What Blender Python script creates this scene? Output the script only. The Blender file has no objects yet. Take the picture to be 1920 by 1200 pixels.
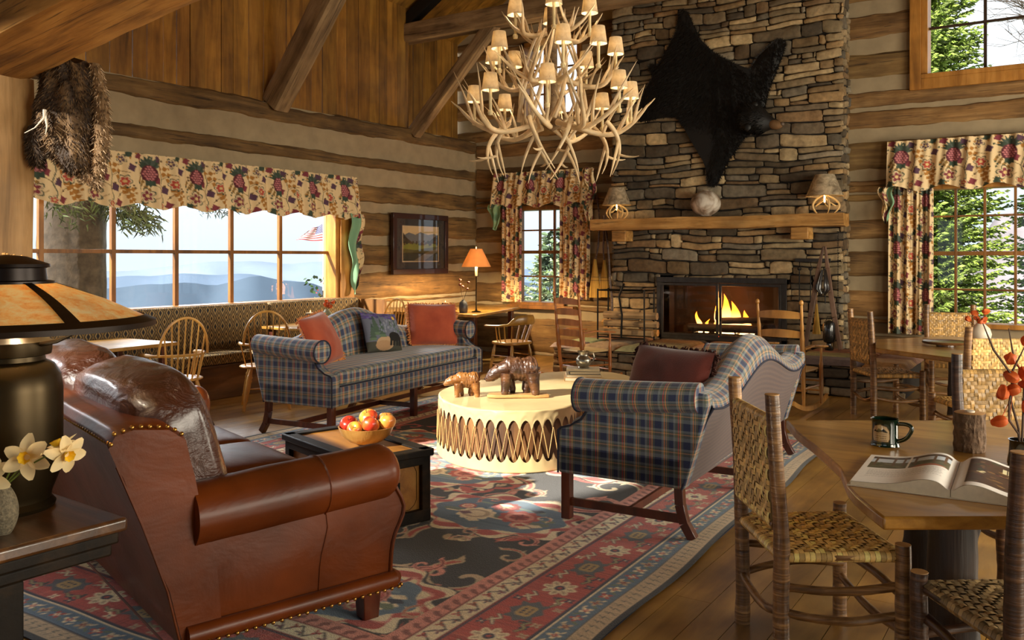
import bpy, bmesh, math, random
import numpy as np
from mathutils import Vector, Matrix, noise, Euler
random.seed(7)
PI = math.pi
SC = bpy.context.scene
COL = SC.collection
def R(d): return math.radians(d)
def nz(x, y=0.0, z=0.0): return noise.noise(Vector((x, y, z)))
def lerp(a, b, t): return a + (b - a) * t
def s2l(c):
    return tuple((x / 12.92) if x <= 0.04045 else ((x + 0.055) / 1.055) ** 2.4 for x in c)
def hexc(h):
    return s2l(tuple(int(h[i:i + 2], 16) / 255 for i in (0, 2, 4)))

# ---------------------------------------------------------------- naming / tagging
def tag(o, label=None, cat=None, group=None, kind=None):
    if label: o['label'] = label
    if cat: o['category'] = cat
    if group: o['group'] = group
    if kind: o['kind'] = kind
    return o
def thing(name, label, cat, loc=(0, 0, 0), rz=0.0, group=None, tilt=None):
    o = bpy.data.objects.new(name, None)
    o.empty_display_size = 0.1
    COL.objects.link(o)
    o.location = loc
    o.rotation_euler = (tilt[0], tilt[1], rz) if tilt else (0, 0, rz)
    return tag(o, label, cat, group)
def dup(root, loc=None, rz=None, label=None, group=None):
    def cp(o, par):
        c = o.copy(); COL.objects.link(c); c.parent = par
        for ch in list(o.children): cp(ch, c)
        return c
    r = cp(root, None)
    if loc is not None: r.location = loc
    if rz is not None: r.rotation_euler = (0, 0, rz)
    if label: r['label'] = label
    if group: r['group'] = group
    return r

# ---------------------------------------------------------------- mesh builder
class MB:
    def __init__(s):
        s.v = []; s.f = []; s.uv = []; s.c = []; s.M = None; s.hasuv = False; s.curc = None; s.hasc = False
    def add(s, vs, fs, uvs=None, col=None):
        b = len(s.v)
        col = col or s.curc
        for p in vs:
            p = Vector(p)
            if s.M is not None: p = s.M @ p
            s.v.append(p)
            s.c.append(col or (1, 1, 1))
        if col: s.hasc = True
        for k, f in enumerate(fs):
            s.f.append([b + i for i in f])
            if uvs is not None:
                s.uv.append([uvs[i] for i in f]); s.hasuv = True
            else:
                s.uv.append(None)
    def box(s, x0, x1, y0, y1, z0, z1, col=None):
        vs = [(x0, y0, z0), (x1, y0, z0), (x1, y1, z0), (x0, y1, z0), (x0, y0, z1), (x1, y0, z1), (x1, y1, z1), (x0, y1, z1)]
        fs = [(0, 3, 2, 1), (4, 5, 6, 7), (0, 1, 5, 4), (1, 2, 6, 5), (2, 3, 7, 6), (3, 0, 4, 7)]
        s.add(vs, fs, None, col)
    def cbox(s, c, size, rot=(0, 0, 0), col=None, taper=1.0):
        m = Matrix.Translation(Vector(c)) @ Euler(rot).to_matrix().to_4x4()
        a, b, d = size[0] / 2, size[1] / 2, size[2] / 2
        vs = []
        for z, k in ((-d, 1.0), (d, taper)):
            for x, y in ((-a, -b), (a, -b), (a, b), (-a, b)):
                vs.append(m @ Vector((x * k, y * k, z)))
        fs = [(0, 3, 2, 1), (4, 5, 6, 7), (0, 1, 5, 4), (1, 2, 6, 5), (2, 3, 7, 6), (3, 0, 4, 7)]
        s.add(vs, fs, None, col)
    def bar(s, p, q, w, h, up=(0, 0, 1), w2=None, h2=None, col=None):
        p = Vector(p); q = Vector(q); d = (q - p).normalized()
        up = Vector(up)
        if abs(d.dot(up)) > 0.98: up = Vector((1, 0, 0))
        x = d.cross(up).normalized(); y = x.cross(d).normalized()
        vs = []
        for o, a, b in ((p, w, h), (q, w2 or w, h2 or h)):
            for i, j in ((-.5, -.5), (.5, -.5), (.5, .5), (-.5, .5)):
                vs.append(o + x * a * i + y * b * j)
        s.add(vs, [(0, 3, 2, 1), (4, 5, 6, 7), (0, 1, 5, 4), (1, 2, 6, 5), (2, 3, 7, 6), (3, 0, 4, 7)], None, col)
    def tube(s, pts, r, n=8, caps=True, closed=False, flat=1.0, col=None, uvk=None):
        pts = [Vector(p) for p in pts]
        m = len(pts)
        if not hasattr(r, '__len__'): r = [r] * m
        vs = []; fs = []; uvs = []
        prev = None; L = 0
        for i, p in enumerate(pts):
            if closed: d = pts[(i + 1) % m] - pts[i - 1]
            elif i == 0: d = pts[1] - p
            elif i == m - 1: d = p - pts[-2]
            else: d = pts[i + 1] - pts[i - 1]
            if d.length < 1e-9: d = Vector((0, 0, 1))
            d.normalize()
            if prev is None:
                a = Vector((0, 0, 1)) if abs(d.z) < 0.9 else Vector((1, 0, 0))
                x = d.cross(a).normalized()
            else:
                x = prev - d * prev.dot(d)
                x = x.normalized() if x.length > 1e-6 else d.orthogonal().normalized()
            prev = x; y = d.cross(x).normalized()
            if i: L += (p - pts[i - 1]).length
            for k in range(n):
                t = 2 * PI * k / n
                vs.append(p + x * (math.cos(t) * r[i]) + y * (math.sin(t) * r[i] * flat))
                uvs.append((L, k / n * 2 * PI * max(r)))
        rng = m if closed else m - 1
        for i in range(rng):
            j = (i + 1) % m
            for k in range(n):
                k2 = (k + 1) % n
                fs.append((i * n + k, i * n + k2, j * n + k2, j * n + k))
        if caps and not closed:
            fs.append(tuple(range(n - 1, -1, -1)))
            fs.append(tuple((m - 1) * n + k for k in range(n)))
        s.add(vs, fs, uvs if uvk else None, col)
    def lathe(s, prof, n=20, c=(0, 0, 0), M=None, col=None, caps=True, sx=1.0, sy=1.0):
        c = Vector(c); vs = []; fs = []
        for r_, z_ in prof:
            for k in range(n):
                t = 2 * PI * k / n
                p = Vector((math.cos(t) * r_ * sx, math.sin(t) * r_ * sy, z_))
                if M is not None: p = M @ p
                vs.append(p + c)
        m = len(prof)
        for i in range(m - 1):
            for k in range(n):
                k2 = (k + 1) % n
                fs.append((i * n + k, i * n + k2, (i + 1) * n + k2, (i + 1) * n + k))
        if caps:
            if prof[0][0] > 1e-5: fs.append(tuple(range(n - 1, -1, -1)))
            if prof[-1][0] > 1e-5: fs.append(tuple((m - 1) * n + k for k in range(n)))
        s.add(vs, fs, None, col)
    def surf(s, fn, nu, nv, wu=False, wv=False, su=1.0, sv=1.0, colfn=None, flip=False, capu=False):
        b = len(s.v); uvl = []
        for i in range(nu + (0 if wu else 1)):
            for j in range(nv + (0 if wv else 1)):
                u = i / nu; v = j / nv
                p = Vector(fn(u, v))
                if s.M is not None: p = s.M @ p
                s.v.append(p); uvl.append((u * su, v * sv))
                if colfn: s.c.append(colfn(u, v)); s.hasc = True
                else: s.c.append(s.curc or (1, 1, 1))
        NV = nv + (0 if wv else 1); NU = nu + (0 if wu else 1)
        for i in range(nu):
            for j in range(nv):
                i2 = (i + 1) % NU; j2 = (j + 1) % NV
                q = [i * NV + j, i2 * NV + j, i2 * NV + j2, i * NV + j2]
                uu = [(i / nu * su, j / nv * sv), ((i + 1) / nu * su, j / nv * sv), ((i + 1) / nu * su, (j + 1) / nv * sv), (i / nu * su, (j + 1) / nv * sv)]
                if flip: q.reverse(); uu.reverse()
                s.f.append([b + k for k in q]); s.uv.append(uu)
        if capu and wv:
            for i in (0, NU - 1):
                q = [b + i * NV + j for j in range(NV)]
                if i == 0: q.reverse()
                s.f.append(q); s.uv.append(None)
        s.hasuv = True
    def ell(s, c, r, n=16, m=10, rot=None, nzamp=0.0, nzs=3.0, col=None):
        c = Vector(c); Rm = Euler(rot).to_matrix() if rot else None
        vs = []; fs = []
        for i in range(m + 1):
            ph = PI * i / m
            for k in range(n):
                t = 2 * PI * k / n
                d = Vector((math.sin(ph) * math.cos(t), math.sin(ph) * math.sin(t), -math.cos(ph)))
                p = Vector((d.x * r[0], d.y * r[1], d.z * r[2]))
                if nzamp:
                    p *= 1 + nzamp * noise.noise(d * nzs + c * 7)
                if Rm is not None: p = Rm @ p
                vs.append(c + p)
        for i in range(m):
            for k in range(n):
                k2 = (k + 1) % n
                if i == 0: fs.append((0 * n, (1) * n + k2, (1) * n + k))if False else fs.append((i * n + k, i * n + k2, (i + 1) * n + k2, (i + 1) * n + k))
                else: fs.append((i * n + k, i * n + k2, (i + 1) * n + k2, (i + 1) * n + k))
        s.add(vs, fs, None, col)
    def prism(s, poly, z0, z1, col=None, topfn=None):
        n = len(poly)
        vs = [(p[0], p[1], z0) for p in poly] + [(p[0], p[1], z1) for p in poly]
        fs = [tuple(range(n - 1, -1, -1)), tuple(range(n, 2 * n))]
        for i in range(n):
            j = (i + 1) % n
            fs.append((i, j, n + j, n + i))
        s.add(vs, fs, None, col)
    def build(s, name, mat, parent=None, smooth=True, bevel=0.0, subsurf=0, loc=None, merge=False, angle=None, bseg=2):
        me = bpy.data.meshes.new(name)
        me.from_pydata([tuple(p) for p in s.v], [], s.f)
        if s.hasuv or mat is not None and mat.get('boxuv'):
            ul = me.uv_layers.new(name='UVMap')
            flat = []
            me.update()
            for k, p in enumerate(me.polygons):
                u = s.uv[k]
                if u is not None:
                    for q in u: flat += [q[0], q[1]]
                else:
                    nn = p.normal; ax = max(range(3), key=lambda a: abs(nn[a]))
                    for vi in p.vertices:
                        c = me.vertices[vi].co
                        if ax == 0: flat += [c.y, c.z]
                        elif ax == 1: flat += [c.x, c.z]
                        else: flat += [c.y, c.x]
            ul.data.foreach_set('uv', flat)
        if s.hasc:
            ca = me.color_attributes.new('Col', 'FLOAT_COLOR', 'POINT')
            a = np.ones((len(s.v), 4), dtype=np.float32)
            a[:, :3] = np.array([tuple(x)[:3] for x in s.c], dtype=np.float32)
            ca.data.foreach_set('color', a.ravel())
        me.validate(); me.update()
        if smooth:
            me.polygons.foreach_set('use_smooth', [True] * len(me.polygons))
            try: me.set_sharp_from_angle(angle=R(angle or 42))
            except Exception: pass
        if mat: me.materials.append(mat)
        o = bpy.data.objects.new(name, me); COL.objects.link(o)
        if parent: o.parent = parent
        if loc: o.location = loc
        if bevel:
            b = o.modifiers.new('Bevel', 'BEVEL'); b.width = bevel; b.segments = bseg; b.limit_method = 'ANGLE'; b.angle_limit = R(35)
        if subsurf:
            b = o.modifiers.new('Sub', 'SUBSURF'); b.levels = subsurf; b.render_levels = subsurf
        return o
def struct(mb, name, mat, **k):
    o = mb.build(name, mat, **k)
    if not k.get('parent'): o['kind'] = 'structure'
    return o

def grid_mesh(name, P, mat, colors=None, parent=None, smooth=True):
    """P: (nu,nv,3) numpy positions -> one quad grid; colors (nu,nv,3)."""
    nu, nv = P.shape[:2]
    me = bpy.data.meshes.new(name)
    nvt = nu * nv; nf = (nu - 1) * (nv - 1)
    me.vertices.add(nvt); me.vertices.foreach_set('co', P.reshape(-1).astype(np.float32))
    idx = np.arange(nvt).reshape(nu, nv)
    q = np.stack([idx[:-1, :-1], idx[1:, :-1], idx[1:, 1:], idx[:-1, 1:]], -1).reshape(-1)
    me.loops.add(nf * 4); me.loops.foreach_set('vertex_index', q.astype(np.int32))
    me.polygons.add(nf)
    me.polygons.foreach_set('loop_start', np.arange(0, nf * 4, 4, dtype=np.int32))
    try: me.polygons.foreach_set('loop_total', np.full(nf, 4, dtype=np.int32))
    except Exception: pass
    if colors is not None:
        ca = me.color_attributes.new('Col', 'FLOAT_COLOR', 'POINT')
        a = np.ones((nvt, 4), dtype=np.float32); a[:, :3] = colors.reshape(-1, 3)
        ca.data.foreach_set('color', a.ravel())
    me.update(calc_edges=True)
    me.polygons.foreach_set('use_smooth', [smooth] * nf)
    if mat: me.materials.append(mat)
    o = bpy.data.objects.new(name, me); COL.objects.link(o)
    if parent: o.parent = parent
    return o

# ---------------------------------------------------------------- canvas painter (patterns woven / printed in things)
class Canvas:
    def __init__(s, w, h, res, bg):
        s.w, s.h, s.res = w, h, res
        s.nx, s.ny = int(w * res), int(h * res)
        s.a = np.zeros((s.nx, s.ny, 3), dtype=np.float32); s.a[:] = s2l(bg)
        s.wrap = False
    def _win(s, x0, x1, y0, y1):
        i0 = max(0, int(x0 * s.res)); i1 = min(s.nx, int(x1 * s.res) + 2)
        j0 = max(0, int(y0 * s.res)); j1 = min(s.ny, int(y1 * s.res) + 2)
        if i0 >= i1 or j0 >= j1: return None
        X, Y = np.meshgrid((np.arange(i0, i1) + .5) / s.res, (np.arange(j0, j1) + .5) / s.res, indexing='ij')
        return i0, i1, j0, j1, X, Y
    def _put(s, w, m, col): s.a[w[0]:w[1], w[2]:w[3]][m] = s2l(col)
    def rep(s, fn, x0, x1, y0, y1):
        if not s.wrap: fn(0, 0); return
        for dx in (-s.w, 0, s.w):
            for dy in (-s.h, 0, s.h):
                if x1 + dx > 0 and x0 + dx < s.w and y1 + dy > 0 and y0 + dy < s.h: fn(dx, dy)
    def ell(s, cx, cy, rx, ry, col, rot=0.0, jag=0.0):
        m_ = max(rx, ry) * 1.2
        def f(dx, dy):
            w = s._win(cx + dx - m_, cx + dx + m_, cy + dy - m_, cy + dy + m_)
            if w is None: return
            X = w[4] - cx - dx; Y = w[5] - cy - dy
            c, sn = math.cos(rot), math.sin(rot)
            U = (X * c + Y * sn) / rx; V = (-X * sn + Y * c) / ry
            rr = U * U + V * V
            if jag: rr = rr * (1 + jag * np.sin(np.arctan2(V, U) * 9))
            s._put(w, rr < 1, col)
        s.rep(f, cx - m_, cx + m_, cy - m_, cy + m_)
    def poly(s, pts, col):
        xs = [p[0] for p in pts]; ys = [p[1] for p in pts]
        def f(dx, dy):
            w = s._win(min(xs) + dx, max(xs) + dx, min(ys) + dy, max(ys) + dy)
            if w is None: return
            X = w[4] - dx; Y = w[5] - dy
            m = np.zeros(X.shape, dtype=bool); n = len(pts)
            for i in range(n):
                x1, y1 = pts[i]; x2, y2 = pts[(i + 1) % n]
                if y1 == y2: continue
                c = ((Y < y1) != (Y < y2)) & (X < (x2 - x1) * (Y - y1) / (y2 - y1) + x1)
                m ^= c
            s._put(w, m, col)
        s.rep(f, min(xs), max(xs), min(ys), max(ys))
    def stroke(s, pts, wd, col, wd2=None):
        wm = max(wd, wd2 or wd); xs = [p[0] for p in pts]; ys = [p[1] for p in pts]; n = len(pts) - 1
        def f(dx, dy):
            for i in range(n):
                (x1, y1), (x2, y2) = pts[i], pts[i + 1]
                ww = lerp(wd, wd if wd2 is None else wd2, (i + .5) / n) / 2
                w = s._win(min(x1, x2) + dx - ww, max(x1, x2) + dx + ww, min(y1, y2) + dy - ww, max(y1, y2) + dy + ww)
                if w is None: continue
                X = w[4] - dx; Y = w[5] - dy
                L = (x2 - x1) ** 2 + (y2 - y1) ** 2 + 1e-12
                t = np.clip(((X - x1) * (x2 - x1) + (Y - y1) * (y2 - y1)) / L, 0, 1)
                d = (X - x1 - t * (x2 - x1)) ** 2 + (Y - y1 - t * (y2 - y1)) ** 2
                s._put(w, d < ww * ww, col)
        s.rep(f, min(xs) - wm, max(xs) + wm, min(ys) - wm, max(ys) + wm)
    def rect(s, x0, x1, y0, y1, col):
        w = s._win(x0, x1, y0, y1)
        if w is not None:
            i0 = max(0, int(round(x0 * s.res))); i1 = min(s.nx, int(round(x1 * s.res)))
            j0 = max(0, int(round(y0 * s.res))); j1 = min(s.ny, int(round(y1 * s.res)))
            s.a[i0:i1, j0:j1] = s2l(col)
    def flower(s, cx, cy, r, cols, n=6, rot=0.0, core=None):
        for k, c in enumerate(cols):
            rr = r * (1 - k * 0.27)
            for i in range(n):
                t = rot + 2 * PI * i / n
                s.ell(cx + math.cos(t) * rr * .58, cy + math.sin(t) * rr * .58, rr * .42, rr * .3, c, t)
        s.ell(cx, cy, r * .25, r * .25, core or cols[0])
    def sample(s, u, v):
        """u,v arrays in canvas units (wrapped if wrap)."""
        i = u * s.res - .5; j = v * s.res - .5
        i0 = np.floor(i).astype(int); j0 = np.floor(j).astype(int); fi = (i - i0)[..., None]; fj = (j - j0)[..., None]
        def g(a, b):
            if s.wrap: return s.a[a % s.nx, b % s.ny]
            return s.a[np.clip(a, 0, s.nx - 1), np.clip(b, 0, s.ny - 1)]
        return (g(i0, j0) * (1 - fi) * (1 - fj) + g(i0 + 1, j0) * fi * (1 - fj) + g(i0, j0 + 1) * (1 - fi) * fj + g(i0 + 1, j0 + 1) * fi * fj)

# ---------------------------------------------------------------- materials
def newmat(name):
    m = bpy.data.materials.new(name); m.use_nodes = True
    nt = m.node_tree; b = nt.nodes['Principled BSDF']
    return m, nt, b
def setp(b, **k):
    for n, v in k.items():
        n = n.replace('_', ' ')
        if n in b.inputs: b.inputs[n].default_value = v
def ramp(nt, stops, interp='LINEAR'):
    r = nt.nodes.new('ShaderNodeValToRGB'); cr = r.color_ramp; cr.interpolation = interp
    while len(cr.elements) < len(stops): cr.elements.new(0.5)
    for e, (p, c) in zip(cr.elements, stops):
        e.position = p; e.color = (*c, 1) if len(c) == 3 else c
    return r
def coords(nt, scale=(1, 1, 1), kind='Object', rot=(0, 0, 0)):
    t = nt.nodes.new('ShaderNodeTexCoord'); m = nt.nodes.new('ShaderNodeMapping')
    m.inputs['Scale'].default_value = scale; m.inputs['Rotation'].default_value = rot
    nt.links.new(t.outputs[kind], m.inputs['Vector'])
    return m.outputs['Vector']
def noise_n(nt, vec, scale, detail=4, rough=.55, dist=0.0):
    n = nt.nodes.new('ShaderNodeTexNoise')
    n.inputs['Scale'].default_value = scale; n.inputs['Detail'].default_value = detail
    n.inputs['Roughness'].default_value = rough; n.inputs['Distortion'].default_value = dist
    if vec: nt.links.new(vec, n.inputs['Vector'])
    return n.outputs['Fac']
def bump(nt, b, fac, strength=.3, dist=.02):
    bn = nt.nodes.new('ShaderNodeBump'); bn.inputs['Strength'].default_value = strength; bn.inputs['Distance'].default_value = dist
    nt.links.new(fac, bn.inputs['Height']); nt.links.new(bn.outputs['Normal'], b.inputs['Normal'])
def mixc(nt, a, b, fac, mode='MIX'):
    m = nt.nodes.new('ShaderNodeMix'); m.data_type = 'RGBA'; m.blend_type = mode
    for s_, v in ((m.inputs[0], fac), (m.inputs[6], a), (m.inputs[7], b)):
        if hasattr(v, 'is_linked') or isinstance(v, bpy.types.NodeSocket): nt.links.new(v, s_)
        elif isinstance(v, (int, float)): s_.default_value = v
        else: s_.default_value = (*v, 1) if len(v) == 3 else v
    return m.outputs[2]
def plain(name, c, rough=.6, metal=0.0, coat=0.0, var=.18, scale=12, bmp=.0, **k):
    m, nt, b = newmat(name)
    c = s2l(c)
    n = noise_n(nt, coords(nt), scale, 4)
    r = ramp(nt, [(.25, tuple(x * (1 - var) for x in c)), (.75, tuple(min(1, x * (1 + var)) for x in c))])
    nt.links.new(n, r.inputs[0]); nt.links.new(r.outputs[0], b.inputs['Base Color'])
    setp(b, Roughness=rough, Metallic=metal, Coat_Weight=coat)
    for kk, v in k.items(): setp(b, **{kk: v})
    if bmp: bump(nt, b, n, bmp, .01)
    return m
def wood(name, c1, c2, c3, axis=0, rough=.55, grain=7.0, stretch=14.0, coat=0.0, bmp=.25, attr=False, crack=False, coatr=.2):
    """streaky wood; axis = grain direction in object space"""
    m, nt, b = newmat(name)
    sc = [stretch, stretch, stretch]; sc[axis] = 1.0
    v = coords(nt, tuple(sc))
    f = noise_n(nt, v, grain / 7.0, 6, .62, .6)
    r = ramp(nt, [(.28, s2l(c1)), (.5, s2l(c2)), (.72, s2l(c3))])
    nt.links.new(f, r.inputs[0]); out = r.outputs[0]
    blot = noise_n(nt, coords(nt), 2.3, 3)
    br = ramp(nt, [(.3, (.62, .6, .58)), (.65, (1.12, 1.1, 1.06))])
    nt.links.new(blot, br.inputs[0])
    out = mixc(nt, out, br.outputs[0], 1.0, 'MULTIPLY')
    if attr:
        a = nt.nodes.new('ShaderNodeAttribute'); a.attribute_name = 'Col'
        out = mixc(nt, out, a.outputs['Color'], 1.0, 'MULTIPLY')
    sc2 = [45, 45, 45]; sc2[axis] = 1.4
    g = noise_n(nt, coords(nt, tuple(sc2)), 1.0, 3, .6)
    if crack:
        cr = ramp(nt, [(.33, (.15, .12, .1)), (.40, (1, 1, 1))])
        nt.links.new(g, cr.inputs[0]); out = mixc(nt, out, cr.outputs[0], .75, 'MULTIPLY')
    nt.links.new(out, b.inputs['Base Color'])
    setp(b, Roughness=rough, Coat_Weight=coat, Coat_Roughness=coatr)
    if bmp: bump(nt, b, g, bmp, .01)
    return m
def attrmat(name, rough=.8, bmp=0.0, scale=60, var=.15, sheen=0.0, coat=0.0, metal=0.0, trans=0.0):
    m, nt, b = newmat(name)
    a = nt.nodes.new('ShaderNodeAttribute'); a.attribute_name = 'Col'
    n = noise_n(nt, coords(nt), scale, 4)
    r = ramp(nt, [(.25, (1 - var,) * 3), (.75, (1 + var,) * 3)])
    nt.links.new(n, r.inputs[0])
    nt.links.new(mixc(nt, a.outputs['Color'], r.outputs[0], 1.0, 'MULTIPLY'), b.inputs['Base Color'])
    setp(b, Roughness=rough, Sheen_Weight=sheen, Coat_Weight=coat, Metallic=metal)
    if bmp: bump(nt, b, n, bmp, .01)
    return m
def emit(name, c, strength):
    m, nt, b = newmat(name); setp(b, Base_Color=(*s2l(c), 1), Emission_Color=(*s2l(c), 1), Emission_Strength=strength, Roughness=.5)
    return m
def glass(name='window_glass', tint=(1, 1, 1), refl=.02):
    m = bpy.data.materials.new(name); m.use_nodes = True; nt = m.node_tree; nt.nodes.clear()
    o = nt.nodes.new('ShaderNodeOutputMaterial'); t = nt.nodes.new('ShaderNodeBsdfTransparent'); g = nt.nodes.new('ShaderNodeBsdfGlossy')
    t.inputs[0].default_value = (*tint, 1); g.inputs['Roughness'].default_value = .02
    mx = nt.nodes.new('ShaderNodeMixShader'); mx.inputs[0].default_value = refl
    nt.links.new(t.outputs[0], mx.inputs[1]); nt.links.new(g.outputs[0], mx.inputs[2]); nt.links.new(mx.outputs[0], o.inputs[0])
    return m
def translucent(name, c, rough=.7, mixf=.5, var=.2, scale=10, emitc=None, emits=0.0, dist=0.0, c2=None):
    m = bpy.data.materials.new(name); m.use_nodes = True; nt = m.node_tree
    b = nt.nodes['Principled BSDF']; o = nt.nodes['Material Output']
    c = s2l(c); n = noise_n(nt, coords(nt), scale, 6, .6, dist)
    cc2 = s2l(c2) if c2 else tuple(min(1, x * (1 + var)) for x in c)
    r = ramp(nt, [(.3, tuple(x * (1 - var) for x in c)), (.7, cc2)]); nt.links.new(n, r.inputs[0])
    nt.links.new(r.outputs[0], b.inputs['Base Color']); b.inputs['Roughness'].default_value = rough
    t = nt.nodes.new('ShaderNodeBsdfTranslucent'); nt.links.new(r.outputs[0], t.inputs[0])
    mx = nt.nodes.new('ShaderNodeMixShader'); mx.inputs[0].default_value = mixf
    nt.links.new(b.outputs[0], mx.inputs[1]); nt.links.new(t.outputs[0], mx.inputs[2]); nt.links.new(mx.outputs[0], o.inputs[0])
    return m
def weave_mat(name, stops_u, stops_v, pu, pv, rough=.85, sheen=.3):
    """plaid / stripes from UV in metres"""
    m, nt, b = newmat(name); m['boxuv'] = 1
    uv = nt.nodes.new('ShaderNodeUVMap'); sp = nt.nodes.new('ShaderNodeSeparateXYZ'); nt.links.new(uv.outputs[0], sp.inputs[0])
    outs = []
    for k, (st, p) in enumerate(((stops_u, pu), (stops_v, pv))):
        d = nt.nodes.new('ShaderNodeMath'); d.operation = 'DIVIDE'; d.inputs[1].default_value = p; nt.links.new(sp.outputs[k], d.inputs[0])
        f = nt.nodes.new('ShaderNodeMath'); f.operation = 'FRACT'; nt.links.new(d.outputs[0], f.inputs[0])
        r = ramp(nt, [(q, s2l(c)) for q, c in st], 'CONSTANT'); nt.links.new(f.outputs[0], r.inputs[0]); outs.append(r.outputs[0])
    c = mixc(nt, outs[0], outs[1], .5)
    n = noise_n(nt, coords(nt), 300, 2)
    rr = ramp(nt, [(.3, (.8, .8, .8)), (.7, (1.2, 1.2, 1.2))]); nt.links.new(n, rr.inputs[0])
    nt.links.new(mixc(nt, c, rr.outputs[0], 1.0, 'MULTIPLY'), b.inputs['Base Color'])
    setp(b, Roughness=rough, Sheen_Weight=sheen); bump(nt, b, n, .15, .003)
    return m
# ---------------------------------------------------------------- shared materials
M = {}
M['log_y'] = wood('hewn_log_y', (.30, .22, .12), (.47, .36, .20), (.60, .48, .30), 1, .8, 7, 10, attr=True, crack=True, bmp=.5)
M['log_x'] = wood('hewn_log_x', (.34, .25, .14), (.52, .40, .23), (.66, .54, .35), 0, .8, 7, 10, attr=True, crack=True, bmp=.5)
M['chink'] = plain('chinking', (.62, .55, .43), .95, var=.16, scale=5, bmp=.4)
M['board'] = wood('wall_board', (.42, .28, .085), (.62, .43, .15), (.72, .53, .22), 2, .55, 7, 9, attr=True, bmp=.15)
M['roofboard'] = wood('roof_board', (.42, .29, .09), (.58, .42, .15), (.68, .51, .21), 0, .55, 7, 9, attr=True, bmp=.15)
M['beam'] = wood('old_beam', (.34, .26, .17), (.54, .44, .31), (.66, .56, .42), 0, .8, 8, 9, crack=True, bmp=.5)
M['beam_warm'] = wood('honey_beam', (.42, .27, .11), (.68, .48, .22), (.82, .62, .33), 0, .7, 8, 7, crack=True, bmp=.5)
M['post'] = wood('post_wood', (.50, .37, .20), (.68, .52, .31), (.78, .62, .41), 0, .6, 8, 9, bmp=.3)
M['trim'] = wood('pine_trim', (.50, .32, .12), (.70, .48, .20), (.80, .58, .29), 2, .45, 7, 9, bmp=.1)
M['muntin'] = wood('muntin_wood', (.36, .22, .08), (.52, .34, .13), (.62, .43, .2), 2, .5, 7, 9, bmp=.05)
M['dark_muntin'] = plain('dark_muntin', (.22, .15, .09), .5)
M['mantel'] = wood('mantel_beam', (.50, .33, .14), (.72, .53, .28), (.85, .68, .42), 0, .6, 8, 8, crack=True, bmp=.5)
M['stone'] = attrmat('field_stone', .85, .55, 16, .35)
M['mortar'] = plain('dark_joint', (.13, .11, .09), .95)
M['glass'] = glass()
M['iron'] = plain('black_iron', (.10, .10, .10), .45, .8, var=.3)
M['iron2'] = plain('dark_steel', (.26, .25, .24), .4, .7, var=.3)
M['firebrick'] = plain('sooty_firebox', (.14, .09, .06), .95, var=.5, scale=4)
M['black_fur'] = plain('black_fur', (.030, .024, .018), .6, var=.4, scale=6)
M['brass'] = plain('brass', (.72, .55, .28), .3, 1.0)
M['bronze'] = plain('bronze_patina', (.21, .165, .09), .36, .8, var=.35, scale=3)
M['pewter'] = plain('pewter', (.62, .60, .54), .28, .95, var=.1)
M['white'] = plain('white_ceramic', (.85, .80, .72), .35, var=.05)
M['antler'] = plain('antler_bone', (.84, .74, .58), .42, var=.38, scale=5, bmp=.2)
M['candle'] = plain('ivory_sleeve', (.90, .82, .62), .5, var=.05)
M['windsor'] = wood('honey_maple', (.72, .50, .22), (.90, .68, .34), (.96, .78, .44), 2, .35, 7, 8, coat=.3, bmp=.05)
M['captain'] = wood('golden_oak', (.50, .36, .14), (.66, .49, .21), (.74, .57, .28), 2, .35, 7, 8, coat=.4, bmp=.05)
M['rocker'] = wood('rocker_cherry', (.50, .28, .10), (.70, .42, .17), (.80, .52, .24), 2, .35, 7, 8, coat=.4, bmp=.05)
M['rocker2'] = wood('rocker_maple', (.60, .42, .18), (.78, .56, .27), (.86, .66, .36), 2, .35, 7, 8, coat=.4, bmp=.05)
M['tabletop'] = wood('table_oak', (.48, .32, .12), (.66, .48, .20), (.77, .60, .30), 0, .3, 8, 9, coat=.5, bmp=.06)
M['darktop'] = wood('dark_table', (.16, .09, .04), (.32, .20, .10), (.48, .33, .19), 0, .3, 8, 9, coat=.5, bmp=.1)
def barkmat(name, c1, c2, c3):
    m, nt, b = newmat(name)
    n = noise_n(nt, coords(nt, (4, 4, 60)), 1.0, 4, .65, .3); n2 = noise_n(nt, coords(nt), 7, 3)
    r = ramp(nt, [(.30, s2l(c1)), (.5, s2l(c2)), (.70, s2l(c3))]); nt.links.new(n, r.inputs[0])
    r2 = ramp(nt, [(.3, (.55, .52, .5)), (.65, (1.25, 1.2, 1.1))]); nt.links.new(n2, r2.inputs[0])
    nt.links.new(mixc(nt, r.outputs[0], r2.outputs[0], 1.0, 'MULTIPLY'), b.inputs['Base Color']); setp(b, Roughness=.42, Coat_Weight=.25, Coat_Roughness=.3); bump(nt, b, n, .7, .006); return m
M['hickory'] = barkmat('hickory_bark', (.28, .18, .09), (.48, .34, .19), (.72, .56, .36))
M['hickory_dk'] = barkmat('dark_bark', (.13, .075, .05), (.27, .17, .11), (.44, .32, .22))
M['darklog'] = wood('dark_log_leg', (.07, .045, .03), (.15, .10, .065), (.27, .19, .13), 2, .6, 8, 8, bmp=.5)
M['cutend'] = plain('cut_wood_end', (.72, .54, .32), .6, var=.15, scale=20)
M['splint'] = attrmat('hickory_splint', .5, .25, 60, .18, coat=.15)
M['mahogany'] = wood('mahogany_leg', (.20, .08, .04), (.34, .15, .08), (.44, .22, .12), 2, .3, 7, 8, coat=.4, bmp=.05)
M['hide'] = plain('drum_rawhide', (.80, .70, .50), .55, var=.16, scale=4, bmp=.1)
M['drumwood'] = wood('drum_log', (.20, .12, .06), (.40, .26, .13), (.56, .40, .22), 2, .6, 7, 7, bmp=.3)
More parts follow.
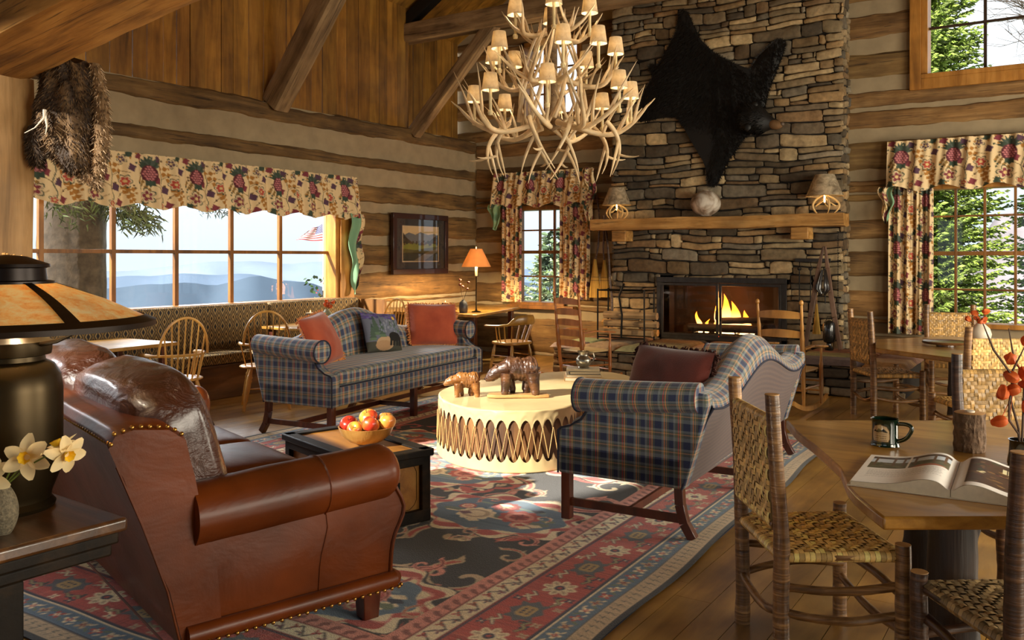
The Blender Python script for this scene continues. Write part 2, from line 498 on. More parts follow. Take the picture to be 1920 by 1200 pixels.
M['thong'] = plain('rawhide_thong', (.70, .56, .34), .6)
M['fringe'] = plain('cushion_fringe', (.82, .54, .32), .9, var=.3, scale=80)
M['fringe_dk'] = plain('dark_fringe', (.26, .12, .08), .9, var=.3, scale=80)
def velvet(name, c, c2):
    m, nt, b = newmat(name)
    n = noise_n(nt, coords(nt), 5, 3); n2 = noise_n(nt, coords(nt), 140, 2)
    r = ramp(nt, [(.3, s2l(c)), (.7, s2l(c2))]); nt.links.new(n, r.inputs[0]); nt.links.new(r.outputs[0], b.inputs['Base Color'])
    setp(b, Roughness=.9, Sheen_Weight=.5); bump(nt, b, n2, .4, .004); return m
M['rust'] = velvet('rust_chenille', (.58, .22, .11), (.70, .31, .17))
M['rust_dk'] = velvet('rust_chenille_dark', (.34, .10, .045), (.45, .15, .07))
# leather: glossy, wrinkled
def leather(name, c1, c2, wr=.35, scale=5, coat=.1, sp=.3):
    m, nt, b = newmat(name)
    n = noise_n(nt, coords(nt), 1.8, 4); r = ramp(nt, [(.3, s2l(c1)), (.7, s2l(c2))]); nt.links.new(n, r.inputs[0]); nt.links.new(r.outputs[0], b.inputs['Base Color'])
    setp(b, Roughness=.42, Coat_Weight=coat, Coat_Roughness=.2, Specular_IOR_Level=sp)
    n1 = noise_n(nt, coords(nt, (1, 1.3, 2.0)), scale, 4, .55, .5); n2 = noise_n(nt, coords(nt), 220, 2)
    ad = nt.nodes.new('ShaderNodeMath'); ad.operation = 'MULTIPLY_ADD'; ad.inputs[1].default_value = .03; nt.links.new(n2, ad.inputs[0]); nt.links.new(n1, ad.inputs[2])
    bump(nt, b, ad.outputs[0], wr, .05); return m
M['leather'] = leather('brown_leather', (.23, .098, .022), (.44, .20, .048), .16, 2.6, .08, .25)
M['leather_c'] = leather('crinkled_leather', (.17, .075, .032), (.30, .14, .06), .9, 6, .6, .5)
navy, green, tan, red, gold, slate = (.17, .21, .34), (.40, .43, .36), (.78, .62, .46), (.66, .22, .18), (.95, .70, .36), (.52, .56, .57)
lo, lr = (1.0, .66, .34), (.92, .26, .20)
M['plaid'] = weave_mat('plaid_upholstery',
    [(0, green), (.09, lr), (.125, green), (.165, lo), (.20, green), (.28, navy), (.52, slate), (.60, lo), (.635, green), (.675, tan), (.71, green), (.78, navy), (.93, slate)],
    [(0, navy), (.32, slate), (.52, green), (.66, tan), (.72, green), (.80, slate), (.92, navy)], .165, .10)
M['plaid_back'] = weave_mat('striped_upholstery', [(0, (.36, .29, .28)), (.5, (.27, .21, .23)), (.6, (.42, .34, .31)), (.8, (.23, .19, .23))], [(0, (.38, .30, .27)), (.5, (.27, .21, .22))], .036, .036)
M['piping'] = plain('navy_piping', (.12, .13, .20), .8)
def kilim(name):
    m, nt, b = newmat(name); m['boxuv'] = 1
    v = nt.nodes.new('ShaderNodeUVMap'); mp = nt.nodes.new('ShaderNodeMapping'); nt.links.new(v.outputs[0], mp.inputs[0]); mp.inputs['Scale'].default_value = (1, 1, 1)
    sp = nt.nodes.new('ShaderNodeSeparateXYZ'); nt.links.new(mp.outputs[0], sp.inputs[0])
    def tri(o, p):
        a = nt.nodes.new('ShaderNodeMath'); a.operation = 'PINGPONG'; a.inputs[1].default_value = p; nt.links.new(o, a.inputs[0])
        d = nt.nodes.new('ShaderNodeMath'); d.operation = 'DIVIDE'; d.inputs[1].default_value = p; nt.links.new(a.outputs[0], d.inputs[0]); return d.outputs[0]
    s_ = nt.nodes.new('ShaderNodeMath'); s_.operation = 'ADD'; nt.links.new(tri(sp.outputs[0], .05), s_.inputs[0]); nt.links.new(tri(sp.outputs[1], .095), s_.inputs[1])
    k = nt.nodes.new('ShaderNodeMath'); k.operation = 'MULTIPLY'; k.inputs[1].default_value = .5; nt.links.new(s_.outputs[0], k.inputs[0])
    r = ramp(nt, [(0, s2l((.20, .20, .22))), (.18, s2l((.66, .56, .38))), (.34, s2l((.26, .25, .24))), (.46, s2l((.56, .46, .30))), (.60, s2l((.29, .25, .21))), (.72, s2l((.68, .57, .38))), (.86, s2l((.24, .18, .12)))], 'CONSTANT')
    nt.links.new(k.outputs[0], r.inputs[0]); nt.links.new(r.outputs[0], b.inputs['Base Color']); setp(b, Roughness=.9)
    return m
M['kilim'] = kilim('bench_upholstery')
M['fabric'] = attrmat('printed_chintz', .8, .1, 200, .08)
M['printed'] = attrmat('printed_surface', .5, 0, 40, .04)
M['rugm'] = attrmat('rug_wool', .95, .5, 150, .22, sheen=.2)
M['green_lining'] = plain('green_lining', (.45, .58, .46), .7, var=.12)
# ================================================================ ROOM SHELL
XL, YB, XR, YF = -8.30, 11.60, 3.6, -3.6
# ---- floor boards
mb = MB(); rnd = random.Random(3)
x = XL
while x < XR:
    w = rnd.uniform(.13, .21); y = YF - rnd.uniform(0, 2)
    while y < YB:
        L = rnd.uniform(1.8, 3.6); k = rnd.uniform(.82, 1.14); y2 = min(YB, y + L); x2 = min(XR, x + w)
        mb.box(x + .0015, x2 - .0015, max(YF, y) + .001, y2 - .001, -.02, 0, col=(k, k * rnd.uniform(.96, 1.02), k * .97)); y = y2
    x += w
M['floor'] = wood('oak_floor', (.43, .30, .13), (.60, .45, .21), (.70, .55, .29), 1, .32, 7, 7, coat=.35, bmp=.06, attr=True)
fl = struct(mb, 'floor', M['floor'], smooth=False)
mb = MB(); mb.box(XL - .6, XR + .3, YF - .3, YB + .3, -.12, -.022); mb.build('subfloor', M['mortar'], fl, smooth=False)

def log_run(mb, axis, a0, a1, z0, z1, wall, sgn, seed, thick=.10):
    """one hewn log: runs a0..a1 along Y (axis 1) or X (axis 0); wall = face plane; sgn = room side"""
    n = max(2, int((a1 - a0) / .055)); m = 8
    k = random.Random(seed).uniform(.72, 1.15); tint = random.Random(seed + 1).uniform(.9, 1.05)
    full0 = seed * 3.1
    def f(u, v):
        a = lerp(a0, a1, u); 
        zt = z1 + .032 * nz(a * 1.1, full0) + .018 * nz(a * 5, full0) + .006 * nz(a * 17, full0); zb = z0 + .032 * nz(a * 1.1, full0 + 9) + .018 * nz(a * 5, full0 + 5) + .006 * nz(a * 17, full0 + 2)
        z = lerp(zb, zt, v)
        e = abs(2 * v - 1) ** 6
        d = -thick * .75 * e + .014 * nz(a * 1.3, z * 6, full0) + .012 * nz(a * 5, z * 14, full0)
        w = wall + sgn * d
        return (w, a, z) if axis == 1 else (a, w, z)
    def cf(u, v):
        a = lerp(a0, a1, u); q = 1 + .18 * nz(a * .6, v * 2, full0); return (k * q, k * q * tint, k * q * tint * .96)
    mb.surf(f, n, m, colfn=cf, flip=(axis == 1) == (sgn > 0) and False)

def sub_holes(bands, holes, A0, A1):
    """split log bands around rectangular holes (a0,a1,z0,z1)"""
    out = []
    for (z0, z1) in bands:
        zs = sorted({z0, z1} | {h[2] for h in holes if z0 < h[2] < z1} | {h[3] for h in holes if z0 < h[3] < z1})
        for q0, q1 in zip(zs[:-1], zs[1:]):
            if q1 - q0 < .03: continue
            segs = [(A0, A1)]
            for h in holes:
                if h[2] < (q0 + q1) / 2 < h[3]:
                    ns = []
                    for s0, s1 in segs:
                        if h[0] > s0: ns.append((s0, min(s1, h[0])))
                        if h[1] < s1: ns.append((max(s0, h[1]), s1))
                    segs = [s for s in ns if s[1] - s[0] > .02]
            for s0, s1 in segs: out.append((s0, s1, q0, q1))
    return out
def panel_holes(holes, A0, A1, Z0, Z1):
    A = sorted({A0, A1} | {min(max(h[i], A0), A1) for h in holes for i in (0, 1)}); Z = sorted({Z0, Z1} | {min(max(h[i], Z0), Z1) for h in holes for i in (2, 3)})
    r = []
    for a, b in zip(A[:-1], A[1:]):
        for c, d in zip(Z[:-1], Z[1:]):
            if not any(h[0] < (a + b) / 2 < h[1] and h[2] < (c + d) / 2 < h[3] for h in holes): r.append((a, b, c, d))
    return r

# ---- left wall (logs, along Y)
LH = [(0.75, 8.42, .93, 2.58)]
bandsL = [(0, .42), (.45, .86), (.90, 1.36), (1.41, 1.77), (1.82, 2.22), (2.30, 2.58), (2.80, 2.97), (3.24, 3.475)]
mb = MB(); s = 0
for (a0, a1, z0, z1) in sub_holes(bandsL, LH, YF, YB):
    s += 1; log_run(mb, 1, a0, a1, z0, z1, XL, 1, 11 + int(z0 * 10))
wl = struct(mb, 'wall_left', M['log_y'])
mb = MB()
for (a, b, c, d) in panel_holes(LH, YF - .2, YB + .25, 0, 3.46): mb.box(XL - .30, XL - .035, a, b, c, d)
mb.build('chinking', M['chink'], wl, smooth=False)
mb = MB(); mb.box(XL - .28, XL + .03, YF, YB, 3.36, 3.475); mb.M = None
# ---- board wall above the plate
mb = MB(); y = YF; rnd = random.Random(5)
while y < 10.0:
    w = rnd.choice([.17, .2, .23, .26]); k = rnd.uniform(.68, 1.15)
    mb.box(XL - .20 - rnd.uniform(0, .012), XL - .11 - rnd.uniform(0, .012), y + .004, min(10.0, y + w) - .004, 3.47, 5.35, col=(k, k * rnd.uniform(.92, 1.02), k * .95)); y += w
y = 10.0
while y < YB:
    w = rnd.choice([.17, .2, .23]); k = rnd.uniform(.6, .95)
    mb.box(XL - .48, XL - .38 - rnd.uniform(0, .012), y + .004, min(YB, y + w) - .004, 3.47, 5.6, col=(k, k, k * .95)); y += w
mb.box(XL - .48, XL - .12, 9.97, 10.0, 3.47, 5.4, col=(.8, .8, .8))
struct(mb, 'wall_left_boards', M['board'], smooth=False)

# ---- back wall (logs, along X)
W_SM = (-7.60, -6.60, .78, 2.37); W_UP = (-7.42, -6.32, 3.74, 4.97); W_R = (-1.58, .55, .70, 2.45); W_RU = (-1.58, .75, 3.72, 5.4)
BH = [W_SM, W_UP, W_R, W_RU]
bandsB = [(0, .62), (.72, 1.16), (1.27, 1.64), (1.77, 2.06), (2.26, 2.54), (2.62, 3.05), (3.17, 3.42), (3.44, 3.66), (3.80, 4.18), (4.33, 4.66), (4.80, 5.15), (5.25, 5.6), (5.7, 6.1), (6.2, 6.6), (6.7, 7.2), (7.3, 7.9), (8, 8.6)]
mb = MB()
for (a0, a1, z0, z1) in sub_holes(bandsB, BH, XL, -5.55) + sub_holes(bandsB, BH, -2.5, XR):
    log_run(mb, 0, a0 - (.4 if a0 == XL and z0 > 3.4 else 0), a1, z0, z1, YB, -1, 40 + int(z0 * 10) + (7 if a0 > -3 else 0))
wb = struct(mb, 'wall_back', M['log_x'])
mb = MB()
for (a, b, c, d) in panel_holes(BH + [(-5.60, -2.50, 0, 6.55)], XL - .55, XR + .2, 0, 9): mb.box(a, b, YB + .035, YB + .30, c, d)
mb.build('chinking', M['chink'], wb, smooth=False)

# ---- right and rear walls beside and behind the viewer, openings added for the light
RH = [(1.2, 4.2, .8, 2.6), (6.0, 9.4, .8, 2.6)]
mb = MB()
for (a0, a1, z0, z1) in sub_holes([(0, .6), (.68, 1.2), (1.28, 1.8), (1.88, 2.4), (2.48, 3.0), (3.1, 3.6)], RH, YF, YB): log_run(mb, 1, a0, a1, z0, z1, XR, -1, 90 + int(z0 * 10))
wr = struct(mb, 'wall_right', M['log_y'])
mb = MB()
for (a, b, c, d) in panel_holes(RH, YF, YB, 0, 5.3): mb.box(XR + .035, XR + .3, a, b, c, d)
mb.build('chinking', M['chink'], wr, smooth=False)
FH = [(-7.6, -5.15, 3.9, 6.0), (-5.2, -2.6, .8, 2.6), (-1.2, 2.2, .3, 2.6)]  # unseen high opening, added and sized to throw sun on the rug
mb = MB()
for (a, b, c, d) in panel_holes(FH, XL - .3, XR + .3, 0, 9): mb.box(a, b, YF - .3, YF, c, d)
struct(mb, 'wall_front', M['log_x'], smooth=False)

# ---- roof
RX, RZ = -2.3, 5.30 + (6.1) * math.tan(R(31))
mb = MB(); rnd = random.Random(8)
for (xa, za, xb, zb) in ((XL - .5, 5.08, RX, RZ), (XR + .3, 5.08, RX, RZ)):
    y = YF - .2
    while y < YB + .2:
        w = .2; k = rnd.uniform(.7, 1.1); c = (k, k * .98, k * .95)
        sg = 1 if xa < xb else -1
        vs = [(xa, y + .003, za), (xb, y + .003, zb), (xb, y + w - .003, zb), (xa, y + w - .003, za), (xa, y + .003, za + .06), (xb, y + .003, zb + .06), (xb, y + w - .003, zb + .06), (xa, y + w - .003, za + .06)]
        mb.add(vs, [(0, 1, 2, 3) if sg < 0 else (0, 3, 2, 1), (4, 5, 6, 7), (0, 1, 5, 4), (1, 2, 6, 5), (2, 3, 7, 6), (3, 0, 4, 7)], None, c); y += w
ce = struct(mb, 'ceiling', M['roofboard'], smooth=False)
mb = MB()
mb.add([(XL - .6, YF - .3, 5.2), (RX, YF - .3, RZ + .15), (RX, YB + .3, RZ + .15), (XL - .6, YB + .3, 5.2), (XR + .4, YF - .3, 5.2), (XR + .4, YB + .3, 5.2)], [(0, 1, 2, 3), (1, 4, 5, 2)])
mb.build('roof_cover', M['roofboard'], ce, smooth=False)

# ---- timber frame
def rough_beam(mb, p, q, w, h, n=24, seed=0, rnd_=.13, amp=.010):
    p = Vector(p); q = Vector(q); d = (q - p); L = d.length; d.normalize()
    up = Vector((0, 0, 1)) if abs(d.z) < .9 else Vector((1, 0, 0))
    x = d.cross(up).normalized(); y = x.cross(d).normalized()
    K = 32
    def f(u, v):
        t = 2 * PI * v; c, s_ = math.cos(t), math.sin(t)
        r_ = 1 / max(abs(c) ** (1 / rnd_ * 1.0) + abs(s_) ** (1 / rnd_), 1e-6) ** rnd_
        a = u * L
        k = 1 + amp * 6 * nz(a * .8, seed, c * .8) + amp * 3 * nz(a * 4, seed + c * 2, s_ * 2)
        return p + d * a + x * (c * r_ * w / 2 * k) + y * (s_ * r_ * h / 2 * k)
    mb.surf(f, n, K, wv=True, capu=True)
def beam_obj(name, p, q, w, h, mat, seed, label=None, cat=None, kind='structure', group=None):
    L = (Vector(q) - Vector(p)).length
    mb = MB(); rough_beam(mb, (0, 0, 0), (L, 0, 0), w, h, max(8, int(L / .12)), seed)
    o = mb.build(name, mat)
    o.location = p; o.rotation_euler = (Vector(q) - Vector(p)).to_track_quat('X', 'Z').to_euler()
    o['kind'] = kind
    if label: o['label'] = label
    if cat: o['category'] = cat
    if group: o['group'] = group
    return o
beam_obj('trim_1', (XL - .3, 10.02, 4.93), (XR, 10.02, 4.93), .26, .28, M['beam'], 3)
beam_obj('trim_2', (XL - .3, 7.32, 4.98), (XR, 7.32, 4.98), .26, .28, M['beam'], 5)
beam_obj('trim_3', (XL - .02, 10.02, 3.42), (-6.85, 10.02, 4.88), .16, .20, M['beam'], 7)
beam_obj('trim_4', (XL - .02, 7.32, 3.45), (-7.15, 7.32, 4.92), .24, .32, M['beam'], 9)
beam_obj('trim_5', (XL - .3, 10.02, 5.02), (RX, 10.02, RZ - .1), .16, .2, M['roofboard'], 12)
# near post and the heavy honey-coloured tie beam it carries
beam_obj('trim_6', (-5.60, 2.62, 0), (-5.60, 2.62, 2.66), .5, .34, M['post'], 14)
beam_obj('trim_7', (-6.9, 2.62, 2.70), (-2.2, 2.50, 3.20), .52, .40, M['beam_warm'], 15)

# ---- windows
def window(name, axis, wall, a0, a1, z0, z1, vs, hs, depth=.28, fw=.07, mw=.028, mat='trim', mm='muntin', sgn=1, thickh=(), sill=True, casing=None):
    """axis 1: window in a wall running along Y. vs/hs: muntin positions. sgn: direction of room from wall."""
    root = bpy.data.objects.new(name, None); COL.objects.link(root); root['kind'] = 'structure'
    def bx(mb, A0, A1, d0, d1, Z0, Z1):
        p0, p1 = sorted((wall + sgn * d0, wall + sgn * d1))
        if axis == 1: mb.box(p0, p1, A0, A1, Z0, Z1)
        else: mb.box(A0, A1, p0, p1, Z0, Z1)
    g = -.14
    mb = MB()
    bx(mb, a0, a0 + fw, -depth, .02, z0, z1); bx(mb, a1 - fw, a1, -depth, .02, z0, z1)
    bx(mb, a0, a1, -depth, .02, z1 - fw, z1); bx(mb, a0, a1, -depth, .05, z0, z0 + fw * .8)
    mb.build('window_frame', M[mat], root, smooth=False, bevel=.004)
    if casing:
        mb = MB(); cw = casing
        bx(mb, a0 - cw, a0, .0, .05, z0 - cw, z1 + cw); bx(mb, a1, a1 + cw, .0, .05, z0 - cw, z1 + cw); bx(mb, a0, a1, .0, .05, z0 - cw, z0); bx(mb, a0, a1, 0, .05, z1, z1 + cw)
        mb.build('casing', M[mat], root, smooth=False, bevel=.006)
    for v in vs:
        mb = MB(); bx(mb, v - mw / 2, v + mw / 2, g - .02, g + .025, z0 + .02, z1 - .02); mb.build('muntin', M[mm], root, smooth=False, bevel=.003)
    for h in hs:
        t = mw * (1.7 if h in thickh else .8)
        mb = MB(); bx(mb, a0 + .02, a1 - .02, g - .018, g + .022, h - t / 2, h + t / 2); mb.build('muntin', M[mm], root, smooth=False, bevel=.003)
    mb = MB(); bx(mb, a0 + .03, a1 - .03, g - .004, g, z0 + .03, z1 - .03); mb.build('pane', M['glass'], root, smooth=False)
    return root
window('window_1', 1, XL, .77, 8.40, .95, 2.57, [3.74 + .755 * k - .76 * 3 for k in range(9)][0:], [1.61], sgn=1, mw=.05, depth=.17)
window('window_2', 0, YB, W_SM[0], W_SM[1], .78, 2.37, [-7.14, -6.87], [1.24, 1.63, 1.98], sgn=-1, thickh=(1.63,), mw=.03, mat='muntin')
window('window_3', 0, YB, W_UP[0], W_UP[1], W_UP[2], W_UP[3], [-7.05, -6.7], [4.15, 4.55], sgn=-1, mw=.03, mat='muntin')
window('window_4', 0, YB, W_R[0], W_R[1], W_R[2], W_R[3], [-1.197, -.885, -.567, -.25, .07], [1.155, 1.595, 2.05], sgn=-1, thickh=(1.595,), mw=.03)
window('window_5', 0, YB, W_RU[0] + .02, W_RU[1], W_RU[2] + .02, W_RU[3], [-.88, -.2], [4.38, 5.0], sgn=-1, mw=.035, mm='dark_muntin', casing=.13)
mb = MB(); mb.box(-7.62, -6.4, YB - .12, YB + .02, .73, .79); struct(mb, 'trim_8', M['muntin'], smooth=False, bevel=.006)
# right casing post between picture window and corner
mb = MB(); mb.box(XL - .03, XL + .05, 8.40, 8.66, .0, 2.6); struct(mb, 'trim_9', M['trim'], smooth=False, bevel=.006)
mb = MB(); mb.box(XL - .03, XL + .05, .4, 8.66, .86, .965); struct(mb, 'trim_10', M['muntin'], smooth=False, bevel=.006)

# ================================================================ CHIMNEY of dry-stacked field stone
PAL = [(.50, .43, .32), (.42, .36, .27), (.58, .50, .37), (.38, .33, .26), (.54, .44, .30), (.46, .42, .35), (.62, .54, .40), (.48, .38, .26)]
def stone_wall(mb, O, U, N, W, H, holes=(), seed=1, hmin=.07, hmax=.20, wmin=.16, wmax=.66, wav=.05, bulge=.022, nx=7, ny=4):
    """O origin, U unit vector along wall, N outward normal, z up"""
    O = Vector(O); U = Vector(U); N = Vector(N); rnd = random.Random(seed)
    def wz(a, z): return wav * nz(a * .9 + seed, z * 1.6) + wav * .5 * nz(a * 2.6, z * 3 + seed)
    z = 0; stones = []
    while z < H:
        h = rnd.uniform(hmin, hmax); a = -rnd.uniform(0, .2)
        while a < W:
            w = rnd.uniform(wmin, wmax) * (1 if h > .07 else .85)
            if h > .11 and rnd.random() < .55:
                c = rnd.uniform(.35, .65); stones.append((a, a + w, z, z + h * c)); stones.append((a, a + w * rnd.uniform(.6, 1), z + h * c, z + h))
                if stones[-1][1] < a + w: stones.append((stones[-1][1], a + w, z + h * c, z + h))
            else: stones.append((a, a + w, z, z + h))
            a += w
        z += h
    for (a0, a1, z0, z1) in stones:
        a0 = max(0, a0); a1 = min(W, a1); z1 = min(z1, H + .02)
        if a1 - a0 < .03 or z1 - z0 < .01: continue
        skip = False
        for (h0, h1, g0, g1) in holes:
            if a0 < h1 and a1 > h0 and z0 < g1 and z1 > g0:
                if a0 >= h0 - .01 and a1 <= h1 + .01 and z0 >= g0 - .02 and z1 <= g1 + .02: skip = True
                elif (z1 + z0) / 2 < g0 + .0: z1 = min(z1, g0)
                elif (z1 + z0) / 2 > g1: z0 = max(z0, g1)
                elif a0 < h0 and a1 > h1:
                    stones.append((h1, a1, z0, z1)); a1 = h0
                elif a0 < h0: a1 = h0
                elif a1 > h1: a0 = h1
                else: skip = True
        if skip or a1 - a0 < .025 or z1 - z0 < .01: continue
        g = .005; c = rnd.choice(PAL); k = rnd.uniform(.7, 1.25); c = s2l(tuple(x * k for x in c)); pr = rnd.uniform(-.015, .015); sd = rnd.uniform(0, 99)
        tl = rnd.uniform(-.02, .02) * min(1, (z1 - z0) / .1)
        mm = max(3, int((a1 - a0) / .045))
        def f(u, v):
            e = max(abs(2 * u - 1) ** (12 + mm * 2), abs(2 * v - 1) ** 10)
            rc = .010 * (max(0, abs(2 * u - 1) - .85) / .15) ** 2 * (z1 - z0) / .1
            a = lerp(a0 + g, a1 - g, u); zz = lerp(z0 + g + rc, z1 - g - rc, v) + tl * (u - .5)
            zz += wz(a, zz) + .005 * nz(a * 9, sd); 
            a2 = a + .010 * nz(zz * 14, sd, 3) * (1 if .05 < u < .95 else .9)
            d = bulge * (1 - e) + pr + .018 * nz(a * 6, zz * 6, sd) + .010 * nz(a * 22, zz * 22, sd)
            if e > .9: d -= .045
            p = O + U * a2 + N * d; p.z += zz; return p
        b = len(mb.v); mb.curc = c
        us = [0, .012] + [i / mm for i in range(1, mm)] + [.988, 1]
        vs_ = [0, .04, .2, .4, .6, .8, .96, 1]
        vv = []; ff = []
        for i, u in enumerate(us):
            for j, v in enumerate(vs_): vv.append(f(u, v))
        K = len(vs_)
        for i in range(len(us) - 1):
            for j in range(K - 1): ff.append((i * K + j, (i + 1) * K + j, (i + 1) * K + j + 1, i * K + j + 1))
        mb.add(vv, ff, None, c)
    mb.curc = None
CX0, CX1, CY = -5.67, -2.42, 11.34
FX0, FX1, FZ0, FZ1 = -4.91, -3.15, .40, 1.25
mb = MB()
stone_wall(mb, (CX0, CY, .38), (1, 0, 0), (0, -1, 0), CX1 - CX0, 5.9, holes=[(FX0 - CX0, FX1 - CX0, -.1, FZ1 - .38)], seed=4)
stone_wall(mb, (CX1, CY, .38), (0, 1, 0), (1, 0, 0), .26, 5.9, seed=9, wmin=.12, wmax=.3)
ch = tag(mb.build('stone_chimney', M['stone'], angle=60), 'tall dry-stacked brown field stone chimney breast rising behind the mantel', 'chimney')
mb = MB()
for (a, b, c, d) in panel_holes([(FX0, FX1, FZ0, FZ1)], CX0 + .02, CX1 - .01, 0, 6.6): mb.box(a, b, CY + .03, CY + .34, c, d)
mb.build('mortar_core', M['mortar'], ch, smooth=False)
mb = MB()  # firebox recess
mb.box(FX0, FX1, CY + .52, CY + .56, FZ0, FZ1); mb.box(FX0 - .04, FX0, CY + .03, CY + .56, FZ0, FZ1); mb.box(FX1, FX1 + .04, CY + .03, CY + .56, FZ0, FZ1)
mb.box(FX0, FX1, CY + .03, CY + .56, FZ1, FZ1 + .04); mb.box(FX0, FX1, CY, CY + .56, FZ0 - .04, FZ0 + .005)
mb.build('firebox', M['firebrick'], ch, smooth=False)
# hearth
HX0, HX1, HY = -5.85, -1.50, 9.96
mb = MB()
stone_wall(mb, (HX0, HY, 0), (1, 0, 0), (0, -1, 0), HX1 - HX0, .32, seed=21, hmin=.09, hmax=.16, wmin=.25, wmax=.6, wav=.015)
stone_wall(mb, (HX0, CY, 0), (0, -1, 0), (-1, 0, 0), CY - HY, .32, seed=22, hmin=.09, hmax=.16, wmin=.25, wmax=.5, wav=.012)
mb.curc = None
x = HX0 - .04; rnd = random.Random(31)
while x < HX1:
    w = rnd.uniform(.45, .85); y = HY - .05
    while y < CY - .05:
        d = rnd.uniform(.4, .7); c = s2l(tuple(q * rnd.uniform(.9, 1.2) for q in rnd.choice(PAL)))
        def f(u, v, x=x, y=y, w=w, d=d):
            e = max(abs(2 * u - 1), abs(2 * v - 1)) ** 12
            X = lerp(x + .006, min(x + w, HX1 + .05) - .006, u); Y = lerp(y + .006, min(y + d, CY) - .006, v)
            return (X + .01 * nz(Y * 6, X), Y + .01 * nz(X * 5, Y), .405 - .06 * e + .006 * nz(X * 4, Y * 4))
        mb.curc = c; mb.surf(f, 10, 8); mb.curc = None; y += d
    x += w
hh = tag(mb.build('stone_hearth', M['stone'], angle=60), 'raised field stone hearth of flat slabs in front of the fireplace', 'hearth')
mb = MB(); mb.box(HX0 + .03, HX1 - .03, HY + .03, CY, 0, .35); mb.build('core', M['mortar'], hh, smooth=False)
# mantel + brackets
t = thing('mantel', 'long rough hewn honey timber mantel beam on the stone chimney', 'mantel', (-5.85, 11.17, 1.935))
def mantelbeam():
    mb = MB(); L = 3.50
    def f(u, v):
        q = (v * 4) % 4; k = int(q); tt = q - k
        cs = [(-.17, 0), (.17, 0), (.17, .155), (-.17, .155)]
        a = cs[k]; b = cs[(k + 1) % 4]; y = lerp(a[0], b[0], tt); z = lerp(a[1], b[1], tt)
        x = u * L; return (x + .01 * nz(y * 9, z * 9), y + .012 * nz(x * 1.5, z * 9, 1) + .006 * nz(x * 9, z * 20), z + .012 * nz(x * 1.6, y * 9, 5) + .005 * nz(x * 8, y * 9))
    mb.surf(f, 70, 24, wv=True, capu=True); return mb
mantelbeam().build('mantel_beam', M['mantel'], t)
for bx_ in (.42, 2.95):
    mb = MB(); mb.box(bx_ - .11, bx_ + .11, -.10, .17, -.16, -.005); mb.build('bracket', M['mantel'], t, bevel=.012)
# ================================================================ OUTSIDE
def ridge(name, dist, ang0, ang1, ztop, amp, seed, mat, depth=.35, n=160, base=-60):
    mb = MB()
    def f(u, v):
        a = lerp(ang0, ang1, u); 
        z = ztop + amp * (nz(u * 6 + seed, 1.3) + .5 * nz(u * 15, seed) + .2 * nz(u * 44, seed))
        k = 1 - abs(2 * v - 1); d = dist * (1 + depth * (v - .5) * 2) * (1 + .02 * nz(u * 40, v * 6, seed))
        return (-math.sin(a) * d, math.cos(a) * d, lerp(base, z, min(1, k * 1.0) ** .8 + .04 * nz(u * 50, v * 9, seed) * k * (1 - k)))
    mb.surf(f, n, 16); o = mb.build(name, mat); o['kind'] = 'structure'; return o
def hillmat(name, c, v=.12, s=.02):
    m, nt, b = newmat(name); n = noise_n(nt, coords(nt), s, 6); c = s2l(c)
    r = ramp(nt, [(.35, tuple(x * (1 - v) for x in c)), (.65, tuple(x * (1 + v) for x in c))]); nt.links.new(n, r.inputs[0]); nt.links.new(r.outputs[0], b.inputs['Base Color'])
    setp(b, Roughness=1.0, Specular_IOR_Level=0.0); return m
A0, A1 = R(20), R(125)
ridge('mountain_ridge', 1400, A0, A1, -4, 22, 3.0, hillmat('hazed_far_ridge', (.52, .58, .66), .04), base=-160)  # farther ridges paler and bluer: distance haze put into their colour
ridge('mountain_ridge', 900, A0, A1, -15, 22, 8.0, hillmat('hazed_mid_ridge', (.43, .50, .59), .05), base=-140)
ridge('mountain_ridge', 560, A0, A1, -22, 20, 15.0, hillmat('hazed_blue_ridge', (.33, .39, .46), .07), base=-110)
ridge('mountain_ridge', 330, A0, A1, -24, 14, 22.0, hillmat('hazed_green_ridge', (.28, .34, .33), .10, .06), base=-80)
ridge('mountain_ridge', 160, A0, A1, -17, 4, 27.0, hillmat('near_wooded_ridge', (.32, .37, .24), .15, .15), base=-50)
mb = MB(); mb.surf(lambda u, v: (-9.2 - u * 110, -6 + v * 110, -.6 - 26 * u ** 1.2 + .3 * nz(u * 8, v * 8)), 20, 20)
g = mb.build('ground', plain('rough_grass', (.34, .38, .20), .95, var=.3, scale=3)); g['kind'] = 'structure'
mb = MB(); mb.surf(lambda u, v: (-50 + u * 90, 12.1 + v * 60, -.5 - 6.5 * v ** .5 + .3 * nz(u * 8, v * 8)), 20, 20)
g = mb.build('ground', plain('rough_grass_b', (.40, .42, .26), .95, var=.3, scale=3)); g['kind'] = 'structure'
ridge('mountain_ridge', 150, R(-35), R(19), 4, 9, 33.0, hillmat('bare_wooded_hill', (.50, .48, .50), .18, .12), base=-30)

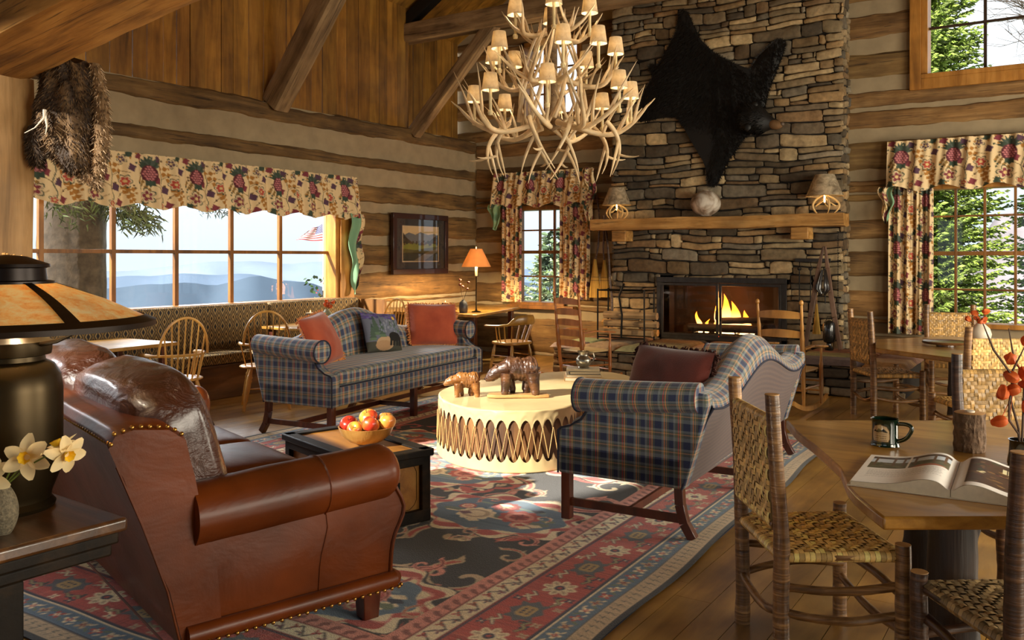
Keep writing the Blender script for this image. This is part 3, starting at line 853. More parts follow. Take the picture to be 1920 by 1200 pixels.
# conifers: trunk + whorls of drooping needle sprays
M['needle'] = attrmat('spruce_needles', .7, 0, 3, .3); M['bark'] = plain('bark', (.27, .23, .19), .95, var=.5, scale=11, bmp=1.0)
def conifer(name, label, loc, h, rad, seed, dens=1.0, tone=(.36, .46, .18), z0=.3, group=None, sprig=.16, step=.17, zmax=99):
    rnd = random.Random(seed); t = thing(name, label, 'tree', loc, 0, group)
    mb = MB(); mb.tube([(0, 0, 0), (.05, 0, h * .5), (0, .04, h)], [.03 * h / 4 + .06, .05, .01], 8); mb.build('trunk', M['bark'], t)
    mb = MB(); z = z0
    while z < min(h, zmax):
        fr = 1 - z / h; L = rad * (fr ** .75) + .06; nb = int(7 * dens) + 2
        for b in range(nb):
            a = rnd.uniform(0, 2 * PI); l = L * rnd.uniform(.7, 1.1); dr = rnd.uniform(-.25, .05); zz = z + rnd.uniform(-.5, .5) * step
            n = max(3, int(l / (sprig * .42)))
            for i in range(1, n + 1):
                tt = i / n; p = Vector((math.cos(a) * l * tt, math.sin(a) * l * tt, zz + dr * l * tt + .18 * l * tt * tt))
                for sd in (-1, 1, 0):
                    aa = a + sd * rnd.uniform(.5, 1.0); s_ = sprig * rnd.uniform(.7, 1.3) * (1.1 - .3 * tt)
                    d = Vector((math.cos(aa), math.sin(aa), rnd.uniform(-.45, .25))); q = d.cross(Vector((0, 0, 1))).normalized() * s_ * .085
                    k = rnd.uniform(.55, 1.35); c = s2l(tuple(min(1, x * k) for x in tone))
                    e = p + d * s_
                    mb.add([p - q, p + q, p + d * s_ * .6 + q * 1.1, e, p + d * s_ * .6 - q * 1.1], [(0, 1, 2, 3, 4)], None, c)
                    if sd: 
                        up = Vector((0, 0, s_ * .22)); mb.add([p, p + d * s_ * .5 + up, e, p + d * s_ * .5 - up * .6], [(0, 1, 2, 3)], None, c)
        z += step / dens
    o = mb.build('needles', M['needle'], t, smooth=False); return t
conifer('spruce_tree', 'tall sunlit green spruce outside both right hand windows', (-4.4, 33.0, -6.0), 26, 3.2, 1, 2.1, z0=5, sprig=.27, step=.34, tone=(.52, .60, .26), zmax=18)
conifer('spruce_tree', 'pale green broad evergreen beyond the small curtained window', (-20.8, 35.0, -6.0), 8.4, 3.2, 3, 1.1, tone=(.66, .72, .56), z0=3, sprig=.30, step=.28)
conifer('spruce_tree', 'pale green evergreen at the right of the small curtained window', (-17.2, 39.0, -6.0), 8.6, 3.0, 8, 1.1, tone=(.60, .68, .52), z0=3, sprig=.30, step=.28)
conifer('spruce_tree', 'dark young spruce with bare tip outside the small curtained window', (-14.1, 24.0, -5.0), 7.6, 1.4, 4, .8, tone=(.32, .40, .30), z0=2, sprig=.34, step=.3)
conifer('spruce_tree', 'slender spruce at the right edge of the upper right window', (-1.2, 38.0, -6.0), 15.4, 1.7, 5, .8, z0=4, sprig=.26, step=.3, tone=(.44, .54, .24))
conifer('spruce_tree', 'low bushy spruce low down in the right hand window', (-.3, 27.5, -5.5), 5.9, 1.9, 6, 1.2, tone=(.52, .60, .30), z0=2, sprig=.25, step=.28)
# bare twigs of a leafless tree against the sky
t = thing('bare_tree', 'leafless tree with thin grey twigs outside the upper right window', 'tree', (2.6, 44, -6))
rnd = random.Random(9); mb = MB(); mb.tube([(0, 0, 0), (.2, 0, 8), (0, 0, 15), (.4, .1, 20)], [.3, .22, .14, .05], 8); mb.build('trunk', M['bark'], t)
mb = MB()
def twig(p, d, l, r_, dep):
    q = p + d * l; mb.tube([p, (p + q) / 2 + Vector((rnd.uniform(-.05, .05) * l, 0, rnd.uniform(-.05, .08) * l)), q], [r_, r_ * .8, r_ * .5], 4, caps=False)
    if dep > 0:
        for k in range(3):
            nd = (d + Vector((rnd.uniform(-.7, .7), rnd.uniform(-.4, .4), rnd.uniform(-.4, .6)))).normalized(); twig(p + d * l * rnd.uniform(.5, 1), nd, l * .65, r_ * .55, dep - 1)
for z in (11, 13.0, 14.5, 16, 17.5):
    for sx in (-1, 1, -1): twig(Vector((0, 0, z)), Vector((sx, rnd.uniform(-.4, .4), rnd.uniform(.0, .5))).normalized(), 3.2, .06, 3)
mb.build('twigs', M['bark'], t)
# big trunk just outside the picture window
t = thing('evergreen_tree', 'old evergreen with thick grey-brown trunk and drooping boughs close outside the picture window', 'tree', (-11.05, 6.3, -1.2)); big = t
mb = MB()
def tr(u, v):
    a = 2 * PI * v; r_ = (.42 - .04 * u) * (1 + .06 * nz(math.cos(a) * 2, math.sin(a) * 2, u * 6) + .05 * nz(math.cos(a) * 7, math.sin(a) * 7, u * 4) + .03 * nz(math.cos(a) * 14, math.sin(a) * 14, u * 30))
    return (r_ * math.cos(a) - .04 * u, r_ * math.sin(a), u * 7)
mb.surf(tr, 70, 48, wv=True); mb.build('trunk', M['bark'], t)
def bough(pts, seed, n=26, spr=.26, tone=(.30, .36, .22)):
    rnd = random.Random(seed); O_ = Vector((-11.05, 6.3, -1.2)); P = [Vector(p) - O_ for p in pts]
    P0 = [Vector((.3, .3, 5.2))] + P
    mb = MB(); mb.tube(P0, [.035] + [.02] * (len(P) - 1) + [.006], 6); t = mb.build('bough', M['bark'], big)
    mb = MB()
    for k in range(n * 34):
        tt = rnd.random() ** .7 * (len(P) - 1); i = min(int(tt), len(P) - 2); p = P[i].lerp(P[i + 1], tt - i)
        p = p + Vector((rnd.uniform(-.12, .12), rnd.uniform(-.25, .25), rnd.uniform(-.16, .10)))
        d = Vector((rnd.uniform(-.5, .5), rnd.uniform(-.6, 1.0), rnd.uniform(-.9, .0))).normalized(); s_ = spr * rnd.uniform(.3, .6); q = Vector((.0, -d.z, d.y)).normalized() * s_ * .07
        kk = rnd.uniform(.5, 1.3); mb.add([p - q, p + d * s_ * .5 + q * .4 - q, p + d * s_, p + d * s_ * .5 + q * 1.5, p + q], [(0, 1, 2, 3, 4)], None, s2l(tuple(x * kk for x in tone)))
    mb.build('needles', M['needle'], t, smooth=False)
bough([(-10.6, 5.9, 2.9), (-10.5, 6.5, 2.35), (-10.4, 6.95, 2.0)], 1, 26)
bough([(-10.4, 5.6, 2.9), (-10.3, 5.75, 2.35), (-10.3, 5.85, 2.05)], 2, 8, .2)
bough([(-10.2, 7.2, 2.75), (-10.1, 7.6, 2.45), (-10.1, 7.85, 2.28)], 3, 9, .2, (.24, .34, .30))
bough([(-10.5, 5.0, 2.7), (-10.5, 5.0, 2.2), (-10.4, 4.95, 1.75)], 4, 12, .18)
# flag pole with waving flag
t = thing('flagpole', 'slim white flagpole outside the last pane of the picture window', 'flagpole', (-22.05, 21.6, -6))
mb = MB(); mb.tube([(0, 0, 0), (0, 0, 9.0)], [.06, .035], 10); mb.build('pole', M['white'], t); mb = MB(); mb.ell((0, 0, 9.05), (.07, .07, .07)); mb.build('finial', M['brass'], t)
cv = Canvas(1.9, 1.0, 110, (.86, .84, .82))
for k in range(13):
    if k % 2 == 0: cv.rect(0, 1.9, k / 13, (k + 1) / 13, (.62, .12, .16))
cv.rect(0, .76, 6 / 13, 1, (.13, .17, .42))
for r_ in range(9):
    for c_ in range(6 if r_ % 2 == 0 else 5): cv.ell(.063 + c_ * .127 + (.063 if r_ % 2 else 0), 6 / 13 + (r_ + .6) * (7 / 13) / 9.2, .02, .02, (.95, .95, .95))
U, V = np.meshgrid(np.linspace(0, 1, 110), np.linspace(0, 1, 50), indexing='ij')
dirv = np.array([-.80, -.52]); P = np.zeros(U.shape + (3,))
wv = .06 * np.sin(U * 11 + V * 1.5) * U
L = 1.05 * (.55 + .45 * (1 - V) + .0) * U
P[..., 0] = dirv[0] * L + .5 * wv; P[..., 1] = dirv[1] * L - .8 * wv
P[..., 2] = (V - 1) * .62 - .30 * U * (V) - .05 * np.sin(U * 6) * U + .0
fo = grid_mesh('flag', P, attrmat('flag_cloth', .8, 0, 40, .02), cv.sample(U * 1.9, V * 1.0)); fo.location = (-22.05, 21.6, 2.75)
tag(fo, 'American flag waving at the top of the white flagpole', 'flag')
# shrub tips at the window foot
t = thing('flowering_shrub', 'leafy shrub with red buds at the lower right of the picture window', 'shrub', (-9.35, 9.15, -.95)); rnd = random.Random(4)
for nm, n_, col_, sz in (('leaves', 90, (.20, .33, .18), .07), ('buds', 12, (.72, .2, .15), .03)):
    mb = MB()
    for k in range(n_):
        p = Vector((rnd.uniform(-.25, .25), rnd.uniform(-.28, .28), rnd.uniform(1.6, 2.18))); d = Vector((rnd.uniform(-1, 1), rnd.uniform(-1, 1), rnd.uniform(-.2, 1))).normalized(); q = d.orthogonal().normalized() * sz * .35
        kk = rnd.uniform(.6, 1.4); mb.add([p, p + d * sz * .5 + q, p + d * sz, p + d * sz * .5 - q], [(0, 1, 2, 3)], None, s2l(tuple(min(1, x * kk) for x in col_)))
    if nm == 'leaves': mb.tube([(0, 0, 0), (0, 0, 2.0)], .012, 5, col=(.05, .03, .02))
    mb.build(nm, M['needle'], t, smooth=False)
# ================================================================ SOFAS
def sup(t, p):
    c = math.cos(t); return math.copysign(abs(c) ** p, c)
def pad(mb, c, size, n=26, m=12, e1=.35, e2=.5, crown=0.0, wr=0.0, seed=0.0, rot=None, wrs=5):
    """soft rounded slab, c centre, size full extents"""
    c = Vector(c); Rm = Euler(rot).to_matrix() if rot else None
    def f(u, v):
        a = 2 * PI * v; ph = PI * (u - .5)
        cp = math.copysign(abs(math.cos(ph)) ** e2, math.cos(ph)); spv = math.copysign(abs(math.sin(ph)) ** (e2 * 1.3), math.sin(ph))
        x = cp * math.copysign(abs(math.cos(a)) ** e1, math.cos(a)); y = cp * math.copysign(abs(math.sin(a)) ** e1, math.sin(a)); z = spv
        z += crown * (1 - x * x) * (1 - y * y) * (1 if z > 0 else .3)
        p = Vector((x * size[0] / 2, y * size[1] / 2, z * size[2] / 2))
        if wr: p *= 1 + wr * (nz(x * wrs + seed, y * wrs, z * wrs * .6) + .6 * nz(x * wrs * 3 + seed, y * wrs * 2, z * wrs)); p.z += 0
        if Rm is not None: p = Rm @ p
        return c + p
    k0 = len(mb.f); mb.surf(f, m * 2, n * 2, wv=True)
    for i in range(k0, len(mb.f)): mb.uv[i] = None
    mb.hasuv = False
def pillow(name, label, w, h, th, mat, frm, loc, rot, group=None, cat='cushion', face=None, fr=.042):
    t = bpy.data.objects.new(name, None); COL.objects.link(t); t.location = loc; t.rotation_euler = rot; tag(t, label, cat, group)
    def P(a, b, s):
        k = (max(0, 1 - abs(a) ** 2.6) * max(0, 1 - abs(b) ** 2.6)) ** .55
        pin = 1 - .06 * (1 - abs(a * b)) * (abs(a) ** 4 + abs(b) ** 4) / 2
        return (a * w / 2 * pin, s * th / 2 * k * (1 + .12 * nz(a * 2 + w, b * 2, s)), h / 2 + b * h / 2 * pin)
    if face is None:
        mb = MB()
        for s in (-1, 1): mb.surf(lambda u, v: P(2 * u - 1, 2 * v - 1, s), 22, 22, flip=s > 0)
        mb.build('cover', mat, t)
    else:
        mb = MB(); mb.surf(lambda u, v: P(2 * u - 1, 2 * v - 1, 1), 22, 22, flip=True); mb.build('cover', mat, t)
        n = 110; A, B = np.meshgrid(np.linspace(-1, 1, n), np.linspace(-1, 1, n), indexing='ij')
        PP = np.array([[P(a, b, -1) for b in np.linspace(-1, 1, n)] for a in np.linspace(-1, 1, n)])
        grid_mesh('needlepoint_front', PP, M['fabric'], face.sample((A + 1) / 2 * face.w, (B + 1) / 2 * face.h), t)
    if frm:
        mb = MB(); rnd = random.Random(int(w * 1000) + int(h * 77)); N = int(2 * (w + h) / .009)
        for k in range(N):
            q = k / N * 4; s_ = int(q); f_ = (q - s_) * 2 - 1
            a, b = [(f_, -1), (1, f_), (-f_, 1), (-1, -f_)][s_]; ou = [(0, -1), (1, 0), (0, 1), (-1, 0)][s_]
            p = Vector(P(a * .985, b * .985, 1)); d = Vector((ou[0] + rnd.uniform(-.5, .5), rnd.uniform(-.6, .6), ou[1] + rnd.uniform(-.5, .5))).normalized()
            L = fr * rnd.uniform(.6, 1.1); mb.tube([p, p + d * L * .6 + Vector((0, 0, -.2 * L)), p + d * L + Vector((rnd.uniform(-.3, .3) * L, 0, -.35 * L))], [.006, .0065, .005], 4)
        mb.build('fringe', frm, t)
    return t

def camel_sofa(label, loc, rz, L=2.45, D=.78, name='camelback_sofa'):
    t = thing(name, label, 'sofa', loc, rz, 'plaid camelback sofas')
    hx = L / 2; hy = D / 2
    mb = MB(); mb.box(-hx, hx, -hy, hy - .02, .27, .44); mb.build('seat_rail', M['plaid'], t, bevel=.018)
    mb = MB(); pad(mb, (0, -.055, .505), (L - .20, D - .12, .15), e1=.12, e2=.28, crown=.12); mb.build('seat_cushion', M['plaid'], t)
    for z in (.455, .555):
        pass
    mb = MB(); mb.tube([(-hx + .11, -hy - .0, .44), (hx - .11, -hy - .0, .44)], .007, 6); mb.build('welt', M['piping'], t)
    # arms
    prof = [(-hy, .27), (hy - .012, .27), (hy + .055, .5), (hy + .122, .74), (hy + .118, .80), (hy - .0, .81), (-hy + .26, .72), (-hy + .19, .66), (-hy + .15, .60), (-hy + .08, .555), (-hy + .02, .54), (-hy, .52)]
    for s in (-1, 1):
        mb = MB(); x0, x1 = sorted((s * (hx - .10), s * hx))
        n = len(prof); vs = [(x0, a, b) for a, b in prof] + [(x1, a, b) for a, b in prof]
        fs = [tuple(range(n)), tuple(range(2 * n - 1, n - 1, -1))] + [(i, i + n, (i + 1) % n + n, (i + 1) % n) for i in range(n)]
        mb.add(vs, fs)
        arm = mb.build('arm', M['plaid'], t, bevel=.012)
        mb = MB(); 
        def rf(u, v, s=s):
            a = 2 * PI * v; y = lerp(-hy + .13, hy + .07, u); r_ = lerp(.097, .082, u); cz = lerp(.735, .775, u ** 1.3); cx = s * (hx - .03)
            return (cx + math.cos(a) * r_ * 1.12 + s * .03 * (1 - u) * 0, y, cz + math.sin(a) * r_)
        mb.surf(rf, 20, 22, wv=True, su=D - .1, sv=.6, capu=True); mb.build('arm_roll', M['plaid'], arm)
        mb = MB(); ring = [rf(0, k / 22) for k in range(22)]; mb.tube([(a, b - .003, c) for a, b, c in ring], .0065, 6, closed=True)
        mb.tube([(s * (hx + .003), a, b) for a, b in prof[5:]] + [(s * (hx + .003), -hy, .27)], .006, 6)
        mb.build('welt', M['piping'], arm)
    # camel back
    def zt(s):
        k = abs(s) / .80; return .785 + (.245 * (math.cos(PI * k) + 1) / 2 if k < 1 else 0) + (.03 * max(0, (abs(s) - .85) / .15))
    inner = [(-.255, .50), (-.245, .62), (-.225, .74), (-.20, .86), (-.155, .95), (-.09, 1.0), (-.025, .985), (.035, .92), (.05, .84)]
    def bf(u, v):
        s = 2 * u - 1; q = v * (len(inner) - 1); i = min(int(q), len(inner) - 2); a = inner[i]; b = inner[i + 1]; k = q - i
        y = lerp(a[0], b[0], k); z = lerp(a[1], b[1], k); z = .5 + (z - .5) / .5 * (zt(s) - .5)
        return (s * (hx - .07), hy + .08 + y + .02 * (1 - s * s) * 0, z)
    mb = MB(); mb.surf(bf, 60, 28, su=L - .14, sv=.62, flip=True); b_ = mb.build('backrest', M['plaid'], t)
    def of(u, v):
        s = 2 * u - 1; zt_ = .5 + (.84 - .5) / .5 * (zt(s) - .5); z = lerp(zt_, .27, v); y = lerp(hy + .13, hy - .025, v ** .8)
        return (s * (hx - .0 - .07 * (1 - v)), y, z)
    mb = MB(); mb.surf(of, 60, 10, su=L, sv=.6, flip=True)
    mb.build('outside_back', M['plaid_back'], t)['label'] = 'fine striped outside back'
    mb = MB(); mb.tube([of(k / 60, 0) for k in range(61)], .007, 6); mb.tube([of(0, k / 10) for k in range(11)], .007, 6); mb.tube([of(1, k / 10) for k in range(11)], .007, 6); mb.build('welt', M['piping'], b_)
    # legs
    for x in (-hx + .04, 0, hx - .04):
        mb = MB(); mb.cbox((x, -hy + .04, .14), (.055, .055, .28)); mb.cbox((x, -hy + .012, .14), (.018, .004, .26)); mb.build('leg', M['mahogany'], t, bevel=.004)
        mb = MB(); pts = [(x, hy - .05, .28), (x, hy - .045, .18), (x, hy - .02, .08), (x, hy + .03, .0)]
        for a, b in zip(pts[:-1], pts[1:]): mb.bar(a, b, .05, .05, up=(0, 1, 0))
        mb.build('leg', M['mahogany'], t, bevel=.003)
    for x in (-hx + .04, 0, hx - .04):
        mb = MB(); mb.bar((x, -hy + .05, .10), (x, hy - .03, .10), .02, .045); mb.build('stretcher', M['mahogany'], t)
    mb = MB(); mb.bar((-hx + .04, .05, .10), (hx - .04, .05, .10), .02, .045); mb.build('stretcher', M['mahogany'], t)
    return t
sofaR = camel_sofa('plaid camelback sofa on the right, seen from its end and striped outside back', (-2.20, 5.60, .012), R(-87.5), L=2.42)
sofaL = camel_sofa('plaid camelback sofa on the left, facing the room with three cushions on it', (-5.70, 6.40, .012), R(96), L=2.56)

# cushions
cvb = Canvas(.46, .42, 240, (.38, .40, .47)); rnd = random.Random(5)
cvb.rect(0, .46, 0, .10, (.24, .24, .20)); cvb.ell(.20, .08, .11, .07, (.70, .58, .44)); cvb.ell(.18, .06, .10, .05, (.66, .52, .38))
for (x, y, s) in ((.10, .30, 1.15), (.06, .22, .9), (.17, .26, 1.0), (.36, .30, .6), (.41, .27, .55), (.30, .31, .5)):
    for k in range(6): cvb.poly([(x - .05 * s * (1 - k / 7), y - .12 * s + k * .03 * s), (x + .05 * s * (1 - k / 7), y - .12 * s + k * .03 * s), (x, y - .06 * s + k * .03 * s)], random.Random(k).choice([(.25, .33, .28), (.33, .42, .33), (.18, .26, .24)]))
for k in range(60): cvb.ell(rnd.uniform(.0, .46), rnd.uniform(.34, .42), .02, .01, rnd.choice([(.30, .24, .48), (.38, .32, .58), (.24, .22, .40)]))
cvb.ell(.37, .355, .022, .02, (.86, .70, .30))
for k in range(40): cvb.ell(rnd.uniform(.15, .42), rnd.uniform(.2, .33), .01, .014, rnd.choice([(.5, .53, .58), (.43, .46, .54)]))
# black bear walking
cvb.ell(.33, .15, .085, .05, (.06, .05, .05)); cvb.ell(.41, .125, .035, .03, (.06, .05, .05)); cvb.ell(.437, .112, .016, .012, (.35, .24, .15))
for x in (.27, .31, .36, .40): cvb.poly([(x - .016, .13), (x + .018, .13), (x + .016, .06), (x - .016, .06)], (.07, .06, .05))
def wl(t, x, y, z):  # local point of a thing -> world
    return Matrix.Translation(t.location) @ Euler(t.rotation_euler).to_matrix().to_4x4() @ Vector((x, y, z))
p = wl(sofaL, -.82, -.02, .585); pillow('throw_cushion', 'rust fringed cushion leaning in the near arm corner of the left plaid sofa', .50, .47, .19, M['rust'], M['fringe'], p, (R(-24), R(-6), R(96 + 14)), 'rust fringed cushions')
p = wl(sofaL, .08, .04, .585); pillow('throw_cushion', 'needlepoint cushion with a black bear, pines and purple sky', .50, .41, .15, M['piping'], None, p, (R(-20), R(5), R(96 - 8)), face=cvb)
p = wl(sofaL, .98, .02, .585); pillow('throw_cushion', 'rust fringed cushion upright towards the far arm of the left plaid sofa', .56, .46, .18, M['rust'], M['fringe'], p, (R(-20), R(2), R(96 - 36)), 'rust fringed cushions')
p = wl(sofaR, .62, .02, .585); pillow('throw_cushion', 'dark rust cushion with dark fringe on the right plaid sofa', .64, .40, .2, M['rust_dk'], M['fringe_dk'], p, (R(-20), 0, R(-20)))

# ---------------------------------------------------------------- leather sofa
t = thing('leather_sofa', 'glossy brown leather sofa with rolled arms and nailhead trim in the foreground', 'sofa', (-3.66, 2.69, .012), R(163))
L, D = 2.35, .92; hx, hy = L / 2, D / 2
mb = MB(); mb.box(-hx + .02, hx - .02, -hy + .03, hy - .03, .15, .40); mb.build('seat_rail', M['leather'], t, bevel=.03, bseg=3)
lean = lambda z: hy - .02 + .20 * ((z - .13) / .8) ** 1.2
def back_outer(u, v):
    # closed section around (y,z) : rear side up, over the top, front side down
    x = lerp(-hx, hx, u)
    q = v * 2 * PI
    prof = [(hy - .02, .13), (hy + .03, .35), (hy + .12, .6), (hy + .205, .84), (hy + .23, .905), (hy + .21, .945), (hy + .15, .96), (hy + .03, .945), (hy - .03, .90), (hy - .09, .6), (hy - .14, .4), (hy - .16, .15)]
    k = v * len(prof); i = int(k) % len(prof); j = (i + 1) % len(prof); f_ = k - int(k)
    y = lerp(prof[i][0], prof[j][0], f_); z = lerp(prof[i][1], prof[j][1], f_)
    e = max(0, (abs(2 * u - 1) - .94) / .06)
    z -= .02 * e * e * (1 if z > .8 else 0)
    y += .006 * nz(x * 3, z * 5)
    return (x, y, z)
mb = MB(); mb.surf(back_outer, 60, 48, wv=True, capu=True, flip=True); bk = mb.build('back_frame', M['leather'], t, angle=55)
mb = MB()
for s in (-1, 1):
    mb.tube([(s * (hx - .004), y, z) for y, z in ((hy - .01, .15), (hy + .035, .35), (hy + .12, .6), (hy + .205, .82))], .005, 6)
mb.tube([(x, hy + .03, .15) for x in (-hx, 0, hx)], .005, 6); mb.build('seam', M['leather'], bk)
def nails(mb, pts, step=.026, r_=.0085):
    d = 0; 
    for a, b in zip(pts[:-1], pts[1:]):
        a = Vector(a); b = Vector(b); Lg = (b - a).length
        while d < Lg:
            mb.ell(a.lerp(b, d / Lg), (r_, r_, r_), 8, 5); d += step
        d -= Lg
mb = MB()
nails(mb, [(-hx - .001, hy + .215, .935), (-hx - .001, hy + .15, .952), (-hx - .001, hy + .03, .937), (-hx - .001, hy - .03, .892)], .03)
nails(mb, [(-hx, hy + .225, .90), (hx, hy + .225, .90)], .032)
mb.build('nailheads', M['brass'], bk)['kind'] = 'stuff'
for s in (-1, 1):
    ap = MB(); prof = [(-hy + .02, .15), (hy - .10, .15), (hy - .10, .56), (-hy + .16, .64), (-hy + .05, .60), (-hy + .00, .50), (-hy + .02, .42), (-hy + .04, .34), (-hy + .0, .26)]
    x0, x1 = sorted((s * (hx - .20), s * (hx - .012))); n = len(prof)
    # curved arm side
    def af(u, v, s=s):
        y = lerp(-hy + .035, hy - .10, u); z = lerp(.15, .66, v); bul = .018 * math.sin(PI * v) + .006 * nz(y * 4, z * 4)
        return (s * (hx - .02 + bul), y - .05 * (1 - u) * math.exp(-((z - .47) / .09) ** 2) * 1.2 + .0, z)
    ap.surf(af, 24, 20, flip=s < 0)
    def ff(u, v, s=s):
        a = af(0, v, s); return (lerp(a[0], s * (hx - .21), u), a[1] - .02 * math.sin(PI * u), a[2])
    ap.surf(ff, 8, 20, flip=s > 0)
    ap.surf(lambda u, v, s=s: (s * (hx - .21), lerp(-hy + .03, hy - .1, u), lerp(.15, .66, v)), 2, 2, flip=s > 0)
    arm = ap.build('arm', M['leather'], t, angle=60)
    mb = MB()
    def rf(u, v, s=s):
        a = 2 * PI * v; 
        e = min(u, 1) ; y = lerp(-hy - .02, hy - .06, u); cap = math.sqrt(max(0, 1 - max(0, (.09 - u) / .09) ** 2)) if u < .09 else 1
        r_ = .118 * (.25 + .75 * cap); cz = lerp(.622, .585, u)
        return (s * (hx - .085) + math.cos(a) * r_ * 1.15, y, cz + math.sin(a) * r_ * (1 + .04 * nz(y * 5, a)))
    mb.surf(rf, 44, 26, wv=True, capu=True); mb.build('arm_roll', M['leather'], arm, angle=70)
    mb = MB(); 
    for yy in (-.12,):
        u0 = (yy + hy + .02) / (D - .04); mb.tube([rf(u0, k / 26) for k in range(26)], .005, 5, closed=True)
    mb.tube([(p[0] + s * .002, p[1], p[2]) for p in [af(.42, k / 10) for k in range(9)]], .003, 5)
    mb.tube([(p[0] + s * .004, p[1] - .004, p[2]) for p in [af(0, k / 14) for k in range(14)]], .008, 6)
    mb.build('seam', M['leather'], arm)
# welted skirt roll and nail row
mb = MB(); 
ring = [(-hx, hy - .03, .175), (-hx, -hy + .02, .175), (hx, -hy + .02, .175), (hx, hy - .03, .175)]
for a, b in zip(ring[:-1], ring[1:]): mb.tube([Vector(a).lerp(Vector(b), k / 10) for k in range(11)], .036, 12)
sk = mb.build('skirt_roll', M['leather'], t)
mb = MB(); nails(mb, [(-hx - .03, hy - .03, .15), (-hx - .03, -hy - .005, .15), (hx + .03, -hy - .005, .15)], .035)
mb.build('nailheads', M['brass'], sk)['kind'] = 'stuff'
cw = (L - .46) / 3
for i in range(3):
    x = -hx + .23 + cw * (i + .5)
    mb = MB(); pad(mb, (x, -.09, .435), (cw + .01, D - .16, .19), e1=.16, e2=.3, crown=.18, wr=.008, seed=i); mb.build('seat_cushion', M['leather'], t, angle=80)
for i in range(2):
    cw_ = (L - .30) / 2; x = -hx + .15 + cw_ * (i + .5)
    mb = MB(); pad(mb, (x, hy - .09, .785), (cw_ + .05, .33, .60), n=44, m=22, e1=.50, e2=.42, crown=.06, wr=.016, seed=i * 5.3, rot=(R(-17), 0, 0), wrs=2.6)
    b = mb.build('back_cushion', M['leather_c'], t, angle=80)
    b['label'] = 'crinkled loose back cushion'
for (x, y) in ((-hx + .1, -hy + .09), (hx - .1, -hy + .09), (-hx + .1, hy - .1), (hx - .1, hy - .1)):
    mb = MB(); mb.cbox((x, y, .075), (.07, .07, .15), taper=1.25); mb.build('leg', M['mahogany'], t, bevel=.004)
# ================================================================ TABLES, DRUM, TRUNK, RUG
# ---- rug (painted as woven pattern, colours by vertex)
RW, RL = 4.30, 5.75
cv = Canvas(RW, RL, 180, (.10, .085, .08)); rnd = random.Random(12)
navy_, blue, blue2, rose, pink, dred, cream, tan_, green_, mauve = (.16, .20, .28), (.38, .48, .56), (.30, .42, .50), (.76, .32, .27), (.90, .60, .52), (.56, .19, .15), (.97, .90, .75), (.80, .70, .55), (.46, .52, .40), (.50, .32, .36)
def edge_frame(d0, d1, col):
    cv.rect(d0, RW - d0, d0, RL - d0, col)
# field ornaments first
F0 = .74
def scroll(cx, cy, s, a, m=1, cols=(cream, tan_, pink)):
    pts = []
    for k in range(22):
        th = a + m * k * .30; r_ = s * (.08 + .92 * (k / 21.)) 
        pts.append((cx + math.cos(th) * r_, cy + math.sin(th) * r_))
    c = rnd.choice(cols); cv.stroke(pts, .034 * s / .22, c, .06 * s / .22)
    c2 = rose if c != pink else dred; cv.stroke(pts[8:], .012 * s / .22, c2, .028 * s / .22)
    for k in (9, 13, 17, 21):
        p = pts[k]; th = a + m * k * .30; d = (math.cos(th) * s * .34, math.sin(th) * s * .34); q = (-d[1] * .45 * m, d[0] * .45 * m)
        cv.poly([(p[0] - q[0] * .6, p[1] - q[1] * .6), (p[0] + d[0] * .5 + q[0] * .1, p[1] + d[1] * .5 + q[1] * .1), (p[0] + d[0] + q[0], p[1] + d[1] + q[1]), (p[0] + d[0] * .35 + q[0], p[1] + d[1] * .35 + q[1]), (p[0] + q[0] * .6, p[1] + q[1] * .6)], c)
for k in range(120):
    scroll(rnd.uniform(F0, RW - F0), rnd.uniform(F0, RL - F0), rnd.uniform(.13, .25), rnd.uniform(0, 6.3), rnd.choice((-1, 1)), (cream, tan_, pink, rose, tan_))
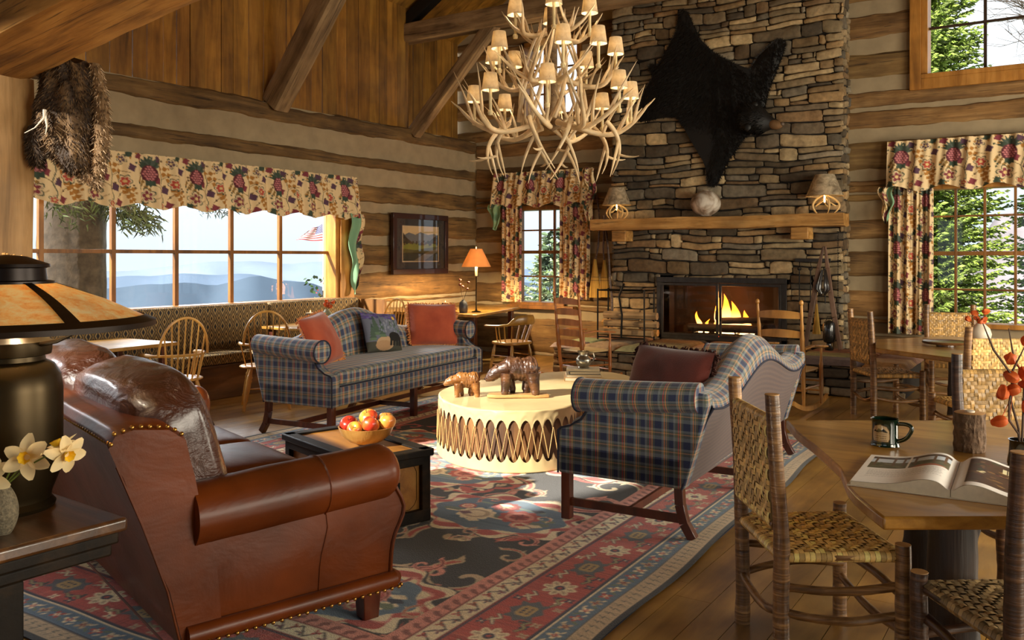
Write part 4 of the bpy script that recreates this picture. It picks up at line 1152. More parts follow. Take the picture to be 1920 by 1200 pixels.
def medallion(cx, cy, s, kind=0):
    n = 26
    def ring(k, col, ph=0, amp=.10, lob=8):
        cv.poly([(cx + math.cos(t) * s * 1.18 * k * (1 + amp * math.cos(lob * t + ph)), cy + math.sin(t) * s * .80 * k * (1 + amp * math.cos(lob * t + ph))) for t in np.linspace(0, 2 * PI, 90, endpoint=False)], col)
    ring(1.27, (.10, .085, .08), 0, .10, 10); ring(1.22, cream, 0, .12, 10); ring(1.13, rose, .6, .10, 10); ring(1.02, pink, 0, .09, 12); ring(.985, cream, 0, .08, 12); ring(.95, blue, 0, .05, 8)
    for q in np.linspace(-.7, .7, 8):  # woven abrash bands
        cv.stroke([(cx - s * .8 * math.sqrt(1 - q * q), cy + q * s * .6), (cx + s * .8 * math.sqrt(1 - q * q), cy + q * s * .6)], .028, rnd.choice([blue2, blue, (.48, .58, .64), (.54, .62, .56), (.33, .43, .52)]))
    cv.stroke([(cx - s * .9, cy - s * .1), (cx + s * .9, cy - s * .12)], .05, (.44, .50, .42)); cv.stroke([(cx - s * .85, cy - s * .18), (cx + s * .85, cy - s * .2)], .018, cream)
    for (dx, dy, r_, cs) in ((-.32, -.15, .34, (cream, tan_, cream)), (.35, .05, .36, (rose, pink, dred)), (-.1, .38, .26, (dred, rose, tan_)), (.55, -.28, .18, (pink, cream, rose)), (-.66, .12, .16, (rose, cream, pink))):
        X, Y, q = cx + dx * s, cy + dy * s, r_ * s
        for a in np.linspace(0, 2 * PI, 10, endpoint=False): cv.ell(X + math.cos(a) * q * .62, Y + math.sin(a) * q * .55, q * .34, q * .26, cs[0], a)
        cv.ell(X, Y, q * .66, q * .58, cs[1]); cv.ell(X, Y, q * .44, q * .38, cs[0])
        for a in np.linspace(0, 2 * PI, 6, endpoint=False): cv.stroke([(X + math.cos(a) * q * .15, Y + math.sin(a) * q * .15), (X + math.cos(a + .7) * q * .42, Y + math.sin(a + .7) * q * .38)], .014, cs[2])
        cv.ell(X, Y, q * .14, q * .13, cs[2])
    for k in range(9):
        a = rnd.uniform(0, 6.3); X, Y = cx + math.cos(a) * s * .7, cy + math.sin(a) * s * .5
        cv.poly([(X, Y), (X + .07, Y + .03), (X + .11, Y), (X + .06, Y - .035)], rnd.choice([green_, cream, navy_, mauve]))
xs = (1.30, 2.15, 3.0); 
for j, y in enumerate(np.arange(1.05, RL - .8, .68)):
    for x in ((1.25, 3.02) if j % 2 == 0 else (2.14,)):
        medallion(x + rnd.uniform(-.03, .03), y, .385)
for k in range(130):
    x, y = rnd.uniform(F0, RW - F0), rnd.uniform(F0, RL - F0)
    if rnd.random() < .6: scroll(x, y, rnd.uniform(.06, .12), rnd.uniform(0, 6.3), rnd.choice((-1, 1)))
# borders: paint from outside inwards on the four sides
def border(side):
    """returns mapping (along, depth) -> canvas point"""
    if side == 0: return lambda a, d: (RW - d, a)
    if side == 1: return lambda a, d: (d, a)
    if side == 2: return lambda a, d: (a, d)
    return lambda a, d: (a, RL - d)
strips = [(0, .035, (.11, .10, .10)), (.035, .125, tan_), (.125, .135, navy_), (.135, .245, blue), (.245, .258, cream), (.258, .272, navy_), (.272, .56, rose), (.56, .572, navy_), (.572, .585, dred), (.585, .685, cream), (.685, .695, dred), (.695, .775, pink)]
fieldcopy = cv.a.copy()
for d0, d1, c in strips:
    for s_ in range(4):
        Ln = RL if s_ < 2 else RW
        f = border(s_); p = [f(d0, d0), f(Ln - d0, d0), f(Ln - d1, d1), f(d1, d1)]
        cv.poly(p, c)
rose2 = (.68, .27, .22)
for s_ in range(4):
    Ln = RL if s_ < 2 else RW; f = border(s_)
    def P(a, d, pts, col): cv.poly([f(a + x, d + y) for x, y in pts], col)
    for a in np.arange(.3, Ln - .28, .011):  # abrash lines in red ground
        if rnd.random() < .3: cv.stroke([f(a, .275), f(a, .557)], .008, rnd.choice([rose2, (.80, .39, .32), (.70, .31, .28)]))
    for k, a in enumerate(np.arange(.10, Ln - .08, .052)):      # zigzag on tan guard
        cv.stroke([f(a, .05), f(a + .018, .085), f(a, .085), f(a + .02, .112)], .006, (.42, .40, .34))
    for k, a in enumerate(np.arange(.2, Ln - .18, .095)):      # flowers on blue guard
        c = [(rose, cream), (cream, rose), (tan_, dred)][k % 3]; x, y = f(a, .19); cv.flower(x, y, .036, (c[0],), 4, .78 * (k % 2), c[1]); cv.flower(x, y, .018, (c[1],), 4, .0, c[0])
        x, y = f(a + .048, .19 + .02 * (-1) ** k); cv.ell(x, y, .008, .022, green_, 1.0 if k % 2 else -1.0); cv.ell(*f(a + .036, .19 - .025 * (-1) ** k), .006, .016, cream, -.6)
    for k, a in enumerate(np.arange(.40, Ln - .36, .30)):      # main border palmettes
        m = k % 2; cx, cy = f(a, .415)
        if m == 0:
            for q in range(8):
                t_ = q * PI / 4; cv.ell(cx + math.cos(t_) * .055, cy + math.sin(t_) * .055, .032, .02, cream, t_)
                cv.ell(cx + math.cos(t_) * .055, cy + math.sin(t_) * .055, .018, .009, tan_, t_)
            cv.ell(cx, cy, .026, .026, navy_); cv.ell(cx, cy, .012, .012, rose)
        else:
            cv.poly([f(a + x, .415 + y) for x, y in ((-.12, 0), (-.085, .03), (-.09, .075), (-.045, .055), (0, .085), (.045, .055), (.09, .075), (.085, .03), (.12, 0), (.085, -.03), (.09, -.075), (.045, -.055), (0, -.085), (-.045, -.055), (-.09, -.075), (-.085, -.03))], (.36, .38, .40))
            cv.poly([f(a + x, .415 + y) for x, y in ((-.055, -.025), (-.055, .025), (-.035, .04), (.035, .04), (.055, .025), (.055, -.025), (.035, -.04), (-.035, -.04))], (.74, .62, .40))
            for g in (-.024, 0, .024):
                for h_ in (-.016, .016): x, y = f(a + g, .415 + h_); cv.ell(x, y, .007, .009, navy_)
        for (da, dd) in ((.15, -.08), (.15, .08), (.11, .11), (.19, -.11), (.075, -.115)):
            x, y = f(a + da, .415 + dd); cc = rnd.choice([(cream, navy_), (navy_, cream), (tan_, dred)])
            for q in range(4): cv.ell(x + math.cos(q * PI / 2 + .78) * .015, y + math.sin(q * PI / 2 + .78) * .015, .012, .008, cc[0], q * PI / 2 + .78)
            cv.ell(x, y, .006, .006, cc[1])
        cv.stroke([f(a + .10, .35), f(a + .14, .33), f(a + .17, .36), f(a + .20, .34), f(a + .19, .38)], .02, (.24, .24, .24)); cv.stroke([f(a + .10, .35), f(a + .14, .33), f(a + .17, .36), f(a + .20, .34)], .010, (.70, .64, .44))
        cv.stroke([f(a + .11, .47), f(a + .15, .50), f(a + .18, .47), f(a + .21, .50)], .018, (.30, .30, .30)); cv.stroke([f(a + .11, .47), f(a + .15, .50), f(a + .18, .47), f(a + .21, .50)], .008, cream)
    zz = [f(a, .635 + (.035 if i % 2 else -.035)) for i, a in enumerate(np.arange(.6, Ln - .58, .06))]
    cv.stroke(zz, .010, (.30, .25, .22))
    for i, a in enumerate(np.arange(.63, Ln - .58, .06)):
        c = [rose, mauve, (.72, .40, .26), (.40, .36, .34)][i % 4]; x, y = f(a, .635 + (.018 if i % 2 == 0 else -.018)); cv.flower(x, y, .026, (c,), 3, i, dred)
    for i, a in enumerate(np.arange(.70, Ln - .70, .07)):
        cv.poly([f(a, .695), f(a + .02, .70), f(a + .026, .72), f(a + .045, .73), f(a + .035, .755), f(a + .012, .745), f(a + .0, .725)], (.60, .33, .28))
nu, nv = 700, 936
U, V = np.meshgrid(np.linspace(0, 1, nu), np.linspace(0, 1, nv), indexing='ij')
colr = cv.sample(U * RW, V * RL)
# narrow woven colour rows
rs = np.random.RandomState(3); row = 1 + .07 * rs.randn(1, nv, 1); colr = np.clip(colr * row, 0.004, 1)
P_ = np.zeros((nu, nv, 3)); P_[..., 0] = -RW / 2 + U * RW + .018 * np.sin(V * 21) * np.clip((np.abs(U - .5) - .44) / .06, 0, 1) + .012 * np.sin(V * 9 + 1) * np.clip((np.abs(U - .5) - .44) / .06, 0, 1); P_[..., 1] = -RL / 2 + V * RL; P_[..., 2] = .009 + .003 * np.sin(U * 40) * np.sin(V * 33)
ro = grid_mesh('rug', P_, M['rugm'], colr); ro.location = (-3.76, 4.70, 0); ro.rotation_euler = (0, 0, R(1.2))
tag(ro, 'large patterned wool rug in black, rose, blue and cream under the sofas', 'rug')
mb = MB(); mb.box(-RW / 2 + .02, RW / 2 - .02, -RL / 2 + .005, RL / 2 - .005, .001, .005); mb.build('rug_backing', M['piping'], ro, smooth=False)

# ---- drum coffee table (outline in world metres relative to its centre)
DC = (-3.80, 6.15)
out = [(-3.45, 5.06), (-3.2, 5.22), (-3.10, 5.5), (-3.2, 5.82), (-3.34, 6.15), (-3.36, 6.5), (-3.30, 6.85), (-3.38, 7.15), (-3.68, 7.33), (-3.98, 7.25), (-4.16, 7.0), (-4.26, 6.65), (-4.40, 6.25), (-4.42, 5.85), (-4.30, 5.5), (-4.05, 5.22), (-3.75, 5.06)]
def closed_spline(pts, n):
    r = []; m = len(pts)
    for k in range(n):
        q = k / n * m; i = int(q); f_ = q - i; p = [pts[(i + j - 1) % m] for j in range(4)]
        r.append(tuple(.5 * ((2 * p[1][a]) + (-p[0][a] + p[2][a]) * f_ + (2 * p[0][a] - 5 * p[1][a] + 4 * p[2][a] - p[3][a]) * f_ ** 2 + (-p[0][a] + 3 * p[1][a] - 3 * p[2][a] + p[3][a]) * f_ ** 3) for a in range(2)))
    return r
NO = 360; ol = [(x - DC[0], y - DC[1]) for x, y in closed_spline(out, NO)]
cxy = (sum(p[0] for p in ol) / NO, sum(p[1] for p in ol) / NO)
nrm = []
for i in range(NO):
    a = ol[i - 1]; b = ol[(i + 1) % NO]; d = Vector((b[0] - a[0], b[1] - a[1], 0)).normalized(); nrm.append(Vector((d.y, -d.x, 0)))
# make sure normals point out
if sum((Vector((*ol[i], 0)) - Vector((*cxy, 0))).dot(nrm[i]) for i in range(NO)) < 0: nrm = [-q for q in nrm]
t = thing('drum_table', 'kidney-shaped rawhide drum coffee table with laced thongs, on the rug', 'coffee table', (DC[0], DC[1], .012))
mb = MB()
def body(u, v):
    i = int(round(u * NO)) % NO; p = ol[i]; return (p[0] - nrm[i].x * .012, p[1] - nrm[i].y * .012, lerp(.03, .40, v))
mb.surf(body, NO, 4, wu=True); mb.build('drum_body', M['drumwood'], t)
HT = .445
def skin(top):
    mb = MB(); rows = []
    def edge(i):  # scalloped lower edge
        q = (i / NO * 60) % 1.0; s_ = math.sin(PI * q) ** .7
        return s_
    prof = [0, .35, .7, 1.0]
    for i in range(NO): pass
    def f(u, v):
        i = int(round(u * NO)) % NO; p = ol[i]; s_ = edge(i)
        if top: z0 = HT - .145 + .075 * s_; z = lerp(z0, HT - .014, min(v / .6, 1)); k = 0.004 + .005 * nz(i * .2, v * 3) 
        else: z0 = .135 - .06 * s_; z = lerp(z0, .012, min(v / .6, 1)); k = .012 + .01 * (v) 
        if v > .6:
            w_ = (v - .6) / .4; z = (HT - .014 + .014 * math.sin(w_ * PI / 2)) if top else .012 - .012 * math.sin(w_ * PI / 2); k -= .016 * (1 - math.cos(w_ * PI / 2))
        return (p[0] + nrm[i].x * k, p[1] + nrm[i].y * k, z)
    mb.surf(f, NO, 16, wu=True)
    z = HT if top else 0; 
    # top skin fan as rings
    def g(u, v):
        i = int(round(u * NO)) % NO; p = ol[i]; k = (1 - v)
        x = lerp(cxy[0], p[0] - nrm[i].x * .012, k); y = lerp(cxy[1], p[1] - nrm[i].y * .012, k)
        return (x, y, z + .004 * nz(x * 3, y * 3) * (1 if top else 0) * (1 - k ** 6))
    mb.surf(g, NO, 10, wu=True, flip=False)
    return mb
skin(True).build('top_hide', M['hide'], t, angle=60); skin(False).build('bottom_hide', M['hide'], t, angle=60)
mb = MB()
for k in range(60):
    i0 = int(k / 60 * NO) % NO; i1 = int((k + .5) / 60 * NO) % NO; i2 = int((k + 1) / 60 * NO) % NO
    def pt(i, z, o=.012): return (ol[i][0] + nrm[i].x * o, ol[i][1] + nrm[i].y * o, z)
    mb.tube([pt(i0, HT - .13), pt(i1, .10, .016)], .0038, 5); mb.tube([pt(i1, .10, .016), pt(i2, HT - .13)], .0038, 5)
for i0 in (124, 140, 280, 38):
    mb.tube([(ol[(i0 + q) % NO][0] + nrm[(i0 + q) % NO].x * .03, ol[(i0 + q) % NO][1] + nrm[(i0 + q) % NO].y * .03, .25 - .04 * math.sin(PI * q / 9)) for q in range(10)], .008, 6)
mb.build('lacing', M['thong'], t)['kind'] = 'stuff'

# ---- trunk
t = thing('wooden_chest', 'low painted wooden chest with dark framed ochre panels, apples on top', 'chest', (-3.665, 3.85, .012), R(-16.5))
W_, D_, H_ = .95, .46, .42
M['ochre'] = wood('ochre_panel', (.46, .28, .08), (.66, .44, .16), (.74, .54, .24), 0, .45, 7, 6, coat=.2, bmp=.1)
M['blackwood'] = wood('worn_black_paint', (.05, .035, .02), (.11, .08, .045), (.22, .155, .08), 0, .6, 7, 6, coat=0, bmp=.1)
M['blackwood'].node_tree.nodes['Principled BSDF'].inputs['Specular IOR Level'].default_value = .2
mb = MB(); mb.box(-W_ / 2 + .03, W_ / 2 - .03, -D_ / 2 + .03, D_ / 2 - .03, .03, H_ - .04); mb.build('body', M['ochre'], t)
mb = MB()
for sx in (-1, 1):
    for sy in (-1, 1): mb.cbox((sx * (W_ / 2 - .03), sy * (D_ / 2 - .03), H_ / 2), (.06, .06, H_ - .06))
for sy in (-1, 1):
    mb.cbox((0, sy * (D_ / 2 - .02), .035), (W_, .045, .07)); mb.cbox((0, sy * (D_ / 2 - .02), H_ - .065), (W_ - .02, .04, .05))
for sx in (-1, 1):
    mb.cbox((sx * (W_ / 2 - .02), 0, .035), (.045, D_, .07)); mb.cbox((sx * (W_ / 2 - .02), 0, H_ - .065), (.04, D_ - .02, .05))
mb.build('frame', M['blackwood'], t, bevel=.005)
mb = MB(); mb.box(-W_ / 2 + .05, W_ / 2 - .05, -D_ / 2 + .05, D_ / 2 - .05, H_ - .05, H_ - .012); lid = mb.build('lid', M['ochre'], t)
mb = MB()
for sy in (-1, 1): mb.cbox((0, sy * (D_ / 2 - .02), H_ - .02), (W_ + .02, .08, .04))
for sx in (-1, 1): mb.cbox((sx * (W_ / 2 - .02), 0, H_ - .02), (.08, D_ + .02, .04))
mb.build('lid_rim', M['blackwood'], lid, bevel=.006)
mb = MB(); x = W_ / 2 - .028; 
mb.M = None
mb.cbox((x, 0, .21), (.012, .07, .07)); mb.build('hasp', M['iron'], t, bevel=.003)
mb = MB(); mb.cbox((x + .008, .0, .21), (.008, .035, .035)); mb.build('keyhole_plate', M['iron2'], t)
mb = MB()
loop = [(-.135, .10), (-.10, .075), (.10, .075), (.135, .10), (.15, .13), (.15, .29), (.135, .32), (.10, .345), (-.10, .345), (-.135, .32), (-.15, .29), (-.15, .13)]
mb.tube([(x - .0005, a, b) for a, b in loop], .0016, 4, closed=True); mb.build('painted_line', M['blackwood'], t)
M['bowlwood'] = wood('bowl_maple', (.48, .32, .14), (.62, .45, .22), (.72, .55, .30), 2, .4, 8, 6, coat=.2)
# ---- bowl with apples
bw = tuple(wl(t, .10, .02, H_ + .0))
t = thing('wooden_bowl', 'pale turned wooden bowl holding apples on the chest', 'bowl', (bw[0], bw[1], bw[2] + .001))
mb = MB(); mb.lathe([(0, .0), (.07, .0), (.10, .012), (.145, .05), (.168, .10), (.160, .10), (.138, .055), (.095, .022), (0, .014)], 40); mb.build('bowl', M['bowlwood'], t)
M['apple'] = attrmat('apple_skin', .28, 0, 26, .16, coat=.4); M['stem'] = plain('stem', (.22, .15, .08), .8)
def apple(label, loc, r_, c1, c2, rot, seed):
    t = bpy.data.objects.new('apple', None); COL.objects.link(t); t.location = loc; t.rotation_euler = rot; tag(t, label, 'apple', 'apples in the wooden bowl')
    mb = MB(); c1 = s2l(c1); c2 = s2l(c2)
    def pos(u, v):
        ph = PI * u; a = 2 * PI * v; rr = math.sin(ph); z = -math.cos(ph)
        k = 1 + .05 * math.cos(5 * a) * (1 - u) ; rad = r_ * (rr * (1.04 + .08 * z)) * k
        zz = r_ * (z * .92 - .28 * math.exp(-(rr / .28) ** 2) * (1 if z > 0 else -.6) * 1)
        return (rad * math.cos(a), rad * math.sin(a), zz)
    def cf(u, v):
        k = .5 + .5 * math.sin(2 * PI * v + seed) + .55 * nz(math.cos(2 * PI * v) * 2 + seed, math.sin(2 * PI * v) * 2, u * 3) - .35 * math.exp(-((u - 1) / .2) ** 2) ; k = min(1, max(0, k)); return tuple(lerp(c2[i], c1[i], k) for i in range(3))
    mb.surf(pos, 18, 24, wv=True, colfn=cf, flip=True); mb.build('skin', M['apple'], t)
    mb = MB(); mb.tube([(0, 0, r_ * .6), (.002, 0, r_ * .85), (.006, 0, r_ * 1.08)], .0022, 5); mb.build('stem', M['stem'], t)
yl, rd, dr = (.86, .62, .24), (.72, .20, .12), (.45, .08, .06)
B = Vector((bw[0], bw[1], bw[2]))
# camera-facing frame not used: positions are world offsets in the bowl
for lab, off, r_, a, b, ro_, sd in (
    ('dark red apple at the left rim of the bowl', (-.098, -.045, .108), .052, dr, rd, (.5, .3, 0), 1),
    ('large red and yellow apple on top of the pile', (-.028, .05, .140), .055, rd, yl, (.2, -.4, 1), 2),
    ('small rosy apple low at the front of the bowl', (-.012, -.088, .095), .044, rd, yl, (1.0, .2, .4), 3.5),
    ('glossy red striped apple front centre of the bowl', (.058, -.028, .118), .052, rd, yl, (.3, .5, 2), 4.4),
    ('yellow apple with a pink blush at the right rim', (.118, .058, .128), .048, (.84, .50, .22), (.88, .74, .32), (.1, .2, 3), 5.2),
    ('pale orange apple behind the yellow one', (.045, .125, .130), .044, (.80, .42, .2), yl, (.1, .1, 3), .4)):
    apple(lab, tuple(B + Vector(off)), r_, a, b, ro_, sd)

# ---- carved bears on the drum
M['bearwood'] = wood('carved_bear', (.12, .06, .03), (.28, .16, .08), (.50, .33, .19), 0, .4, 30, 3, coat=.35, bmp=.9)
M['bearwood2'] = wood('carved_cub', (.40, .23, .09), (.56, .36, .16), (.74, .52, .28), 0, .38, 30, 3, coat=.4, bmp=.9)
def blob_mesh(name, mat, parent, nodes, edges, sub=2, root=0):
    me = bpy.data.meshes.new(name); me.from_pydata([n[0] for n in nodes], edges, []); o = bpy.data.objects.new(name, me); COL.objects.link(o)
    o.parent = parent
    sk = o.modifiers.new('Skin', 'SKIN'); sk.use_smooth_shade = True
    lay = me.skin_vertices[0].data if me.skin_vertices else None
    if lay is None:
        bpy.context.view_layer.objects.active = o
        lay = me.skin_vertices[0].data
    for i, n in enumerate(nodes): lay[i].radius = (n[1], n[2] if len(n) > 2 else n[1]); lay[i].use_root = (i == root)
    s_ = o.modifiers.new('Sub', 'SUBSURF'); s_.levels = sub; s_.render_levels = sub
    me.materials.append(mat); return o
def bear(label, loc, rz, s, mat, slab, name='carved_bear', head_down=.0):
    """walks towards local -x"""
    t = thing(name, label, 'figurine', loc, rz, 'carved bears on the drum table')
    z0 = .028 if slab else 0
    if slab:
        mb = MB(); po = [(-.27, -.055), (-.20, -.085), (-.02, -.075), (.16, -.085), (.27, -.05), (.25, .05), (.1, .085), (-.15, .075), (-.25, .06)]
        mb.prism([(x * s / 1.0, y * s) for x, y in po], 0, .026); mb.build('slab', M['cutend'], t, bevel=.006)
    mb = MB()
    def body(u, v):   # trunk along x
        x = lerp(-.135, .175, u); a = 2 * PI * v
        prof = [(0, .065, .060, .215), (.15, .088, .076, .225), (.35, .098, .086, .212), (.6, .098, .090, .206), (.82, .106, .092, .212), (.95, .086, .070, .205), (1.0, .04, .04, .205)]
        for i in range(len(prof) - 1):
            if prof[i][0] <= u <= prof[i + 1][0] + 1e-6: k = (u - prof[i][0]) / (prof[i + 1][0] - prof[i][0]); q = [lerp(prof[i][j], prof[i + 1][j], k) for j in (1, 2, 3)]; break
        n_ = 1 + .10 * nz(x * 22, math.cos(a) * 2.4, math.sin(a) * 2.4) + .10 * nz(x * 60, math.cos(a) * 6, math.sin(a) * 6) + .05 * math.sin(x * 150 + 9 * nz(math.cos(a) * 2, math.sin(a) * 2, x * 8))
        return (s * x, s * q[1] * math.cos(a) * n_ * .82, z0 + s * (q[2] + q[0] * math.sin(a) * n_))
    mb.surf(body, 64, 40, wv=True, capu=True)
    # neck + head, lowered
    def chain(pts, rr, n=14, squash=1.0, ns=0.0):
        P = [Vector((p[0] * s, p[1] * s, z0 + p[2] * s)) for p in pts]; Q = []; RR = []
        for i in range(len(P) - 1):
            for k in range(4):
                q = k / 4; Q.append(P[i].lerp(P[i + 1], q)); RR.append(lerp(rr[i], rr[i + 1], q) * s * (1 + .07 * nz(Q[-1].x * 60, Q[-1].z * 60, Q[-1].y * 60)))
        Q.append(P[-1]); RR.append(rr[-1] * s); mb.tube(Q, RR, n, flat=squash)
    hd = head_down
    chain([(-.09, 0, .225), (-.15, 0, .215 - hd * .3), (-.20, 0, .20 - hd * .7), (-.235, 0, .18 - hd), (-.268, 0, .160 - hd), (-.285, 0, .152 - hd)], [.070, .062, .056, .048, .027, .017])
    for sy in (-1, 1):
        mb.ell((-.185 * s, sy * .042 * s, z0 + (.252 - hd * .6) * s), (.012 * s, .010 * s, .017 * s), 8, 6)
    for (x, y, bx, r1) in ((-.10, -.050, -.015, .046), (-.085, .050, .03, .046), (.125, -.052, .02, .054), (.10, .052, -.03, .052)):
        chain([(x, y, .18), (x + bx * .3, y * 1.05, .11), (x + bx, y * 1.05, .045), (x + bx, y * 1.05, .014), (x + bx - .028, y * 1.05, .008)], [r1 * 1.15, r1, r1 * .74, r1 * .74, r1 * .45], 12)
    mb.ell((.175 * s, 0, z0 + .215 * s), (.016 * s, .01 * s, .02 * s), 8, 6)
    mb.build('bear_body', mat, t, angle=80)
    mb = MB()
    for sy in (-1, 1): mb.ell((-.222 * s, sy * .030 * s, z0 + (.205 - hd) * s), (.005 * s,) * 3, 8, 6)
    mb.ell((-.290 * s, 0, z0 + (.157 - hd) * s), (.008 * s, .010 * s, .008 * s), 8, 6)
    mb.build('eyes_and_nose', M['iron'], t); return t
zt_ = .012 + HT + .003
bear('large dark carved wooden bear on a slab, head lowered, on the drum table', (-3.62, 5.62, zt_), R(33), .90, M['bearwood'], True, head_down=.035)
bear('small light carved bear cub walking ahead of the large bear', (-3.98, 5.42, zt_), R(38), .60, M['bearwood2'], False)

# ---- books and pitcher on the drum
M['paper'] = plain('page_edges', (.86, .80, .68), .8, var=.06, scale=60)
def book(label, loc, rz, w, d, h, col, group, name='book', sp=None):
    t = thing(name, label, 'book', loc, rz, group)
    mb = MB(); mb.box(-w / 2 + .004, w / 2 - .006, -d / 2 + .006, d / 2 - .006, .003, h - .003); mb.build('pages', M['paper'], t, smooth=False)
    mb = MB(); mb.box(-w / 2, w / 2, -d / 2, d / 2, 0, .003); mb.box(-w / 2, w / 2, -d / 2, d / 2, h - .003, h); mb.box(-w / 2 - .003, -w / 2 + .001, -d / 2, d / 2, 0, h)
    mb.build('cover', plain('book_cover', col, .4, coat=.2, var=.08), t, bevel=.0015)
    return t
g_ = 'books stacked on the drum table'; bx, by = -3.66, 6.75
book('large tan book at the bottom of the stack under the pitcher', (bx, by, zt_), R(30), .33, .27, .032, (.78, .60, .34), g_)
book('cream covered book second from the bottom of the stack under the pitcher', (bx + .005, by, zt_ + .032), R(31), .31, .25, .022, (.84, .78, .66), g_)
book('black bound book second from the top of the stack under the pitcher', (bx + .01, by + .005, zt_ + .054), R(33), .27, .22, .028, (.12, .12, .11), g_)
book('white topped book right under the pewter pitcher', (bx + .0, by + .005, zt_ + .082), R(28), .29, .22, .018, (.86, .82, .72), g_)
t = thing('pewter_pitcher', 'round bellied pewter pitcher on top of the stacked books', 'pitcher', (bx, by + .01, zt_ + .1), R(30))
mb = MB(); mb.lathe([(0, 0), (.045, 0), (.050, .006), (.046, .014), (.064, .04), (.070, .065), (.062, .09), (.046, .108), (.044, .120), (.052, .145), (.055, .15), (.050, .147), (.040, .12), (.04, .108), (.055, .09), (.062, .065), (.05, .02), (0, .01)], 32); mb.build('body', M['pewter'], t)
mb = MB(); mb.tube([(.048, 0, .138), (.085, 0, .135), (.098, 0, .10), (.085, 0, .065), (.062, 0, .05)], [.006, .007, .008, .007, .005], 8); mb.build('handle', M['pewter'], t)
# ================================================================ CHAIRS
def bez(p0, p1, p2, n=8):
    return [Vector((1 - k / n) ** 2 * a + 2 * (1 - k / n) * (k / n) * b + (k / n) ** 2 * c for a, b, c in zip(p0, p1, p2)) for k in range(n + 1)]
def turned(mb, p, q, r_, n=10, beads=(.2, .28, .75, .82)):
    P = Vector(p); Q = Vector(q); pts = []; rr = []
    for k in range(25):
        u = k / 24; pts.append(P.lerp(Q, u)); b = 1 + sum(.35 * math.exp(-((u - x) / .02) ** 2) for x in beads); ta = .62 + .5 * math.sin(PI * min(1, u * 1.15 + .02)) ; rr.append(r_ * ta * b)
    mb.tube(pts, rr, n)
def windsor(label, loc, rz, group='bow-back windsor armchairs'):
    """front is local -y"""
    t = thing('windsor_chair', label, 'chair', loc, rz, group); m = M['windsor']
    mb = MB()
    def seat(u, v):
        a = 2 * PI * v; ph = PI * (u - .5); c = abs(math.cos(ph)) ** .35; r_ = .235 * (1 + .10 * math.cos(2 * a) ) 
        x = c * r_ * 1.02 * math.cos(a); y = c * r_ * .93 * math.sin(a); z = .43 + .022 * math.sin(ph)
        if ph > 0: z -= .012 * max(0, 1 - (x * x + y * y) / .04)
        return (x, y, z)
    mb.surf(seat, 16, 32, wv=True); mb.build('seat', m, t)
    for sx in (-1, 1):
        for sy in (-1, 1):
            mb = MB(); turned(mb, (sx * .15, sy * .14, .42), (sx * .225, sy * .215, 0), .0245); mb.build('leg', m, t)
        mb = MB(); turned(mb, (sx * .19, -.18, .19), (sx * .19, .18, .19), .012, 8, (.5,)); mb.build('stretcher', m, t)
    mb = MB(); turned(mb, (-.19, 0, .19), (.19, 0, .19), .012, 8, (.5,)); mb.build('stretcher', m, t)
    # arm rail : U at z .66
    rail = [(-.255, -.13, .655)] + [(math.cos(a) * .255, .02 + math.sin(a) * .215, .665) for a in np.linspace(PI, 0, 17)] + [(.255, -.13, .655)]
    mb = MB(); mb.tube(rail, [.018] * 3 + [.013] * (len(rail) - 6) + [.018] * 3, 8); mb.build('arm_rail', m, t)
    bow = [(math.cos(a) * .225, .20 + .06 * math.sin(a), .67 + math.sin(a) ** .9 * .335) for a in np.linspace(PI, 0, 25)]
    mb = MB(); mb.tube(bow, .0125, 8); mb.build('bow', m, t)
    for k in range(7):
        a = lerp(-.15, .15, k / 6); tb = math.acos(max(-1, min(1, a * 1.25 / .225))); top = (math.cos(tb) * .225, .20 + .06 * math.sin(tb), .67 + math.sin(tb) ** .9 * .335)
        mb = MB(); mb.tube([(a * .95, .17, .44), (a * 1.1, .215, .66), top], [.008, .0085, .006], 6); mb.build('spindle', m, t)
    for sx in (-1, 1):
        for y in (-.10, -.02, .07):
            mb = MB(); mb.tube([(sx * .20, y, .44), (sx * .25, y * 1.05 - .0, .655)], [.007, .007], 6); mb.build('spindle', m, t)
    return t
windsor('windsor armchair with its back to the room between the bench table and left sofa arm', (-6.98, 6.02, 0), R(232))
windsor('windsor armchair nearest the brown leather sofa, at the leftmost bench table', (-6.90, 4.88, 0), R(258))
windsor('windsor armchair whose bow shows above the hump of the left plaid sofa', (-7.40, 8.27, 0), R(-8))

